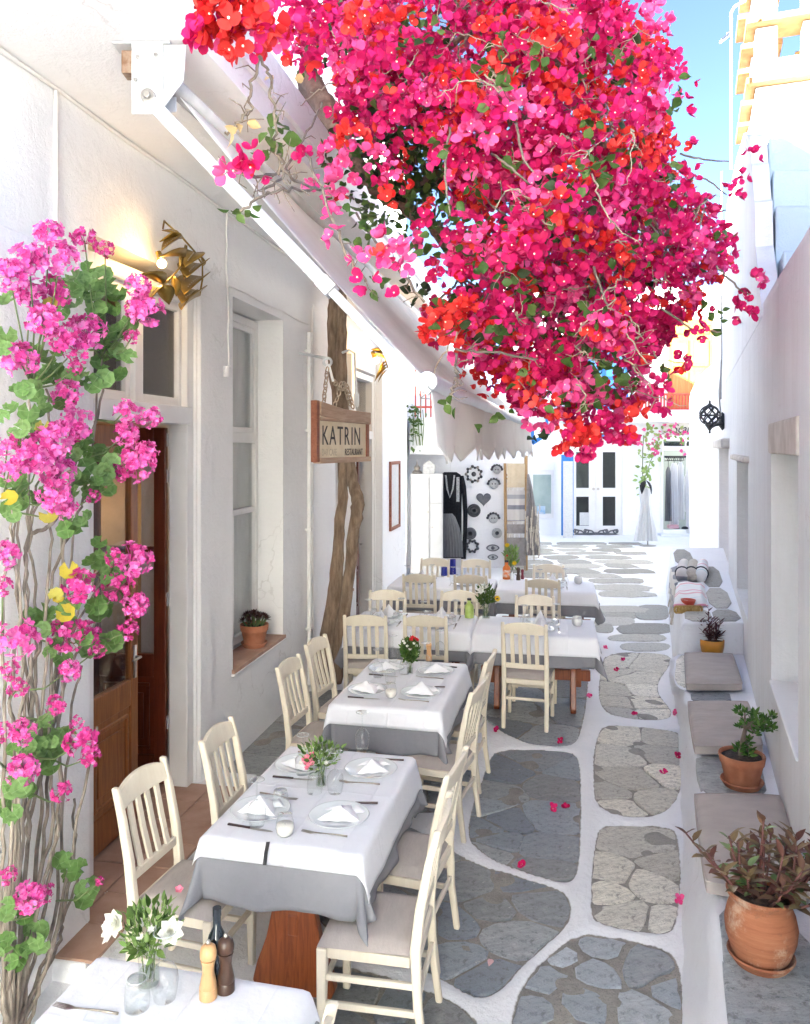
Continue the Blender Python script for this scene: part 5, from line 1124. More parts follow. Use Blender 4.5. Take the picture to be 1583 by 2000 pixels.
# ---- things on the far bench
tg2 = 'things laid on the far bench'
def gq(px, py): return gp(px, py, HB2)
o = root('striped_blanket', gq(1350, 1165), 'folded cream blanket with pink and mint stripes lying across the far bench', 'blanket', world=True)
P = [(1316,1187),(1322,1142),(1376,1142),(1384,1187)]; W0 = [gq(*p) for p in P]; n_ = 14; vs = []
for i in range(n_+1):
    for k in range(n_+1):
        u, v = i/n_, k/n_; p = W0[0].lerp(W0[3], u).lerp(W0[1].lerp(W0[2], u), v); e = min(u, 1-u, v, 1-v)
        vs.append(p + Vector((0, 0, 0.012 + 0.055*min(1, e*7) + 0.012*math.sin(v*22) + 0.008*math.sin(u*9+v*5))))
b = MB(); b.add(vs, [(i*(n_+1)+k, (i+1)*(n_+1)+k, (i+1)*(n_+1)+k+1, i*(n_+1)+k+1) for i in range(n_) for k in range(n_)]); ob = b.build('blanket', M['blanket'], o, smooth=True); 
for px, lab, mt in ((1334, 'rolled pale grey towel on the far bench', 'towel'), (1352, 'rolled cream towel with black trim on the far bench', 'fringe'), (1371, 'rolled pink striped towel on the far bench', 'blanket')):
    o = root('rolled_towel', gq(px, 1138), lab, 'towel', 'rolled towels on the far bench', world=True)
    b = MB(); p0, p1 = gq(px-2, 1140), gq(px+3, 1112); up = Vector((0, 0, 0.085)); b.tube([p0+up, p0.lerp(p1, .3)+up, p0.lerp(p1, .7)+up*1.05, p1+up], [0.072, 0.082, 0.08, 0.068], 14); b.build('roll', M[mt], o, smooth=True)
    b = MB(); c = p0.lerp(p1, .25)+up; d = (p1-p0).normalized(); s = d.cross(Vector((0,0,1))); b.tube([c + (s*math.cos(t)+Vector((0,0,1))*math.sin(t))*0.084 for t in np.linspace(0, 2*math.pi, 16)], 0.012, 5); b.build('band', M['black'], o)
o = root('fringed_throw', gq(1310, 1140), 'grey throw with a long fringe hanging over the front edge of the far bench', 'throw', world=True)
vs = []; E0, E1 = gq(1326, 1146), gq(1316, 1110)
for i in range(15):
    for k in range(8):
        t, s = i/14, k/7; p = E0.lerp(E1, t); d = max(0, s-0.25)
        vs.append(p + Vector((0.12 - 0.55*min(s, 0.3) - 0.03*math.sin(t*20)*s, 0, 0.03 + 0.03*math.sin(t*15+s*4)*(1-s) - d*0.52)))
b = MB(); b.add(vs, [(i*8+k, (i+1)*8+k, (i+1)*8+k+1, i*8+k+1) for i in range(14) for k in range(7)]); ob = b.build('throw', M['towel'], o, smooth=True, recalc=False); ob.modifiers.new('t', 'SOLIDIFY').thickness = 0.012
b = MB()
for i in range(26):
    p = vs[int(i/26*14)*8+7].lerp(vs[min(14, int(i/26*14)+1)*8+7], (i/26*14) % 1); b.tube([p, p + Vector((random.uniform(-.03,.03), 0, -random.uniform(.08,.16)))], 0.008, 4)
stuff(b.build('fringe', M['fringe'], o))
o = root('red_bowl', gq(1345, 1184), 'small dark red bowl on the near edge of the far bench', 'bowl', world=True); b = MB(); b.lathe([(0.0,0),(0.055,0),(0.075,0.06),(0.08,0.075),(0.07,0.075),(0.06,0.02),(0,0.02)], 18, gq(1345, 1184)); b.build('bowl', M['red'], o, smooth=True)
o = root('wicker_edging', gq(1345, 1196), 'row of woven wicker loops along the near edge of the far bench', 'basket', world=True)
for k in range(9):
    c = gq(1323+k*5.5, 1196) + Vector((0,0,0.03)); b = MB(); b.tube([c + Vector((0.026*math.cos(t), 0, 0.035*math.sin(t))) for t in np.linspace(0, 2*math.pi, 11)], 0.013, 5, cap=False); b.build('loop', M['wicker'], o, smooth=True)
# ================================================================== TABLES, CLOTHS, CHAIRS
PHI = math.atan(0.225)          # tables 1, 2 run along this direction; local y = along, x = to the right
def RZm(loc, rz): return Matrix.Translation(loc) @ Matrix.Rotation(rz, 4, 'Z')
def make_trestle(L, label, keyed=True):
    t = root('trestle_table', (0,0,0), label, 'table', 'restaurant tables')
    b = MB(); b.box(-0.345, 0.345, -L/2+0.02, L/2-0.02, 0.712, 0.742); o = b.build('tabletop', M['trestle'], t, bevel=0.006)
    for s in (-1, 1):
        H_ = [(.175, 0.0), (.195, .04), (.175, .12), (.130, .24), (.104, .36), (.102, .44), (.118, .56), (.135, .70)]; P = [(-x, z_) for x, z_ in H_] + [(x, z_) for x, z_ in H_[::-1]]
        b = MB(); y = s*(L/2-0.20); b.prism(P, -0.026, 0.026, 0, Matrix.Translation((0, y, 0)) @ Matrix.Rotation(R(90), 4, 'X')); b.build('leg', M['trestle'], t, bevel=0.008)
    b = MB(); e_ = 0.04 if keyed else 0.17; b.box(-0.028, 0.028, -L/2+e_, L/2-e_, 0.26, 0.36); b.build('stretcher', M['trestle'], t, bevel=0.01)
    for s in (-1, 1) if keyed else (): b = MB(); b.box(-0.022, 0.022, s*(L/2-0.15)-0.026, s*(L/2-0.15)+0.026, 0.20, 0.43); b.build('wedge', M['trestle'], t, bevel=0.01)
    return t
def cloth_mesh(L, W, z, over, flare, seed, amp, off, res=0.022):
    """over = (near, far, left, right) overhang; cloth draped over a W x L top, corners hang in cones"""
    rn = random.Random(seed); on, of, ol, orr = over; ph = [rn.uniform(0, 6.28) for _ in range(8)]
    xs_ = np.arange(-W/2-ol, W/2+orr+res/2, res); ys_ = np.arange(-L/2-on, L/2+of+res/2, res); vs = []
    hw, hl = W/2 - 0.012, L/2 - 0.012; r = 0.018 + off
    for y in ys_:
        for x in xs_:
            px, py = max(-hw, min(hw, x)), max(-hl, min(hl, y)); dx, dy = x-px, y-py; d = math.hypot(dx, dy)
            if d < 1e-6:
                vs.append((x, y, z + off + 0.0012*math.sin(x*13+ph[0])*math.sin(y*11+ph[1]) + 0.0008*math.sin(x*31+y*23+ph[2]))); continue
            nx, ny = dx/d, dy/d; bend = r*math.pi/2
            if d < bend: a = d/r; h = r*math.sin(a); v = r*(1-math.cos(a))
            else: h = r; v = r + (d-bend)
            corner = 1.0 if (abs(dx) > 1e-6 and abs(dy) > 1e-6) else 0.0
            th = math.atan2(abs(dy), abs(dx)); hang = max(0, d-bend)
            sp = (y if abs(dx) > abs(dy) else x); w = math.sin(sp*11 + ph[3]) + 0.6*math.sin(sp*19 + ph[4]) + 0.3*math.sin(sp*37+ph[5])
            gr = hang*min(1.0, hang/0.30); h += hang*flare + gr*amp*w*0.32*(1-0.5*corner)
            if corner: h += hang*0.16*math.sin(2*th)**2 + gr*amp*0.9*math.sin(th*6+ph[6])
            vs.append((px + nx*h, py + ny*h, z + off - v))
    nx_, ny_ = len(xs_), len(ys_)
    fs = [(j*nx_+i, j*nx_+i+1, (j+1)*nx_+i+1, (j+1)*nx_+i) for j in range(ny_-1) for i in range(nx_-1)]
    me = bpy.data.meshes.new('tablecloth'); me.from_pydata(vs, [], fs); me.polygons.foreach_set('use_smooth', [True]*len(fs)); return me
def cloth(name, L, W, over, mat, loc, rz, seed, label, off, flare=0.10, amp=0.16):
    me = cloth_mesh(L, W, 0.744, over, flare, seed, amp, off); me.materials.append(mat)
    o = bpy.data.objects.new(name, me); COL.objects.link(o); o.location = loc; o.rotation_euler = (0, 0, rz)
    md = o.modifiers.new('thick', 'SOLIDIFY'); md.thickness = 0.002; md.offset = 1
    tag(o, label, 'tablecloth', 'white tablecloths' if mat == M['cloth_w'] else 'grey tablecloths'); return o
# name: centre x, y, rotation, length (local y), width, cloth overhangs near/far/left/right, words for labels
TABS = {
 'T0': (-0.79, 2.00, math.atan(0.23), 1.16, 0.74, (0.1, 0.05, 0.05, 0.10), 'nearest table at the lower left corner'),
 'T1': (-0.42, 3.90, PHI, 1.08, 0.72, (0.075, 0.10, 0.08, 0.17), 'second table beside the open brown door'),
 'T2': (-0.01, 5.72, PHI, 1.16, 0.74, (0.12, 0.08, 0.10, 0.17), 'third table beside the tree trunk'),
 'T3': (0.08, 7.72, R(90)-math.atan(0.187)*1.0 - math.pi/2 - R(90) + 0, 1.16, 0.74, (0.08, 0.08, 0.17, 0.16), 'left table of the middle crosswise row'),
 'T4': (1.23, 7.50, 0, 1.10, 0.74, (0.08, 0.10, 0.17, 0.16), 'right table of the middle crosswise row'),
 'T5': (0.48, 9.92, 0, 1.25, 0.78, (0.10, 0.05, 0.17, 0.16), 'left table of the far crosswise row'),
 'T6': (1.72, 9.68, 0, 1.15, 0.78, (0.05, 0.10, 0.17, 0.16), 'right table of the far crosswise row'),
}
RX = -(math.pi/2) - math.atan(0.187)        # crosswise tables: local y points along the row to the right
for k in ('T3', 'T4', 'T5', 'T6'): t = list(TABS[k]); t[2] = RX; TABS[k] = tuple(t)
protos = {}
for i, (k, (cx, cy, rz, L, W, ov, words)) in enumerate(TABS.items()):
    t = make_trestle(L, 'red brown trestle table under layered cloths, the ' + words, k not in ('T0', 'T1', 'T2')); t.location = (cx, cy, 0); t.rotation_euler = (0, 0, -rz if k in ('T0','T1','T2') else rz)
    g_over = {'T0': (.12,.10,.12,.16), 'T1': (.25,.2,.22,.24), 'T2': (.27,.2,.24,.26)}.get(k, (.27,.22,.27,.27))
    rr = t.rotation_euler[2]
    cloth('grey_undercloth', L, W, g_over, M['cloth_g'], (cx, cy, 0), rr, 10+i, 'grey undercloth draped over the ' + words, 0.0, 0.10, 0.26)
    cloth('white_tablecloth', L, W, ov, M['cloth_w'], (cx, cy, 0), rr, 30+i, 'white overcloth draped over the ' + words, 0.006, 0.17, 0.12)
def tpt(k, x, y, z=0.750):
    cx, cy, rz, *_ = TABS[k]; rr = -rz if k in ('T0','T1','T2') else rz
    return RZm((cx, cy, 0), rr) @ Vector((x, y, z))
def trz(k): rz = TABS[k][2]; return -rz if k in ('T0','T1','T2') else rz
# stitched black tag on the second table's cloth
b = MB(); c0 = gp(524, 1645, 0.7525); c1 = gp(520, 1664, 0.7525)
b.bar(c0, c1, 0.016, 0.002); b.bar(c1 + Vector((0,0,-0.001)), c1 + (c1-c0)*0.45 + Vector((0.0,-0.012,-0.03)), 0.016, 0.002); tag(b.build('cloth_tag', M['black'], top=True), 'small black stitched tag at the front edge of the white cloth on the second table', 'tag')

def make_chair(label):
    t = root('taverna_chair', (0,0,0), label, 'chair', 'cream wooden taverna chairs')
    P = lambda name, b, m=M['chair'], bv=0.007, sm=False: b.build(name, m, t, bevel=bv, smooth=sm)
    for s in (-1, 1):
        # rear leg runs on into the back post, leaning back above the seat
        b = MB(); prof = [(-0.235, 0.0, .034, .030), (-0.205, 0.22, .038, .034), (-0.195, 0.45, .040, .042), (-0.215, 0.62, .038, .040), (-0.250, 0.80, .034, .036), (-0.285, 0.935, .030, .032)]
        vs = []
        for y, z, w, dpt in prof: vs += [(s*0.185 + a*w/2, y + c*dpt/2, z) for a, c in ((-1,-1),(1,-1),(1,1),(-1,1))]
        n_ = len(prof); fs = [(4*i+k, 4*i+(k+1) % 4, 4*i+4+(k+1) % 4, 4*i+4+k) for i in range(n_-1) for k in range(4)] + [(3,2,1,0), tuple(4*(n_-1)+k for k in range(4))]
        b.add(vs, fs); P('leg', b, bv=0.009)
        b = MB(); b.bar((s*0.195, 0.19, 0.0), (s*0.195, 0.185, 0.43), 0.032, 0.032, (0,1,0), 0.044, 0.044); P('leg', b)
        for z, dy in ((0.20, 0), (0.31, 0)):
            b = MB(); b.bar((s*0.190, -0.20, z), (s*0.195, 0.18, z), 0.020, 0.026); P('stretcher', b, bv=0.005)
    b = MB(); b.bar((-0.18, 0.187, 0.26), (0.18, 0.187, 0.26), 0.02, 0.026); P('stretcher', b, bv=0.005)
    b = MB(); b.bar((-0.17, -0.205, 0.26), (0.17, -0.205, 0.26), 0.02, 0.026); P('stretcher', b, bv=0.005)
    b = MB(); b.box(-0.205, 0.205, 0.17, 0.205, 0.385, 0.43); b.box(-0.165, 0.165, -0.21, -0.18, 0.385, 0.43)
    for s in (-1, 1): b.box(s*0.19-0.012, s*0.19+0.012, -0.175, 0.165, 0.386, 0.429)
    P('seat_frame', b, bv=0.004)
    # padded seat
    vs = []; n_ = 12
    for i in range(n_+1):
        for j in range(n_+1):
            u, v = i/n_*2-1, j/n_*2-1; e = (1-abs(u)**5)*(1-abs(v)**5); w = 0.205 + 0.008*v
            vs.append((u*w, v*0.20 + 0.005, 0.434 + 0.040*e**0.5))
    W = n_+1; fs = [(i*W+j, (i+1)*W+j, (i+1)*W+j+1, i*W+j+1) for i in range(n_) for j in range(n_)]
    b = MB(); b.add(vs, fs); b.build('seat', M['cushion'], t, smooth=True)
    # arched crest rail, bowed backwards
    vs = []; n_ = 14
    for i in range(n_+1):
        u = i/n_*2-1; x = u*0.172; bow = -0.020*(1-u*u); top = 0.908 + 0.035*(1-u*u)**0.8; bot = 0.835
        for z, yy in ((bot, -0.258), (top, -0.280)):
            for dy in (-0.012, 0.012): vs.append((x, yy + bow + dy, z))
    fs = [(4*i+a, 4*i+4+a, 4*i+4+c, 4*i+c) for i in range(n_) for a, c in ((0,1),(1,3),(3,2),(2,0))] + [(0,1,3,2), (4*n_+2,4*n_+3,4*n_+1,4*n_)]
    b = MB(); b.add(vs, fs); P('crest_rail', b, bv=0.005)
    b = MB(); b.bar((-0.168, -0.207, 0.545), (0.168, -0.207, 0.545), 0.022, 0.042); P('lower_rail', b, bv=0.005)
    for x in (-0.105, -0.035, 0.035, 0.105):
        b = MB(); bw = -0.018*(1-(x/0.17)**2); q0, q1, q2 = (x, -0.208, 0.562), (x, -0.236+bw*0.6, 0.70), (x, -0.262+bw, 0.845)
        vs = [(p[0]+a*0.017, p[1]+c*0.007, p[2]) for p in (q0, q1, q2) for a, c in ((-1,-1),(1,-1),(1,1),(-1,1))]
        b.add(vs, [(3,2,1,0),(8,9,10,11)] + [(4*i+k, 4*i+(k+1) % 4, 4*i+4+(k+1) % 4, 4*i+4+k) for i in (0,1) for k in range(4)]); P('slat', b, bv=0.003)
    return t
chair = make_chair('x')
# back_top centre x, y ; heading of the seat (angle of local +y from world +y, clockwise positive = to the right)
CH = [
 (-1.235, 3.70, 106, 'cream slatted chair nearest the geranium, near left side of the second table'),
 (-1.015, 4.27, 101, 'cream slatted chair beside the white pilaster, far left side of the second table'),
 (-0.83, 5.62, 105, 'cream slatted chair below the potted window, near left side of the third table'),
 (-0.705, 6.24, 107, 'cream slatted chair before the tree trunk, far left side of the third table'),
 (0.165, 3.31, -79, 'closest whole cream slatted chair, near right side of the second table'),
 (0.255, 3.84, -72, 'cream slatted chair at the far right side of the second table'),
 (0.475, 5.06, -70, 'cream slatted chair at the near right side of the third table'),
 (0.625, 5.76, -74, 'cream slatted chair at the far right side of the third table'),
 (-0.36, 7.12, 4, 'cream slatted chair touching the tree trunk, near side of the middle row'),
 (0.18, 7.10, 6, 'cream slatted chair behind the third table bouquet, near side of the middle row'),
 (1.02, 6.80, 16, 'cream slatted chair on open paving, back to the viewer, at the right middle table'),
 (-0.18, 8.34, 188, 'cream slatted chair on the far side of the middle row, leftmost there'),
 (0.57, 8.30, 192, 'cream slatted chair on the far side of the middle row, behind the green bottle'),
 (1.32, 8.06, 190, 'cream slatted chair on the far side of the middle row, beside the round candle'),
 (0.165, 9.40, 8, 'cream slatted chair on the near side of the far row, left'),
 (0.77, 9.34, 10, 'cream slatted chair on the near side of the far row, behind the sunflower'),
 (1.57, 9.05, 12, 'cream slatted chair on the near side of the far row, right'),
 (0.41, 10.72, 190, 'cream slatted chair before the white cabinet, far side of the far row'),
 (0.95, 10.60, 190, 'cream slatted chair on the far side of the far row under the eye ornaments'),
 (1.84, 10.16, 192, 'cream slatted chair on the far side of the far row beside the towel ladder'),
 (-0.235, 1.98, -78, 'cream slatted chair of which only the top corner shows at the bottom edge'),
]
for bx, by, hd, lab in CH:
    rz = -R(hd); f = Vector((math.sin(R(hd)), math.cos(R(hd)), 0)); p = Vector((bx, by, 0)) + f*0.285
    place(chair, p, rz, lab)
inn = place(chair, lp(5.15, -1.55, 0.095), R(170), 'cream chair inside the dim restaurant seen through the open door'); 
tin = root('inside_table', lp(4.6, -1.6, 0.09), 'small table with a white cloth inside the dim restaurant', 'table', world=True)
b = MB(TL); b.box(4.2, 5.0, -2.1, -1.2, 0.80, 0.84); b.build('tabletop', M['cloth_w'], tin, bevel=0.01); b = MB(TL); b.box(4.22, 4.98, -2.08, -1.22, 0.55, 0.80); b.build('cloth_drop', M['cloth_g'], tin)
b = MB(TL); b.box(4.5, 4.7, -1.75, -1.55, 0.09, 0.56); b.build('pedestal', M['trestle'], tin)

# ================================================================== TABLEWARE
def proto_root(name, cat, group): return root(name, (0,0,-50), 'x', cat, group)
plate = proto_root('plate', 'plate', 'white dinner plates'); b = MB(); b.lathe([(0.0,0.002),(0.075,0.002),(0.085,0.004),(0.13,0.016),(0.137,0.019),(0.139,0.017),(0.09,0.0),(0,0.0)], 40); b.build('dish', M['plate'], plate, smooth=True)
def nap_mesh(seed):
    rn = random.Random(seed); vs = []; fs = []; n_ = 10
    A, B_, C, P = Vector((-.095,-.055,0)), Vector((.095,-.04,0)), Vector((.03,.10,0)), Vector((.0,-.0,.075))
    def tri(a, b_, c, off):
        base = len(vs); ids = {}
        for i in range(n_+1):
            for j in range(n_+1-i):
                u, v = i/n_, j/n_; p = a*(1-u-v) + b_*u + c*v; e = 27*u*v*(1-u-v)
                ids[i, j] = base + len(ids); vs.append(p + Vector((0,0,off + 0.012*e + 0.003*math.sin(u*17+v*13+seed))))
        for i in range(n_):
            for j in range(n_-i):
                fs.append((ids[i,j], ids[i+1,j], ids[i,j+1]))
                if j < n_-i-1: fs.append((ids[i+1,j], ids[i+1,j+1], ids[i,j+1]))
    tri(A, B_, P, 0.002); tri(B_, C, P, 0.001); tri(C, A, P, 0.001)
    # second folded lobe lying behind
    tri(Vector((.01,.02,0.004)), Vector((.115,.035,0.004)), Vector((.055,.085,.022)), 0.006); tri(Vector((-.02,.04,0.004)), Vector((.03,.09,0.02)), Vector((-.09,.03,.008)), 0.006)
    me = bpy.data.meshes.new('napkin'); me.from_pydata(vs, [], fs); me.materials.append(M['napkin']); me.polygons.foreach_set('use_smooth', [True]*len(fs)); return me
naps = [nap_mesh(s) for s in (1, 2, 3)]
def lathe_part(parent, name, prof, mat, n=28):
    b = MB(); b.lathe(prof, n); return b.build(name, mat, parent, smooth=True, recalc=True)
# wine glass standing upside down: rim on the cloth, foot in the air
wine = proto_root('wine_glass', 'glass', 'upturned wine glasses')
lathe_part(wine, 'bowl', [(0.033,0.0),(0.0385,0.03),(0.0415,0.055),(0.039,0.08),(0.028,0.100),(0.012,0.112),(0.004,0.115)], M['glass']); lathe_part(wine, 'stem', [(0.0045,0.113),(0.0038,0.13),(0.0038,0.185),(0.006,0.196)], M['glass'], 12)
lathe_part(wine, 'foot', [(0.0,0.196),(0.010,0.196),(0.030,0.2005),(0.0345,0.203),(0.033,0.205),(0.0,0.2035)], M['glass'])
b = MB(); b.tube([(0.0335*math.cos(t), 0.0335*math.sin(t), 0.2035) for t in np.linspace(0, 2*math.pi, 30)], 0.0018, 5, cap=False); b.build('foot_edge', simple('glass_edge', (0.45,0.48,0.48), 0.05, coat=0.5), wine, smooth=True)
tumb = proto_root('tumbler', 'glass', 'upturned tumblers')
lathe_part(tumb, 'cup', [(0.036,0.0),(0.0375,0.02),(0.036,0.06),(0.031,0.082),(0.029,0.086)], M['glass']); lathe_part(tumb, 'base', [(0.0,0.074),(0.027,0.074),(0.030,0.080),(0.029,0.088),(0.024,0.090),(0.0,0.086)], M['glass'])
b = MB(); b.tube([(0.028*math.cos(t), 0.028*math.sin(t), 0.087) for t in np.linspace(0, 2*math.pi, 26)], 0.002, 5, cap=False); b.build('base_edge', bpy.data.materials['glass_edge'], tumb, smooth=True)
cand = proto_root('candle_glass', 'candle', 'candle glasses'); lathe_part(cand, 'cup', [(0.024,0.0),(0.036,0.012),(0.041,0.035),(0.037,0.065),(0.030,0.085),(0.0315,0.092)], M['glass']); lathe_part(cand, 'wax', [(0.0,0.003),(0.023,0.003),(0.034,0.013),(0.039,0.035),(0.037,0.050),(0.0,0.047)], M['wax'])
lathe_part(cand, 'wick', [(0.0012,0.046),(0.0012,0.056)], M['black'], 6)
vot = proto_root('round_candle', 'candle', 'round frosted candles'); lathe_part(vot, 'cup', [(0.03,0.0),(0.046,0.015),(0.052,0.045),(0.046,0.075),(0.038,0.088),(0.036,0.086),(0.043,0.06),(0.0,0.055)], M['milk']); lathe_part(vot, 'wax', [(0.0,0.006),(0.03,0.006),(0.043,0.03),(0.043,0.052),(0.0,0.05)], M['wax'])
kn = proto_root('knife', 'knife', 'table knives')
b = MB(); b.add([(x, y, z) for x, w, z1 in ((-.0,.007,.002),(.06,.009,.002),(.10,.006,.002),(.112,.001,.002)) for y, z in ((-w,0.001),(w,0.001),(w,z1),(-w,z1))], [(4*i+k, 4*i+(k+1) % 4, 4*i+4+(k+1) % 4, 4*i+4+k) for i in range(3) for k in range(4)] + [(3,2,1,0),(12,13,14,15)]); b.build('blade', M['steel'], kn)
b = MB(); b.bar((-.11,0,.005),(0,0,.004),.013,.008,(0,0,1),.011,.007); b.build('handle', M['knife_h'], kn, bevel=.002)
fk = proto_root('fork', 'fork', 'table forks')
b = MB(); b.tube([(-.11,0,.004),(-.06,0,.006),(0,0,.005),(.04,0,.004)], [.0045,.0035,.0025,.003], 6); b.build('handle', M['dsteel'], fk, smooth=True)
b = MB(); b.bar((.035,0,.004),(.058,0,.003),.008,.002,(0,0,1),.022,.002)
for y in (-.009,-.003,.003,.009): b.bar((.056,y,.003),(.10,y*.9,.008),.0035,.002,(0,0,1),.002,.0015)
b.build('tines', M['steel'], fk)
def disp(proto, p, rz, lab): return place(proto, p, rz, lab)
naps_n = [0]
def setting(k, x, y, side, lab, rz=0, nap_h=1.0, gl=True, kl=True):
    """place setting at a table's local x, y; side = -1 / +1 for the seat on the left / right long side"""
    r0 = trz(k); z = 0.7525
    disp(plate, tpt(k, x, y, z), r0, 'white plate ' + lab)
    naps_n[0] += 1; o = bpy.data.objects.new('napkin', naps[naps_n[0] % 3]); COL.objects.link(o); o.location = tpt(k, x+0.005*side, y+0.005, z+0.0045); o.rotation_euler = (0, 0, r0 + rz + random.uniform(-.4,.4)); o.scale = (random.uniform(.9,1.15), random.uniform(.9,1.2), random.uniform(.55,1.05)); tag(o, 'folded white napkin on the plate ' + lab, 'napkin', 'folded napkins')
    if kl:
        disp(kn, tpt(k, x - 0.02*side, y - 0.165*1, z), r0 + (0 if side < 0 else math.pi) + random.uniform(-.1,.1), 'knife in front of the plate ' + lab) if side < 0 else disp(fk, tpt(k, x - 0.02, y - 0.165, z), r0 + math.pi + random.uniform(-.1,.1) , 'fork in front of the plate ' + lab)
        (disp(fk, tpt(k, x + 0.03, y + 0.16, z), r0 + random.uniform(-.3,.1), 'fork beyond the plate ' + lab) if side < 0 else disp(kn, tpt(k, x + 0.03, y + 0.155, z), r0 + math.pi + random.uniform(-.2,.2), 'knife beyond the plate ' + lab))
T_W = {'T1': 'second table', 'T2': 'third table', 'T3': 'left middle table', 'T4': 'right middle table', 'T5': 'left far table', 'T6': 'right far table'}
for k in ('T1', 'T2'):
    L = TABS[k][3]
    for x, y, s, w in ((-0.20, -0.26, -1, 'at the near left of the '), (0.175, -0.24, 1, 'at the near right of the '), (-0.20, 0.28, -1, 'at the far left of the '), (0.18, 0.30, 1, 'at the far right of the ')):
        setting(k, x, y, s, w + T_W[k], rz=random.uniform(-.5, .5))
gl_px = {'T1': [((502, 1612), 'wine', 'left of the candle on the second table'), ((592, 1512), 'wine', 'left of the bouquet on the second table'), ((655, 1548), 'wine', 'right of the bouquet on the second table'), ((708, 1462), 'wine', 'at the far edge of the second table'), ((548, 1580), 'tumb', 'behind the candle on the second table'), ((615, 1548), 'tumb', 'in front of the bouquet on the second table')],
         'T2': [((738, 1322), 'wine', 'left of the candle on the third table'), ((768, 1292), 'wine', 'left of the bouquet on the third table'), ((832, 1308), 'wine', 'right of the bouquet on the third table'), ((860, 1280), 'wine', 'at the far edge of the third table'), ((763, 1332), 'tumb', 'behind the candle on the third table'), ((790, 1316), 'tumb', 'in front of the bouquet on the third table')]}
for k, lst in gl_px.items():
    for (px, py), kind, lab in lst: disp(wine if kind == 'wine' else tumb, gp(px, py, 0.7525), random.random()*6, ('upturned wine glass ' if kind == 'wine' else 'upturned tumbler ') + lab)
disp(cand, gp(557, 1632, 0.7525), 0, 'glass with a white candle near the front of the second table'); disp(cand, gp(764, 1362, 0.7525), 0, 'glass with a white candle near the front of the third table')
disp(wine, gp(322, 1950, 0.7525), 0.4, 'upturned wine glass beside the white flowers on the nearest table'); disp(tumb, gp(268, 1968, 0.7525), 0.4, 'upturned tumbler in front of the white flowers on the nearest table')
q_ = disp(fk, gp(165, 1974, 0.7525), R(170), 'dark fork lying alone on the nearest table')
# crosswise rows: settings on both long sides (local x: + is the near side, local y along the row)
for k in ('T3', 'T4', 'T5', 'T6'):
    L = TABS[k][3]
    seats = {'T3': (-0.28, 0.26), 'T4': (0.05,), 'T5': (-0.30, 0.28), 'T6': (0.08,)}[k]
    for y in seats:
        pos = 'left seat' if y < 0 else ('right seat' if len(seats) == 2 else 'middle seat')
        for x, s, w in ((-0.17, 1, 'on the far side'), (0.17, -1, 'on the near side')):
            r0 = trz(k); lab = '%s, %s of the %s' % (w, pos, T_W[k])
            disp(plate, tpt(k, x, y, .7525), r0, 'white plate ' + lab)
            naps_n[0] += 1; o = bpy.data.objects.new('napkin', naps[naps_n[0] % 3]); COL.objects.link(o); o.location = tpt(k, x, y, .757); o.rotation_euler = (0, 0, random.uniform(0, 6)); o.scale = (0.9, 0.9, 1.5); tag(o, 'folded white napkin ' + lab, 'napkin', 'folded napkins')
            disp(wine, tpt(k, x*0.35, y+0.15*(1 if s > 0 else -1), .7525), 0, 'upturned wine glass ' + lab); disp(tumb, tpt(k, x*0.45, y-0.13*(1 if s > 0 else -1), .7525), 0, 'upturned tumbler ' + lab)
            disp(fk, tpt(k, x, y-0.17, .7525), r0, 'fork ' + lab); disp(kn, tpt(k, x, y+0.17, .7525), r0, 'knife ' + lab)
disp(vot, gp(1128, 1222, 0.7525), 0, 'round frosted candle at the right end of the middle row'); disp(vot, gp(1130, 1140, 0.7525), 0, 'round frosted candle at the right end of the far row')
# pepper mills, bottles
def mill(p, mat, h, label, knob=True):
    t = root('pepper_mill', p, label, 'pepper mill', 'wooden mills'); s = h/0.17
    b = MB(); b.lathe([(r*s, z*s) for r, z in ((0,0),(.0275,0),(.0275,.028),(.0255,.031),(.0275,.034),(.024,.05),(.018,.08),(.0195,.10),(.024,.117),(.022,.119),(.0,.119))], 24); b.build('body', mat, t, smooth=True, angle=50)
    b = MB(); b.lathe([(r*s, z*s) for r, z in ((0,.1195),(.022,.1195),(.0255,.126),(.026,.14),(.022,.155),(.012,.163),(.0,.165))], 24); b.build('head', mat, t, smooth=True)
    b = MB(); b.lathe([(r*s, z*s) for r, z in ((0,.163),(.006,.163),(.0075,.170),(.005,.176),(.0,.177))], 12); b.build('knob', M['steel'], t, smooth=True)
mill(gp(407, 1948, .7525), M['mill_l'], .170, 'pale wooden mill on the nearest table'); mill(gp(441, 1935, .7525), M['mill_d'], .172, 'dark brown wooden mill on the nearest table')
mill(gp(838, 1290, .7525), M['mill_l'], .15, 'reddish pepper mill behind the bouquet of the third table'); mill(gp(1013, 1133, .7525), M['mill_d'], .17, 'dark mill beside the orange bottle on the far row'); mill(gp(1021, 1131, .7525), simple('wine_red_paint', (0.25,0.01,0.03), 0.3), .13, 'wine red mill beside the orange bottle on the far row')
def bottle(p, mat, h, label, cap, lab_mat=None, r=.034):
    t = root('bottle', p, label, 'bottle')
    b = MB(); b.lathe([(0,0),(r,0),(r,h*.58),(r*.85,h*.66),(r*.42,h*.76),(r*.40,h*.94),(0,h*.94)], 24); b.build('body', mat, t, smooth=True, angle=50)
    b = MB(); b.lathe([(0,h*.90),(r*.46,h*.90),(r*.46,h),(0,h)], 16); b.build('cap', cap, t, smooth=True, angle=50)
    if lab_mat: b = MB(); b.lathe([(r*1.01,h*.12),(r*1.015,h*.12),(r*1.015,h*.5),(r*1.01,h*.5)], 24); b.build('label', lab_mat, t, smooth=True)
bottle(gp(424, 1925, .7525), M['bottle_d'], .245, 'dark glass bottle behind the mills on the nearest table', M['bottle_d'], None, .03)
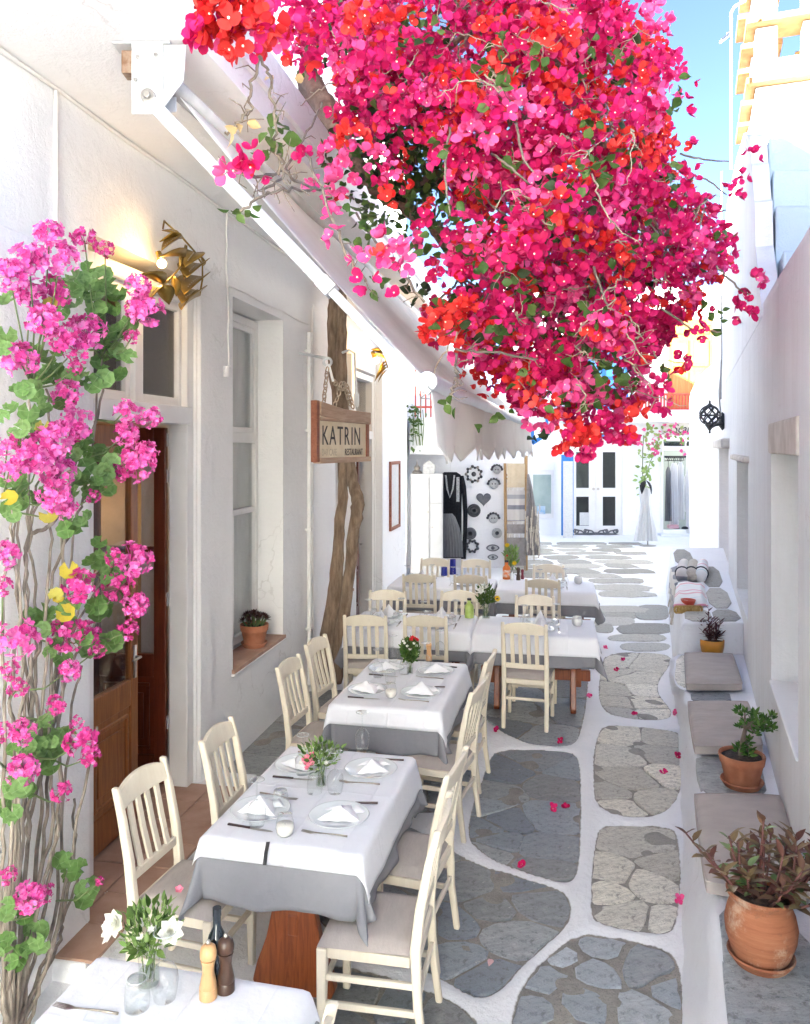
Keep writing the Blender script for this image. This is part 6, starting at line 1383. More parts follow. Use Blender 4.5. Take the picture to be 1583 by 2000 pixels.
bottle(gp(917, 1206, .7525), M['bottle_g'], .19, 'green labelled oil bottle at the joint of the middle row', M['black'], None, .045)
bottle(gp(990, 1131, .7525), M['bottle_o'], .24, 'orange labelled bottle on the far row', M['black'], simple('white_label', (.7,.68,.62), .5, (.75,.2,.05), 25), .05)
bottle(gp(1001, 1133, .7525), M['plate'], .12, 'small white shaker beside the orange bottle on the far row', M['steel'], None, .025)
bottle(gp(812, 1283, .7525), M['bottle_d'], .12, 'small dark bottle behind the bouquet of the third table', M['black'], M['paper'], .03)
for px, py, h, lab in ((868, 1124, .11, 'short cobalt blue glass on the far row'), (885, 1122, .20, 'tall cobalt blue glass on the far row')):
    b = MB(); b.lathe([(0,0),(.045,0),(.042,h*.4),(.04,h),(.036,h),(.036,h*.2),(0,h*.2)], 20, gp(px, py, .7525)); tag(b.build('blue_glass', M['blueglass'], top=True, smooth=True, angle=50), lab, 'glass')
# ================================================================== BOUQUETS
herb_l = leaf_mesh('leaf', 0.030, 0.012, M['herb'], .2, .3); herb_d = leaf_mesh('leaf', 0.036, 0.018, M['leaf'], .25, .3); fern_l = leaf_mesh('leaf', 0.022, 0.004, M['herb'], .1, .2, 2)
pet = {}
def petal_ring(mat, L, w, n, tilt, layers=1, name='bloom'):
    b = MB(); base = leaf_mesh('tmp', L, w, mat, -0.25, 0.25)
    for ly in range(layers):
        for k in range(n):
            Mx = Matrix.Rotation(2*math.pi*(k + 0.5*ly)/n, 4, 'Z') @ Matrix.Rotation(R(tilt*(1-0.0*ly)) + ly*0.32, 4, 'X') @ Matrix.Scale(1-0.16*ly, 4)
            b.add([Mx @ v.co for v in base.vertices], [tuple(p.vertices) for p in base.polygons])
    me = bpy.data.meshes.new(name); me.from_pydata([tuple(v) for v in b.v], [], b.f); me.materials.append(mat); me.polygons.foreach_set('use_smooth', [True]*len(b.f)); bpy.data.meshes.remove(base); return me
rose_m = petal_ring(M['rose'], .045, .034, 7, 12, 4); pinkb = petal_ring(M['pink'], .016, .014, 5, 15, 2); redb = petal_ring(M['redp'], .020, .017, 6, 20, 3); whiteb = petal_ring(M['rose'], .014, .008, 6, 10, 1); lily = petal_ring(M['rose'], .075, .024, 6, 35, 1); sunf = petal_ring(M['yellow'], .036, .012, 15, 5, 2)
def bouquet(p, label, H, spread, flowers, nleaf, kinds, vase_h=0.11, vase_r=0.028, seed=1, flare=0.9):
    rn = random.Random(seed); t = root('flower_vase', p, label, 'vase')
    b = MB(); r = vase_r; b.lathe([(0,0.004),(r*.85,0.004),(r*.8,0.0),(r*.95,.001),(r,.01),(r*flare,vase_h*.55),(r*1.12,vase_h)], 24); b.build('vase', M['glass'], t, smooth=True)
    b = MB(); b.lathe([(0,.006),(r*.9,.008),(r*.85,vase_h*.45),(0,vase_h*.45)], 18); b.build('water', glassy('water', (.86,.90,.84), .06), t, smooth=True)
    b = MB()
    for k in range(9):
        a = rn.uniform(0, 6.28); q0 = Vector((rn.uniform(-.6,.6)*r, rn.uniform(-.6,.6)*r, .01)); q1 = Vector((math.cos(a)*r*.7, math.sin(a)*r*.7, vase_h)); q2 = Vector((math.cos(a)*spread*.6, math.sin(a)*spread*.6, vase_h + (H-vase_h)*rn.uniform(.5,.95)))
        b.tube([q0, q1, q1.lerp(q2, .5)+Vector((0,0,.01)), q2], [.0022,.002,.0016,.001], 5)
    b.build('stem', M['green_stem'], t, smooth=True)
    for k in range(nleaf):
        a = rn.uniform(0, 6.28); rr = spread*math.sqrt(rn.random()); z = vase_h*.9 + (H-vase_h)*rn.random()**0.8*(1-0.35*(rr/spread)**2); c = Vector((math.cos(a)*rr*(.45+.55*(z-vase_h*.9)/(H-vase_h)), math.sin(a)*rr*(.45+.55*(z-vase_h*.9)/(H-vase_h)), z))
        d = Vector((c.x, c.y, (z-vase_h)*.8+.02)) + Vector((rn.uniform(-.06,.06), rn.uniform(-.06,.06), rn.uniform(-.04,.06)))
        me = kinds[rn.randrange(len(kinds))]; link('leaf', me, t, orient(c, d, rn.random()*6, rn.uniform(.7,1.3)))
    for me, (x, y, z), tilt in flowers:
        link('flower', me, t, Matrix.Translation((x, y, z)) @ Matrix.Rotation(R(tilt[0]), 4, 'X') @ Matrix.Rotation(R(tilt[1]), 4, 'Y'))
    return t
bouquet(gp(291, 1925, .7525), 'glass vase with two big white blooms and loose greenery on the nearest table', .26, .115, [(rose_m, (-.105, -.02, .185), (50, -50)), (rose_m, (.082, -.05, .20), (55, 20)), (rose_m, (-.092, -.03, .215), (70, -20)), (whiteb, (.02,-.04,.2), (40,0)), (pinkb, (.095, 0, .30), (30, 10)), (whiteb, (-.01,-.06,.19), (60,0))], 300, [herb_l, herb_l, herb_d, fern_l], .115, .034, 4)
bouquet(gp(628, 1536, .7525), 'slim glass vase with a pink bloom and green sprigs on the second table', .23, .13, [(pinkb, (-.05+dx, -.05+dy, .15+dz), (50, -20)) for dx, dy, dz in ((0,0,0),(-.018,.01,.012),(.016,0,.014),(-.005,-.01,-.02),(-.02,0,-.012),(.01,.005,.03),(.014,-.005,-.014),(-.008,-.01,.018),(-.03,0,.004),(-.014,-.006,-.036))] + [(whiteb, (.03,-.06,.14), (50,0)), (whiteb, (-.085,-.02,.13), (50,0)), (whiteb, (-.1,-.01,.12), (50,0))], 330, [herb_l, herb_d, fern_l, fern_l], .105, .027, 5, .8)
bouquet(gp(801, 1316, .7525), 'glass vase with a dense green bunch and one red bloom on the third table', .27, .085, [(redb, (.02, -.03, .275), (30, 0)), (redb, (.038, -.02, .262), (40, 30)), (redb, (.01, -.035, .262), (50, 0)), (redb, (.05,-.02,.255), (40,30))] + [(whiteb, (rx, ry, rz_), (50, 0)) for rx, ry, rz_ in ((-.04,-.05,.24),(-.02,-.06,.22),(.05,-.05,.22),(0,-.07,.20),(-.05,-.03,.25),(.03,-.06,.24))], 420, [herb_d, herb_d, leaf_mesh('leaf', .034, .016, petal('bright_herb', (.05,.13,.02), (.12,.22,.05), .25), .2, .3)], .10, .024, 6, 1.0)
def sun_centre(t, p):
    b = MB(); b.lathe([(0,.012),(.012,.010),(.016,.0),(0,0)], 12, p); b.build('flower_centre', M['mill_d'], t, smooth=True)
t = bouquet(gp(950, 1208, .7525), 'clear vase with a sunflower and a white lily at the joint of the middle row', .33, .10, [(sunf, (.10, -.07, .21), (75, 20)), (lily, (-.05, -.06, .27), (50, -20)), (lily, (-.02, -.05, .30), (30, 0)), (whiteb, (-.07,-.05,.30), (40,0))], 230, [leaf_mesh('leaf', .06, .02, M['leaf'], .3, .3), herb_d], .15, .04, 7); sun_centre(t, (.10, -.075, .205))
t = bouquet(gp(1000, 1128, .7525), 'vase with a small sunflower and tall pale greenery on the far row', .42, .11, [(sunf, (.02, -.1, .20), (80, 0)), (redb, (-.07, -.07, .29), (60, 0)), (sunf, (-.06,-.03,.42), (60,-20))], 200, [leaf_mesh('leaf', .075, .026, M['herb'], .3, .3), herb_l], .15, .035, 8)

# ================================================================== POTS ON THE BENCH AND THE WINDOW SILL
def pot(p, label, prof, mat, soil_r, soil_z, saucer=None, cat='potted plant'):
    t = root('potted_plant', p, label, cat)
    zb = 0.0
    if saucer: b = MB(); r = saucer; b.lathe([(0,0),(r*.8,0),(r,.035),(r*.97,.042),(r*.9,.036),(r*.78,.012),(0,.012)], 36); b.build('saucer', mat, t, smooth=True, angle=50); zb = .013
    b = MB(); b.lathe([(r, z+zb) for r, z in prof], 40, wob=lambda a, z: .006*math.sin(a*2+z*20)); b.build('pot', mat, t, smooth=True, angle=55)
    b = MB(); b.lathe([(0,soil_z+zb+.006),(soil_r*.5,soil_z+zb+.01),(soil_r,soil_z+zb)], 24, wob=lambda a, z: .05*math.sin(a*5)); b.build('soil', M['soil'], t, smooth=True); return t, zb
# near pot: belly shaped weathered terracotta with red green succulents
t, zb = pot(gp(1487, 1878, HB+.012), 'bellied weathered terracotta pot with a large red green leafy succulent in the right foreground', [(r_*.88, z_*.95) for r_, z_ in [(0,0),(.105,0),(.125,.03),(.150,.10),(.155,.15),(.145,.20),(.130,.235),(.128,.25),(.145,.265),(.150,.28),(.142,.288),(.130,.278),(.122,.24),(0,.235)]], M['terra_old'], .108, .245, .128)
kl = [leaf_mesh('leaf', L, w, M[m_], .15, .35) for L, w, m_ in ((.085,.036,'kal'),(.07,.032,'kal'),(.09,.030,'kal'),(.06,.03,'kal_g'))]
rn = random.Random(11)
for k in range(30):
    a = rn.uniform(0, 6.28); r0 = rn.uniform(.01,.08); lean = rn.uniform(.05,.20)*(.5+r0/.09); h = rn.uniform(.10,.24); p0 = Vector((math.cos(a)*r0, math.sin(a)*r0, .26)); p1 = p0 + Vector((math.cos(a)*lean, math.sin(a)*lean, h))
    if k == 0: p1 = Vector((-.22, .0, .44)); p0 = Vector((-.05, -.02, .26))
    if k == 1: p1 = Vector((.20, -.05, .42))
    if k == 2: p1 = Vector((.02, .02, .55))
    pm = p0.lerp(p1, .5) + Vector((math.cos(a)*.02, math.sin(a)*.02, .0)); b = MB(); b.tube([p0, pm, p1], [.006,.005,.004], 6); b.build('stem', simple('red_stem', (.16,.06,.05), .6) if k == 0 else bpy.data.materials['red_stem'], t, smooth=True)
    for j in range(10):
        s = .35 + .65*j/9; q = p0.lerp(pm, s*2) if s < .5 else pm.lerp(p1, s*2-1); aa = j*2.4 + a; up = .25 + .9*(j/9)**2
        link('leaf', kl[rn.randrange(3) if rn.random() < .80 else 3], t, orient(q, Vector((math.cos(aa), math.sin(aa), up)), 0, rn.uniform(.7,1.15)))
# jade plant in a flared pot
t, zb = pot(gp(1450, 1535, HB+.012), 'flared terracotta pot with a small bent jade tree on the bench', [(0,0),(.092,0),(.096,.02),(.120,.125),(.126,.13),(.134,.175),(.132,.182),(.122,.18),(.115,.16),(0,.155)], M['terra'], .117, .165, .125)
jl = [leaf_mesh('leaf', L, w, M['jade'], -.15, .1) for L, w in ((.045,.017),(.038,.015))]
trunkp = [Vector((-.01,0,.17)), Vector((.0,0,.26)), Vector((.02,0,.34))]
b = MB(); b.tube(trunkp, [.018,.014,.012], 8)
tips = []
for k in range(26):
    a = rn.uniform(0, 6.28); e = Vector((.02 + math.cos(a)*rn.uniform(.02,.14) + .03, math.sin(a)*rn.uniform(.02,.10), rn.uniform(.34,.455)))
    if k < 7: e = Vector((rn.uniform(-.05,.05), rn.uniform(-.05,.05), rn.uniform(.21,.28)))
    if 7 <= k < 11: e = Vector((.15 + rn.uniform(-.02,.03), rn.uniform(-.04,.04), rn.uniform(.32,.38)))
    st_ = trunkp[2] if k >= 7 else trunkp[1]; b.tube([st_, st_.lerp(e, .5)+Vector((0,0,.015)), e], [.007,.005,.004], 6); tips.append(e)
b.build('trunk', simple('jade_stem', (.20,.15,.11), .8, bs=.4), t, smooth=True)
for e in tips:
    for j in range(15): d = rdir(-.3, 1); link('leaf', jl[j % 2], t, orient(e + d*.006 + Vector((0,0,-.02*rn.random())), d + Vector((0,0,.35)), rn.random()*6, rn.uniform(.8,1.2)))
# orange bowl with burgundy plant
t, zb = pot(gp(1391, 1276, HB+.014), 'glossy orange bowl pot with a dark burgundy plant beyond the bench cushions', [(0,0),(.085,0),(.105,.02),(.116,.08),(.118,.135),(.113,.14),(.108,.12),(0,.115)], M['orange_pot'], .107, .125)
bl2 = [leaf_mesh('leaf', L, w, M['burg'], .1, .3) for L, w in ((.07,.022),(.055,.02))]
for k in range(40):
    a = rn.uniform(0, 6.28); e = Vector((math.cos(a)*rn.uniform(.03,.16), math.sin(a)*rn.uniform(.02,.12), rn.uniform(.17,.33)))
    if k == 0: e = Vector((-.03, 0, .44))
    p0 = Vector((math.cos(a)*.04, math.sin(a)*.04, .13)); b = MB(); b.tube([p0, p0.lerp(e, .5)+Vector((0,0,.02)), e], .004, 5); b.build('stem', bpy.data.materials['red_stem'], t, smooth=True)
    for j in range(10): s = .3 + .7*j/9; aa = j*2.4; link('leaf', bl2[j % 2], t, orient(p0.lerp(e, s), Vector((math.cos(aa), math.sin(aa), .2+.9*(j/9)**2)), 0, rn.uniform(.7,1.1)))
# dark rosette succulent on the window sill
ps = LP(497, 1249, -0.10); ps.z = 0.714
t, zb = pot(ps, 'terracotta pot with dark rosette succulents on the tiled window sill', [(0,0),(.085,0),(.088,.02),(.112,.125),(.118,.128),(.124,.175),(.122,.182),(.112,.18),(.105,.16),(0,.155)], M['terra'], .108, .16, .115)
sl = leaf_mesh('leaf', .048, .02, M['succ'], -.2, .3); sg_ = leaf_mesh('leaf', .03, .016, M['kal_g'], -.2, .3)
for k in range(17):
    a = k*2.4; r0 = .03*math.sqrt(k); c = Vector((math.cos(a)*r0, math.sin(a)*r0, .215 + .055*(1-(r0/.13)**2) + rn.uniform(-.01,.02))); n_ = Vector((c.x*5, c.y*5, .9)).normalized(); Q = n_.to_track_quat('Z', 'Y').to_matrix().to_4x4()
    for j in range(18):
        el = .15 + 1.15*(j/18); aa = j*2.4; d = Q @ Vector((math.cos(aa)*math.cos(el), math.sin(aa)*math.cos(el), math.sin(el))); link('leaf', sg_ if j > 13 else sl, t, orient(c, d, 0, 1.1-.4*j/18))
    b = MB(); b.tube([Vector((c.x*.5, c.y*.5, .16)), c], .008, 5); b.build('stem', M['green_stem'], t)
# ================================================================== bench cushions
def cushion(corners, z, label, th=.09):
    P = [gp(x, y, z) for x, y in corners]; n_ = 18; vs = []
    for top in (1, 0):
        for i in range(n_+1):
            for j in range(n_+1):
                u, v = i/n_, j/n_; p = P[0].lerp(P[1], u).lerp(P[3].lerp(P[2], u), v); c = (P[0]+P[1]+P[2]+P[3])/4
                eu, ev = abs(2*u-1), abs(2*v-1); e = (1-eu**6)*(1-ev**6)
                rr = 1 - .03*(eu**4*ev**4); q = c + (p-c)*rr
                zz_ = z + (th*(.72+.28*e**.5) + .006*math.sin(v*14+u*3)*e if top else 0.012*(1-e**.4)) ; q.z = zz_; vs.append(q)
    W = n_+1; N2 = W*W; fs = [(i*W+j, (i+1)*W+j, (i+1)*W+j+1, i*W+j+1) for i in range(n_) for j in range(n_)] + [(N2+i*W+j, N2+i*W+j+1, N2+(i+1)*W+j+1, N2+(i+1)*W+j) for i in range(n_) for j in range(n_)]
    ring = [i*W for i in range(n_)] + [n_*W+j for j in range(n_)] + [(n_-i)*W+n_ for i in range(n_)] + [n_-j for j in range(n_)]
    fs += [(ring[k], ring[(k+1) % len(ring)], N2+ring[(k+1) % len(ring)], N2+ring[k]) for k in range(len(ring))]
    t = root('bench_cushion', (P[0]+P[1]+P[2]+P[3])/4, label, 'cushion', 'cushions on the bench', world=True)
    b = MB(); b.add(vs, fs); b.build('pad', M['cushion'], t, smooth=True, angle=60)
    b = MB(); b.tube([vs[i]*1.0 + Vector((0,0,.001)) for i in ring + ring[:1]], .0045, 5); b.build('piping', M['cushion'], t, smooth=True)
cushion([(1340,1352),(1452,1352),(1432,1290),(1337,1288)], HB+.014, 'grey beige cushion below the orange pot')
cushion([(1356,1478),(1493,1476),(1462,1386),(1343,1386)], HB+.014, 'grey beige cushion partly behind the jade pot')
cushion([(1378,1752),(1580,1775),(1526,1575),(1355,1572)], HB+.014, 'wrinkled grey beige cushion behind the large foreground pot', .09)
# things in the niches
ni = root('tissue_pack', rp(RA(1533, -.15), -.16, .93), 'white packet of wipes with a blue window print in the near niche', 'packet', rz=math.atan2(ER.y, ER.x))
b = MB(); n_ = 10; vs = []
for s in (0, 1):
    for i in range(n_+1):
        for j in range(5):
            u, v = i/n_, j/4; e = (1-abs(2*u-1)**3)*(1-abs(2*v-1)**3); vs.append((-.10+.2*u, (-.035 if s else .035)*(.25+.75*e), .005+.10*v))
W = 5; fs = [(s*(n_+1)*W+i*W+j, s*(n_+1)*W+(i+1)*W+j, s*(n_+1)*W+(i+1)*W+j+1, s*(n_+1)*W+i*W+j+1) for s in (0,1) for i in range(n_) for j in range(4)]
b.add(vs, fs); b.build('pack', M['paint'], ni, smooth=True, recalc=False)
b = MB(); b.box(-.03,.045,.036,.0385,.03,.085); b.build('print', simple('blue_print', (.10,.42,.72), .4, (.6,.75,.85), 30), ni)
nb = root('clear_bottle', rp(RA(1523, -.2), -.2, .93), 'small clear glass bottle behind the packet in the near niche', 'bottle'); lathe_part(nb, 'body', [(0,0),(.03,0),(.03,.12),(.012,.15),(.012,.19),(.016,.20),(0,.20)], M['glass'], 18)
nr = root('leaflet_rack', rp(RA(1455, -.1), -.1, .86), 'white wire leaflet holder with grey leaflets in the far niche', 'rack', rz=math.atan2(ER.y, ER.x))
b = MB(); 
for z in (0, .12, .24): b.tube([(-.2,.04,z),(.2,.04,z),(.2,-.04,z),(-.2,-.04,z),(-.2,.04,z)], .008, 5)
for x in (-.2,-.1,0,.1,.2): b.tube([(x,.04,0),(x,.04,.25)], .006, 5)
b.build('wire', M['metal_w'], nr); b = MB(); b.box(-.18,.18,-.02,.02,.01,.33); b.build('leaflet', simple('leaflet_print', (.35,.35,.38), .6, (.75,.74,.74), 22), nr)
# ================================================================== leaf lamps
def leaf_lamp(pts, stems, bulb, label, s=1.0, power=9):
    t = root('leaf_lamp', bulb, label, 'lamp', 'brass leaf lamps', world=True)
    for (a, c, w, roll) in pts:
        d = c - a; L = d.length; m_ = leaf_mesh('leaf', L, L*w*1.35, M['gold'], .12, .45, 6)
        o = link('leaf', m_, t, orient(a, d, roll)); o.modifiers.new('t', 'SOLIDIFY').thickness = .004
        b = MB(); nrm = (orient(a, d, roll).to_3x3() @ Vector((0,0,1)))
        for k in range(7): q = a.lerp(c, .22+.09*k) + nrm*(.012 - .12*L*(.22+.09*k)**2); b.sphere(q, .0045*s, 5, 3)
        b.build('stud', M['steel'], t)
    for S in stems: b = MB(); b.tube(S, .006*s, 6); b.build('stem', M['gold'], t, smooth=True)
    b = MB(); b.sphere(bulb, .028*s, 14, 10); b.build('bulb', M['bulb'], t, smooth=True); b = MB(); b.tube([bulb + Vector((-.01*s,.01*s,.02*s)), bulb + Vector((-.03*s,.03*s,.075*s))], .018*s, 8); b.build('socket', M['gold'], t)
    l_ = bpy.data.lights.new('bulb_light', 'POINT'); l_.energy = power; l_.color = (1, .60, .20); l_.shadow_soft_size = .03*s; o = bpy.data.objects.new('bulb_light', l_); COL.objects.link(o); o.parent = t; o.location = (.0, -.05*s, -.02*s)
Yw = LY(330, 0); 
def Lq(px, py, out): return LP(px, py, out)
zoomp = lambda x, y: (240 + x/7.195, 420 + y/7.195)
def LZ_(x, y, out): px, py = zoomp(x, y); return Lq(px, py, out)
pts = [(LZ_(860,320,.16), LZ_(500,330,.05), .45, .3), (LZ_(840,300,.17), LZ_(520,440,.10), .40, .0), (LZ_(820,300,.16), LZ_(560,180,.06), .55, -.4), (LZ_(880,580,.20), LZ_(465,510,.16), .34, .2),
 (LZ_(575,970,.22), LZ_(235,740,.22), .36, .1), (LZ_(570,985,.22), LZ_(330,1150,.22), .38, .2), (LZ_(575,975,.22), LZ_(650,1230,.20), .55, -.2), (LZ_(720,850,.18), LZ_(770,1130,.17), .36, .2), (LZ_(1100,680,.12), LZ_(880,790,.15), .5, .1), (LZ_(1130,860,.12), LZ_(840,1000,.16), .38, .1), (LZ_(1100,1060,.12), LZ_(810,1130,.16), .36, .1), (LZ_(1030,520,.14), LZ_(880,660,.16), .55, -.2), (LZ_(1080,1130,.13), LZ_(740,1230,.17), .22, .6), (LZ_(1080,560,.10), LZ_(1150,700,.08), .4, .9), (LZ_(900,420,.10), LZ_(820,900,.06), .28, .2)]
stems = [[LZ_(790,260,.15), LZ_(1010,510,.14), LZ_(1120,700,.12), LZ_(1120,900,.12), LZ_(1080,1130,.12)], [LZ_(880,420,.18), LZ_(820,720,.20), LZ_(700,860,.21), LZ_(575,975,.22)], [LZ_(800,280,.12), LZ_(600,100,.03), LZ_(585,70,.01), LZ_(560,200,.0)]]
leaf_lamp(pts, stems, LZ_(548, 680, .13), 'aged brass leaf spray wall lamp with a glowing bulb above the brown door', 1.0, 0.4)
Y2 = LY(742, .0)
c2 = Vector(lp(10.35, .12, 3.52))
def L2(px, py, out=.12): return LP(px, py, out) if False else at(px, py, 9.9)
pts2 = [(L2(752,698), L2(728,688), .4, .2), (L2(757,710), L2(731,735), .3, .1), (L2(757,716), L2(729,742), .3, .3), (L2(755,705), L2(738,722), .4, .1), (L2(748,690), L2(726,680), .5, .5), (L2(756,722), L2(736,744), .3, -.2)]
leaf_lamp(pts2, [[L2(740,690), L2(752,700), L2(758,718)]], L2(735, 704), 'second brass leaf wall lamp glowing above the far door behind the awning arm', 1.5, 0.8)
# ================================================================== BOUGAINVILLEA
M['twig_l'] = simple('pale_twig', (0.30, 0.24, 0.17), 0.9, (0.42, 0.34, 0.25), 20)
bg = root('bougainvillea', (-0.80, 8.25, 0), 'huge bougainvillea with twisted trunk, hanging magenta and red blooms over the alley', 'tree', world=True)
def wobble(pts, rads, amp, sub=5, seed=1):
    rn = random.Random(seed); P = []; Rr = []
    for i in range(len(pts)-1):
        p0 = Vector(pts[max(0, i-1)]); p1 = Vector(pts[i]); p2 = Vector(pts[i+1]); p3 = Vector(pts[min(len(pts)-1, i+2)])
        for j in range(sub):
            t = j/sub; q = 0.5*((2*p1) + (p2-p0)*t + (2*p0-5*p1+4*p2-p3)*t*t + (3*p1-p0-3*p2+p3)*t**3)
            P.append(q + Vector((rn.uniform(-1,1), rn.uniform(-1,1), rn.uniform(-1,1)))*amp); Rr.append((rads[i]*(1-t)+rads[i+1]*t)*rn.uniform(.93, 1.07))
    P.append(Vector(pts[-1])); Rr.append(rads[-1]); return P, Rr
YTk = 8.25
def br_(name, pts, rads, mat, amp=.008, n=12, seed=1):
    P, Rr = wobble(pts, [r*(.78 if name == 'branch' else .88 if name == 'trunk' else 1) for r in rads], amp, 6, seed); b = MB(); b.tube(P, Rr, n); return b.build(name, mat, bg, smooth=True)
A_ = lambda px, py, Y=YTk: at(px, py, Y)
# two stems twisted together up to the eaves
br_('trunk', [A_(628,1335),A_(646,1220),A_(657,1120),A_(663,1030),A_(672,940),A_(668,860),A_(660,760),A_(654,660),A_(656,580),A_(650,520),A_(645,440),A_(640,360)], [.135,.098,.076,.062,.06,.066,.085,.09,.088,.08,.08,.08], M['bark'], .010, 14, 2)
br_('trunk', [A_(655,1330,8.1),A_(668,1230,8.1),A_(681,1130,8.02),A_(693,1030,7.95),A_(699,985,7.95),A_(688,930,8.05),A_(676,850,8.12),A_(668,760,8.12),A_(668,650,8.1),A_(668,560,8.1),A_(664,450,8.1)], [.085,.075,.065,.07,.075,.065,.06,.065,.06,.055,.05], M['bark'], .008, 12, 3)
# limbs above the roof edge
br_('branch', [A_(640,360),A_(612,250,7.4),A_(600,150,6.2),A_(625,190,5.7),A_(680,290,5.5),A_(735,365,5.5),A_(800,410,5.6),A_(850,450,5.7),A_(900,540,5.6)], [.09,.09,.10,.10,.085,.072,.065,.055,.03], M['bark_red'], .012, 12, 4)
br_('branch', [A_(600,150,6.2),A_(620,60,6.0),A_(700,-20,5.8),A_(850,-60,5.6)], [.09,.08,.07,.05], M['bark_red'], .015, 10, 5)
br_('branch', [A_(690,300,5.5),A_(735,275,5.3),A_(760,200,5.2),A_(830,120,5.1),A_(930,60,5.0)], [.06,.055,.045,.035,.02], M['bark_red'], .012, 10, 6)
br_('branch', [A_(770,390,5.55),A_(840,350,5.4),A_(920,330,5.3),A_(1010,300,5.2),A_(1150,260,5.1)], [.05,.042,.035,.03,.015], M['bark_red'], .012, 10, 7)
br_('branch', [A_(850,450,5.7),A_(960,480,5.3),A_(1080,560,5.1),A_(1200,640,5.0)], [.045,.035,.028,.012], M['bark_red'], .012, 10, 8)
br_('branch', [A_(850,-60,5.6),A_(1000,40,5.3),A_(1120,160,5.2),A_(1210,330,5.1),A_(1300,470,5.1)], [.05,.04,.03,.022,.010], M['bark_red'], .012, 10, 9)
for i, pts in enumerate(([(955,130,3.9),(990,180,3.85),(1010,235,3.8)],[(1010,240,3.9),(1020,300,3.8),(1050,350,3.8)],[(960,300,3.9),(1000,330,3.8),(1060,380,3.85)],[(1150,350,4.0),(1100,345,3.9),(1040,380,3.9)],[(1160,520,4.0),(1190,600,3.9),(1230,650,3.95)],[(880,250,3.9),(870,330,3.8),(880,420,3.8)],[(1290,600,4.6),(1350,640,4.5),(1408,648,4.5)],[(1400,520,4.7),(1440,560,4.6),(1468,580,4.6)],[(1330,300,5.2),(1375,310,5.2),(1425,315,5.2)],[(1340,340,5.2),(1380,350,5.2),(1420,380,5.2)],[(1340,380,5.2),(1380,410,5.2),(1420,410,5.2)])):
    br_('twig', [A_(*p) for p in pts], [.007,.006,.004], M['twig'], .004, 6, 20+i)
# --- bract and flower meshes
def flower_geo(rn, size):
    vs = []; fs = []; ms = []
    for k in range(3):
        a = 2*math.pi*k/3 + rn.uniform(-.25,.25); tilt = rn.uniform(.35, 1.0); L = size*rn.uniform(.85,1.15); w = L*rn.uniform(.88,1.08)
        Mx = Matrix.Rotation(a, 4, 'Z') @ Matrix.Rotation(tilt, 4, 'X'); b0 = len(vs); cv = rn.uniform(-.05,.22)
        pts = [(0,0,0), (-.36*w,.30*L,.10*w), (0,.33*L,-.04*w), (.36*w,.30*L,.10*w), (-.46*w,.62*L,.13*w+cv*L*.3), (0,.66*L,cv*L*.25), (.46*w,.62*L,.13*w+cv*L*.3), (-.31*w,.88*L,.05*w+cv*L*.7), (.31*w,.88*L,.05*w+cv*L*.7), (0,1.03*L,cv*L)]
        vs += [Mx @ Vector(p) for p in pts]
        for f in ((0,2,1),(0,3,2),(1,2,5,4),(2,3,6,5),(4,5,7),(5,6,8),(5,8,9,7)): fs.append([i+b0 for i in f]); ms.append(0)
    if rn.random() < .35:
        b0 = len(vs); r = size*.10; z = size*.34
        vs += [Vector((0,0,0))] + [Vector((r*math.cos(t), r*math.sin(t), z)) for t in (0,1.26,2.51,3.77,5.03)]
        fs += [[b0+1,b0+2,b0+3,b0+4,b0+5]]; ms += [1]
        vs.append(Vector((size*.03, 0, 0))); vs.append(Vector((size*.03,0,z))); vs.append(Vector((-size*.03,0,z))); fs.append([b0, b0+6, b0+7, b0+8]); ms.append(1)
    return vs, fs, ms
rn = random.Random(21)
geos = [flower_geo(rn, 1.0) for _ in range(10)]
BM = [M['b_mag'], M['b_pink'], M['b_red'], M['b_deep']]
fl_mesh = {}
for gi, (vs, fs, ms) in enumerate(geos):
    for ci in range(4):
        me = bpy.data.meshes.new('flower'); me.from_pydata([tuple(v) for v in vs], [], fs); me.materials.append(BM[ci]); me.materials.append(M['b_eye']); me.polygons.foreach_set('material_index', ms); me.polygons.foreach_set('use_smooth', [True]*len(fs)); fl_mesh[gi, ci] = me
OUT = [(560,-30),(575,90),(610,120),(680,160),(690,235),(760,262),(800,225),(850,250),(880,330),(868,400),(900,470),(905,560),(850,600),(838,640),(885,655),(935,705),(1010,762),(1065,800),(1130,815),(1160,790),(1190,805),(1225,785),(1252,768),(1262,735),(1268,690),(1305,622),(1385,570),(1390,460),(1345,420),(1325,370),(1305,320),(1275,275),(1285,180),(1265,80),(1205,-30)]
OUT_np = np.array(OUT, float)
def inside(px, py, P=OUT):
    c = False
    for i in range(len(P)):
        (ax, ay), (bx, by) = P[i], P[(i+1) % len(P)]
        if (ay > py) != (by > py) and px < (bx-ax)*(py-ay)/(by-ay) + ax: c = not c
    return c
def barY(px): return .656/max(.02, .221-(px-CX)/F)
def ymax(px, py):
    if px >= 836:
        if py > 638+(px-836)*.965-25: return min(6.3, barY(px)-.15)
        return 6.3
    if py > 170+(px-345)*.953-15: return 3.25
    if py < 101+(px-520)*1.336: return 6.2
    return min(6.2, 1.565/(.187+(CX-px)/F)-.2)
def yfront(px, py):
    u = (px-1040)/330; v = (py-430)/430; return 3.75 + 0.75*(u*u) + 0.45*v*v + .25*math.sin(px*.021+py*.017) + (.5 if px > 1250 else 0)
flowers = []     # (matrix, geo, colour, depth)
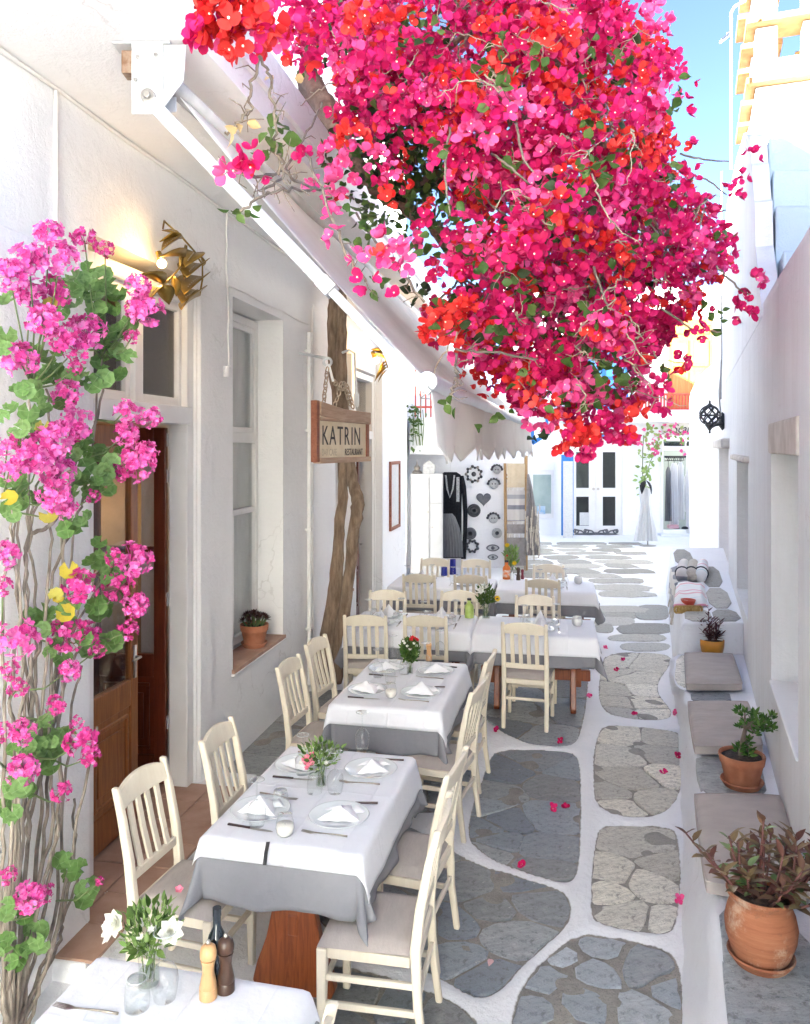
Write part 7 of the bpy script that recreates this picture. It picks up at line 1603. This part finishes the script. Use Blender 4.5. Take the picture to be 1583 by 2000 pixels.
def pcol(px, py, cl):
    s = math.sin(px*.013+1.0)*math.sin(py*.017+.6) + .5*math.sin(px*.031-py*.022)
    pr = .15 + .20*(s > .35) + .16*(py > 560 and px < 1080) + (.25 if px < 560 else 0)
    x = cl.random(); return 2 if x < pr else (1 if x < pr+.24 else (3 if x < pr+.38 else 0))
centres = []
def cluster(px, py, Y, n, rad, col=None, size=.047, mixc=.14):
    c = at(px, py, Y); centres.append((c, px, py)); base = col if col is not None else pcol(px, py, rn)
    out = Vector(((px-1010)/500, -0.75, (500-py)/700 - .15)).normalized()
    for k in range(n):
        d = (rdir() + out*.75).normalized(); p = c + Vector((d.x*rad, d.y*rad, d.z*rad*.9))*rn.uniform(.55,1.0)
        q = (d + rdir()*.55).normalized().to_track_quat('Z', 'Y').to_matrix().to_4x4()
        ci = base if rn.random() > mixc else rn.choice([0,0,1,2,3]); s = size*rn.uniform(.8,1.18)
        flowers.append((Matrix.Translation(p) @ q @ Matrix.Rotation(rn.random()*6, 4, 'Z') @ Matrix.Scale(s, 4), rn.randrange(10), ci, p.y))
# gaps where branches, leaves and the house behind show through
HOLES = [(940,110,45,35),(830,330,60,45),(780,300,60,60),(1000,170,26,20),(1040,240,26,18),(900,420,50,30),(1130,370,40,26),(930,560,40,24),(1060,500,30,18),(1230,560,36,20),(1290,560,34,40),(1190,715,56,40),(1080,760,30,18),(830,60,50,50),(1170,140,30,22),(880,560,34,30),(1250,700,26,30)]
def dens(px, py):
    d = 1.0
    for hx, hy, rx, ry in HOLES:
        q_ = ((px-hx)/rx)**2 + ((py-hy)/ry)**2
        if q_ < 1.6: d *= min(1, max(.22, q_/1.6))
    return d
made = 0; tries = 0
while made < 720 and tries < 20000:
    tries += 1; px = rn.uniform(555, 1410); py = rn.uniform(-40, 850)
    if not inside(px, py) or rn.random() > dens(px, py): continue
    yf, ym = yfront(px, py), ymax(px, py)
    if ym < yf: yf = max(3.2, ym-.5)
    Y = yf + (ym-yf)*rn.random()**1.7
    if Y > ym: Y = ym
    cluster(px, py, Y, rn.randint(9, 18), rn.uniform(.075,.15)); made += 1
# a hidden layer further in
for k in range(380):
    px = rn.uniform(700, 1330); py = rn.uniform(-40, 760)
    if inside(px, py) and dens(px, py) > .9: cluster(px, py, min(ymax(px, py), rn.uniform(5.2, 6.2)), 14, .2)
# the loose sprays
for (px, py, Y, n_, r_, col, sz) in [(430,20,2.75,16,.075,2,.036),(455,50,2.72,22,.085,2,.038),(500,40,2.75,22,.085,2,.037),(530,65,2.8,12,.06,1,.037),(420,70,2.75,14,.07,0,.037),(480,80,2.75,16,.07,2,.036),(545,95,3.0,10,.06,2,.036),(440,0,2.75,14,.08,2,.036),
  (495,310,3.0,7,.05,0,.034),(455,335,3.0,4,.035,1,.034),(510,340,3.0,4,.035,0,.034),(690,275,3.9,14,.08,2,.036),(660,300,3.8,9,.07,1,.036),(680,345,3.8,12,.085,1,.038),(665,375,3.7,10,.07,1,.038),(615,362,3.5,3,.03,1,.036),(594,304,3.5,3,.03,0,.036),(700,320,3.8,8,.07,1,.036),(740,320,4.0,6,.06,1,.036),(770,335,4.0,3,.04,1,.036),(765,385,4.0,5,.05,2,.034),(650,425,3.4,3,.03,1,.034),(660,463,3.2,4,.035,1,.034),(700,510,3.2,2,.03,1,.034),(718,545,3.2,4,.04,0,.034),(745,500,3.2,5,.05,1,.036),(760,470,3.2,4,.04,1,.036),(790,490,3.2,5,.05,1,.036),(820,465,4.2,6,.06,1,.036),(840,430,4.2,6,.07,0,.036),(875,500,4.2,7,.07,1,.036),(800,520,3.25,4,.04,1,.034),(860,530,4.2,6,.06,0,.036),(770,578,3.2,2,.02,0,.03),(860,640,3.6,12,.07,2,.036),(850,625,3.6,8,.06,2,.036),
  (1465,308,5.2,6,.06,0,.036),(1448,348,5.2,3,.04,0,.034),(1432,378,5.2,4,.05,0,.034),(1415,375,5.2,3,.04,0,.034),(1436,530,4.6,3,.03,0,.032),(1466,552,4.6,7,.06,0,.034),(1480,545,4.6,4,.04,1,.034),(1448,605,4.5,8,.06,0,.036),(1420,600,4.5,6,.06,3,.036),(1400,470,4.9,9,.08,0,.038),(1395,450,4.9,8,.07,0,.038),(1375,430,5,8,.08,1,.036),(1322,700,4.5,7,.07,0,.036),(1360,650,4.5,5,.05,0,.036),(1285,772,4.3,10,.08,0,.037),
  (600,40,3.6,16,.11,0,.038),(590,100,3.7,14,.10,2,.036),(650,60,3.8,16,.12,0,.038),(690,130,3.9,16,.11,1,.037),(640,130,3.9,12,.1,0,.036),(720,40,3.8,18,.12,2,.037),(740,200,4.0,14,.1,0,.037),(700,220,4.1,8,.09,3,.036),(780,110,3.9,18,.12,0,.037),(770,230,4.0,8,.09,0,.036),(560,20,3.5,14,.1,0,.036),(820,200,4.0,16,.12,0,.037),(830,280,4.1,8,.1,3,.036),(790,270,4.6,9,.12,3,.036),(770,300,4.8,8,.12,0,.036),(810,320,4.8,8,.12,2,.036),(750,270,4.6,7,.1,0,.036),(760,350,4.1,5,.08,0,.036),(820,370,4.2,7,.09,2,.036),(880,300,4.1,14,.11,0,.037),(1330,160,4.9,5,.08,0,.036),(1322,210,4.9,5,.07,0,.036),(1300,120,4.9,9,.1,0,.036),(1275,40,4.9,9,.1,1,.036),(1350,300,5.0,6,.08,0,.036),(1375,420,5.0,9,.09,3,.036),(1290,740,4.3,4,.05,0,.036),
  (1140,830,4.2,18,.09,2,.036),(1115,840,4.1,14,.07,2,.034),(1100,855,4.1,8,.06,2,.034),(1200,835,4.3,14,.07,0,.036),(1180,840,4.3,10,.06,0,.036),(1220,845,4.3,9,.06,0,.034),(1150,865,4.2,5,.04,0,.034),(1142,878,4.2,4,.035,0,.034),(1118,868,4.1,4,.035,0,.034),(1124,884,4.1,3,.03,0,.032),(1225,800,4.2,9,.07,2,.036),(1160,820,4.2,7,.06,0,.036)]:
    cluster(px, py, Y, n_, r_*1.15, col, sz*1.28, .12)
flowers.sort(key=lambda f: f[3])
import bisect
# the 300 nearest single flowers are parts, everything behind is one mass
front = []; seen = {}
for i, f in enumerate(flowers):
    c = f[0].translation; k = (int(((c.x/c.y)*F+CX)//26), int((HY-(c.z-CZ)/c.y*F)//26))
    if k not in seen and len(front) < 300 and -20 < k[0]*26 < 1600 and k[1] >= 0: seen[k] = 1; front.append(i)
fset = set(front)
for i in front: link('flower', fl_mesh[flowers[i][1], flowers[i][2]], bg, flowers[i][0])
V = []; Fc = []; Mi = []; off = 0
G = [(np.array([tuple(v) for v in vs]), fs, ms) for vs, fs, ms in geos]
for i, (Mx, gi, ci, _) in enumerate(flowers):
    if i in fset: continue
    A = np.array(Mx); vs, fs, ms = G[gi]; V.append(vs @ A[:3,:3].T + A[:3,3]); Fc += [[j+off for j in f] for f in fs]; Mi += [4 if m_ else ci for m_ in ms]; off += len(vs)
me = bpy.data.meshes.new('flower_mass'); me.from_pydata(np.concatenate(V).tolist(), [], Fc)
for m_ in BM + [M['b_eye']]: me.materials.append(m_)
me.polygons.foreach_set('material_index', Mi); me.polygons.foreach_set('use_smooth', [True]*len(Fc))
o = bpy.data.objects.new('flower_mass', me); COL.objects.link(o); attach(o, bg); stuff(o)
# --- leaves: heart shaped, singly where they can be told apart
bl1 = [leaf_mesh('leaf', .062, .048, M['leaf'], .15, .35), leaf_mesh('leaf', .05, .036, M['leaf'], .3, .3), leaf_mesh('leaf', .055, .042, M['leaf_d'], .2, .3)]
dry = leaf_mesh('dry_bract', .05, .036, M['b_dry'], .5, .6)
nl = 0
LEAFC = [(1140,80),(1200,60),(940,140),(760,435),(740,430),(870,400),(1150,320),(1160,330),(930,480),(800,550),(820,590),(840,560),(880,580),(1010,390),(1030,740),(1110,640),(1090,690),(1050,590),(1380,610),(1410,605),(1330,180),(1320,215),(540,250),(535,280),(545,265),(690,410),(720,425),(630,280),(680,300),(640,370),(920,350),(980,640),(1060,600),(1240,740),(1190,730),(1300,720),(960,830),(1060,860),(860,440),(905,500),(700,470),(730,560),(830,470),(1120,470),(1250,420),(1200,470),(990,300),(860,290),(1060,100),(660,90),(590,120),(1410,450),(1300,330)]
for (px, py) in LEAFC:
    for k in range(5):
        Y = 3.0 if px < 560 else (3.4 if px < 760 and py > 380 else min(ymax(px, py), yfront(px, py)) - .12)
        if px > 1290: Y = 4.7
        p = at(px + rn.gauss(0, 12), py + rn.gauss(0, 12), Y + rn.gauss(0, .05)); link('leaf', bl1[2 if (py > 800 and px > 1000) or (780 < px < 850 and py > 540) else rn.randrange(2)], bg, orient(p, rdir(-1, .4), rn.random()*6, rn.uniform(.7, 1.35))); nl += 1
for (px, py, Y) in [(465,250,3.0),(475,245,3.0),(482,240,3.0),(450,258,3.0),(575,153,3.3),(520,148,3.2),(1190,640,4)]: link('leaf', dry, bg, orient(at(px, py, Y), rdir(-1, 0), rn.random()*6, 1.1))
for px, py in ((455,412),(468,415),(478,410),(462,418),(495,408),(488,414),(448,410)): link('leaf', bl1[1], bg, orient(at(px, py, 3.0), rdir(-.6, .2), rn.random()*6, .9))
for px, py in ((872,780),(880,770),(890,795),(868,790)): link('leaf', bl1[0], bg, orient(at(px, py, 3.2), rdir(-1, -.2), rn.random()*6, .8))
lb = MB(); tmp = bl1[0]
for k in range(2600):
    px = rn.uniform(600, 1370); py = rn.uniform(-30, 800)
    if not inside(px, py): continue
    Y = min(ymax(px, py), yfront(px, py) + .25 + rn.random()*2.2); Mx = orient(at(px, py, Y), rdir(-1, .6), rn.random()*6, rn.uniform(.6, 1.1)); lb.cur = 0 if rn.random() < .7 else 1
    lb.add([Mx @ v.co for v in tmp.vertices], [tuple(p.vertices) for p in tmp.polygons])
stuff(lb.build('foliage_mass', [M['leaf'], M['leaf_d']], bg, smooth=True, recalc=False))
gb_ = MB()
for k in range(1100):
    px, py = rn.gauss(800, 60), rn.gauss(300, 75); Y = min(ymax(px, py), rn.uniform(4.6, 6.1)); Mx = orient(at(px, py, Y), rdir(-1, .5), rn.random()*6, rn.uniform(.7, 1.3)); gb_.cur = 0 if rn.random() < .6 else 1
    gb_.add([Mx @ v.co for v in tmp.vertices], [tuple(p.vertices) for p in tmp.polygons])
stuff(gb_.build('foliage_mass', [M['leaf'], M['leaf_d']], bg, smooth=True, recalc=False))
fb_ = MB(); fb_.cur = 0
for k in range(85):
    px0, py0 = rn.uniform(620, 1360), rn.uniform(0, 830)
    if not inside(px0, py0): continue
    for j in range(rn.randint(3, 9)):
        px, py = px0 + rn.gauss(0, 20), py0 + rn.gauss(0, 16); Y = min(ymax(px, py), yfront(px, py)) - rn.uniform(-.05, .16); Mx = orient(at(px, py, Y), rdir(-1, .4), rn.random()*6, rn.uniform(.7, 1.25)); fb_.cur = 0 if rn.random() < .75 else 1
        fb_.add([Mx @ v.co for v in tmp.vertices], [tuple(p.vertices) for p in tmp.polygons])
stuff(fb_.build('foliage_mass', [M['leaf'], M['leaf_d']], bg, smooth=True, recalc=False))
for k in range(70):
    px, py = rn.uniform(640, 1350), rn.uniform(20, 820)
    if not inside(px, py): continue
    Y = min(ymax(px, py), yfront(px, py)) - .06; p0 = at(px, py, Y); d = Vector((rn.uniform(-.5,.5), rn.uniform(-.25,.1), rn.uniform(-.5,.2))); P, Rr = wobble([p0, p0 + d*.25 + rdir()*.05, p0 + d*.55 + rdir()*.09], [.005,.004,.002], .010, 6, 900+k); b = MB(); b.tube(P, Rr, 4)
    for j in range(5): q0 = P[rn.randrange(1, len(P))]; d1 = rdir()*.045; b.tube([q0, q0+d1, q0+d1*1.7+rdir()*.03], [.0028,.002,.0012], 3)
    b.build('twig', M['twig_l'], bg, smooth=True, recalc=False)
# --- twigs from the limbs to the sprays
hubs = [A_(690,300,5.4),A_(760,200,5.2),A_(930,60,5.0),A_(840,350,5.4),A_(1010,300,5.2),A_(960,480,5.3),A_(1080,560,5.1),A_(1120,160,5.2),A_(1210,330,5.1),A_(900,540,5.5),A_(1190,640,5.0),A_(1300,470,5.1),A_(700,0,5.6)]
tw_n = 0
for c, px, py in centres[::3] + centres[-60:]:
    if tw_n >= 230: break
    h = min(hubs, key=lambda h_: (h_-c).length)
    if px < 560 : h = A_(600,120,5.9)
    if (h-c).length > 4: continue
    mid = h.lerp(c, .5) + Vector((rn.uniform(-.15,.15), rn.uniform(-.2,.1), rn.uniform(-.05,.22))); P, Rr = wobble([h, mid, c], [.010,.007,.003], .014, 6, tw_n); b = MB(); b.tube(P, Rr, 5)
    for j in range(3):
        q0 = P[rn.randrange(5, len(P))]; b.tube([q0, q0 + rdir()*.05, q0 + rdir()*.11], [.003,.0025,.0015], 4)
    b.build('twig', M['twig'], bg, smooth=True, recalc=False); tw_n += 1
for pts in ([(505,112,2.9),(528,150,2.95),(533,200,3.0),(540,270,3.0),(545,340,3.05)], [(505,112,2.9),(490,170,2.95),(490,205,3.0),(465,240,3.0),(440,258,3.0)], [(630,200,4.6),(590,270,3.8),(560,330,3.4),(520,370,3.1),(470,412,3.0)], [(690,390,4.2),(640,370,3.6),(560,370,3.2),(520,380,3.1)], [(545,300,3.0),(570,350,3.1),(620,370,3.3)], [(600,300,3.5),(640,400,3.3),(670,480,3.2),(715,550,3.2)], [(700,420,3.8),(760,500,3.4),(830,590,3.3)], [(893,690,3.5),(892,740,3.3),(880,770,3.2)], [(890,685,3.6),(960,690,3.7),(1050,700,3.9)], [(560,330,3.3),(500,345,3.0),(470,335,3.0)]):
    P, Rr = wobble([A_(*p) for p in pts], [.006]*len(pts), .010, 6, len(pts)+int(pts[0][0])); b = MB(); b.tube(P, Rr, 5)
    for j in range(7): q0 = P[rn.randrange(2, len(P))]; d1 = rdir()*.04; b.tube([q0, q0+d1, q0+d1*1.6+rdir()*.04], [.003,.0025,.0015], 4)
    b.build('twig', M['twig'], bg, smooth=True, recalc=False)
# --- fallen blossoms on the paving
for i, (px, py, lab) in enumerate([(1080,1582,'on the blue slate panel, left one of the close pair'),(1103,1580,'on the blue slate panel, right one of the close pair'),(1017,1695,'on the white joint below the blue slate panel'),(1325,1762,'at the foot of the bench beside the lower pale panel'),(1296,1512,'on the pale stones left of the jade pot'),(1323,1480,'on the white joint left of the middle cushion'),(1238,1398,'at the lower end of the curved pale panel'),(1317,1396,'on the white edge left of the cushions'),(1216,1291,'on the pale stones right of the middle table row, upper one'),(1204,1310,'on the pale stones right of the middle table row, lower one'),(1093,1313,'under the right middle table'),(1150,1362,'beside the table foot on the white joint'),(968,1428,'on the white joint in front of the third table chairs'),(1093,1450,'on the dark stones in front of the free standing chair'),(1000,1318,'in the shadow below the right middle table, left of its leg'),(1182,1267,'near the corner of the grey undercloth')]):
    t = root('fallen_blossom', gp(px, py, .006), 'magenta bougainvillea blossom fallen ' + lab, 'blossom', 'fallen blossoms on the paving')
    for k in range(2): link('bract', fl_mesh[(i*2+k) % 10, (0, 3, 0, 1)[i % 4]], t, Matrix.Translation((0.012*k, 0.008*k, .006+.006*k)) @ Matrix.Rotation(R(random.uniform(20, 70)), 4, 'X') @ Matrix.Rotation(i*1.3+k, 4, 'Z') @ Matrix.Scale(.034, 4))
t = root('fallen_blossom', gp(962, 1874, .006), 'pale pink petal fallen on the dark slate beside the white joint', 'blossom', 'fallen blossoms on the paving'); link('bract', leaf_mesh('bract', .04, .032, petal('pale_bract', (.78,.5,.5), (.85,.62,.6)), .3, .3), t, Matrix.Rotation(2.6, 4, 'Z'))

# ================================================================== GERANIUM
ge = root('geranium_plant', at(30, 2000, 3.3), 'tall climbing geranium with bright pink flower heads and bare woody stems against the white wall', 'plant', world=True)
def head_mesh(seed, mats, full):
    rg = random.Random(seed); b = MB()
    for k in range(full):
        d = Vector((rg.gauss(0,1), rg.gauss(0,1), rg.gauss(.5,1))).normalized(); c = Vector((d.x, d.y, d.z*.72 + .1))*rg.uniform(.75,1.0); q = (d + Vector((rg.gauss(0,.25), rg.gauss(0,.25), rg.gauss(0,.25)))).normalized().to_track_quat('Z', 'Y').to_matrix().to_4x4()
        b.cur = 0 if rg.random() < .82 else 1; s = rg.uniform(.24,.34)
        for m_ in range(5):
            Mx = Matrix.Translation(c) @ q @ Matrix.Rotation(2*math.pi*m_/5 + rg.uniform(-.2,.2), 4, 'Z') @ Matrix.Rotation(rg.uniform(.0,.7), 4, 'X')
            b.add([Mx @ Vector(p) for p in ((0,0,0),(-.42*s,.6*s,.08*s),(0,.65*s,0),(.42*s,.6*s,.08*s),(-.22*s,1.0*s,.02),(.22*s,1.0*s,.02))], [(0,2,1),(0,3,2),(1,2,5,4),(2,3,5)])
        b.tube([Vector((0,0,-.3)), c*.55, c], .018, 3, cap=False)
    me = bpy.data.meshes.new('flower_head'); me.from_pydata([tuple(v) for v in b.v], [], b.f)
    for m_ in mats: me.materials.append(m_)
    me.polygons.foreach_set('material_index', b.m); me.polygons.foreach_set('use_smooth', [True]*len(b.f)); return me
heads = [head_mesh(s, [M['g_pet'], M['g_bud']], 46) for s in (1,2,3)] + [head_mesh(s, [M['g_bud'], M['g_pet']], 30) for s in (4,5)]
def gleaf(seed, mat):
    rg = random.Random(seed); n_ = 28; vs = [(0,0,0)]; fs = []
    for ring, rr in ((0,.5),(1,1.0)):
        for k in range(n_+1):
            a = R(-78) + R(336-0)*k/n_ ; a = R(-68) + R(316)*k/n_; lob = 1 + (.055*math.cos(k*2*math.pi/4) if ring else .02*math.cos(k*2*math.pi/4)); r = rr*lob
            vs.append((r*math.cos(a), r*math.sin(a)+.25, .20*rr*rr + (.08*math.cos(k*2*math.pi/4) if ring else -.02*math.cos(k*2*math.pi/4)) + rg.uniform(-.02,.02)))
    for k in range(n_): fs += [(0, 1+k, 2+k), (1+k, n_+2+k, n_+3+k, 2+k)]
    vs[0] = (0, .12, -.05); me = bpy.data.meshes.new('leaf'); me.from_pydata(vs, [], fs); me.materials.append(mat); me.polygons.foreach_set('use_smooth', [True]*len(fs)); return me
gl = [gleaf(1, M['g_leaf']), gleaf(2, M['g_leaf']), gleaf(3, M['g_yel'])]
def gY(px, dl): return (2.497 - 1.0173*(.2+dl)) / (.187 - (px-CX)/F)
def gat(px, py, dl): return at(px, py, min(gY(px, dl), 3.75 - .2*dl))
HD = [(97,463,34),(165,470,28),(205,488,20),(57,510,38),(118,505,35),(18,538,36),(60,577,32),(105,575,38),(270,560,28),(285,610,38),(262,605,20),(90,632,40),(170,650,40),(125,665,35),(150,682,30),(38,703,38),(258,658,17),(145,720,17),(130,768,30),(150,830,38),(115,848,30),(245,803,24),(290,815,26),(245,848,28),(85,880,48),(20,910,30),(112,925,38),(60,900,30),(15,868,25),(265,905,40),(285,885,26),(235,925,22),(105,965,36),(125,992,26),(182,970,15),(10,1085,30),(5,1145,20),(258,1095,38),(225,1090,20),(160,1147,38),(230,1148,30),(265,1180,28),(250,1230,21),(30,1245,42),(130,1240,36),(175,1235,26),(190,1270,17),(135,1310,24),(35,1345,20),(110,1378,22),(20,1310,20),(45,1430,27),(5,1430,20),(160,1450,36),(150,1412,14),(178,1480,22),(45,1503,34),(120,1547,23),(15,1710,18),(60,1752,33),(85,1745,20),(195,1722,10)]
hp_ = []
for i, (px, py, r) in enumerate(HD):
    p = gat(px, py, rn.uniform(.18,.36)); s = r/F*p.y; hp_.append(p); q = Vector((.35+rn.uniform(-.3,.3), -.8, .45+rn.uniform(-.3,.3))).to_track_quat('Z', 'Y').to_matrix().to_4x4()
    bud = r < 24 or i in (1, 7, 13, 14, 39, 40, 44, 45, 53, 60); link('flower_head', heads[3 + i % 2] if bud else heads[i % 3], ge, Matrix.Translation(p) @ q @ Matrix.Rotation(rn.random()*6, 4, 'Z') @ Matrix.Scale(s*.92, 4))
LF = [(160,560),(190,590),(200,630),(215,560),(230,600),(250,640),(140,600),(130,570),(170,535),(205,545),(100,700),(60,680),(20,650),(15,600),(90,740),(110,780),(120,730),(160,740),(220,690),(240,700),(190,700),(210,665),(235,650),(70,790),(30,760),(20,800),(60,830),(30,850),(180,880),(200,900),(220,900),(160,860),(150,900),(190,930),(205,950),(130,880),(20,950),(55,960),(85,980),(40,1000),(170,940),(150,965),(205,1085),(180,1110),(215,1120),(235,1110),(70,1210),(95,1220),(130,1200),(190,1180),(210,1265),(150,1255),(110,1270),(205,1200),(90,1420),(75,1460),(60,1450),(110,1450),(100,1490),(70,1470),(125,1465),(20,1530),(60,1550),(40,1550),(10,1580),(150,1700),(170,1720),(140,1690),(40,1790),(70,1830),(20,1830),(10,1780),(80,1840),(20,1870),(50,1850),(135,1030),(165,1015),(60,770),(85,715),(185,760),(200,740)]
for i, (px, py) in enumerate(LF):
    for k in range(3):
        x, y = px + rn.gauss(0, 12), py + rn.gauss(0, 12); p = gat(x, y, rn.uniform(.06,.30)); s = rn.uniform(13, 21)/F*p.y; d = Vector((rn.uniform(-.3,.6), -.7, rn.uniform(-.1,.9))).normalized()
        link('leaf', gl[i % 2], ge, Matrix.Translation(p) @ d.to_track_quat('Z', 'Y').to_matrix().to_4x4() @ Matrix.Rotation(rn.random()*6, 4, 'Z') @ Matrix.Scale(s, 4))
for (px, py, s_) in ((85,832,15),(92,1003,18),(135,1110,18),(108,1165,14),(125,1195,18),(95,595,14),(15,975,16),(118,1165,12)):
    p = gat(px, py, .26); link('leaf', gl[2], ge, Matrix.Translation(p) @ Vector((.2,-.9,.4)).to_track_quat('Z', 'Y').to_matrix().to_4x4() @ Matrix.Rotation(rn.random()*6, 4, 'Z') @ Matrix.Scale(s_/F*p.y, 4))
# woody stems fanning up from the foot, thin stalks to the heads
SD_ = [[(15,2010),(20,1850),(40,1700),(50,1500),(45,1300),(30,1100),(20,980)],[(30,2010),(60,1800),(90,1620),(95,1480),(110,1300),(120,1100),(140,960)],[(35,2010),(70,1850),(100,1700),(115,1560),(120,1350),(150,1200),(200,1100)],[(20,2010),(15,1800),(25,1600),(60,1400),(70,1200),(60,1050),(70,950)],[(40,2010),(90,1870),(110,1760),(125,1560),(140,1400),(160,1300)],[(25,2010),(45,1750),(60,1550),(85,1350),(90,1150),(100,1040),(90,940)],[(45,2010),(85,1900),(125,1780),(145,1650),(145,1560)],[(30,2010),(110,1850),(125,1790),(160,1700)],[(10,2010),(5,1700),(10,1500),(5,1250),(15,1050)],[(15,2010),(35,1650),(40,1400),(80,1250),(105,1120),(150,1010),(170,940),(200,700)],[(25,2010),(30,1600),(75,1480),(120,1250),(125,1080),(110,900),(90,760)],[(35,2010),(70,1700),(80,1500),(60,1300),(50,1150),(55,980),(60,760)],[(50,2010),(100,1850),(175,1500),(190,1420)],[(28,2010),(50,1680),(65,1580),(130,1330),(170,1240),(230,1150)],[(18,2010),(30,1500),(20,1350),(40,1180),(30,1000)],[(60,1040),(95,1030),(130,980),(150,900),(190,820),(205,720)]]
SD_ = SD_ + [[(x + rn.uniform(-16, 16), y + rn.uniform(-20, 20)) if y < 1990 else (x + rn.uniform(-8, 8), y) for x, y in pts] for pts in SD_[:4]]
for i, pts in enumerate(SD_):
    P = [gat(x, y, .10 + .05*math.sin(i*2.1+j)) for j, (x, y) in enumerate(pts)]; P, Rr = wobble(P, [.0095*(1-.55*j/len(pts)) for j in range(len(pts))], .008, 6, 40+i); b = MB(); b.tube(P, Rr, 7); b.build('stem', M['stem_g'], ge, smooth=True, recalc=False)
allp = [gat(x, y, .12) for pts in SD_ for x, y in pts if y < 1900]
for i, p in enumerate(hp_):
    h = min(allp, key=lambda h_: (h_-p).length + (0.1 if h_.z > p.z else 0)); mid = h.lerp(p, .55) + Vector((rn.uniform(-.02,.03), -.02, -.03)); b = MB(); b.tube([h, mid, p], [.005,.0035,.003], 5); b.build('stalk', M['green_stem'], ge, smooth=True, recalc=False)
bpy.context.view_layer.update()
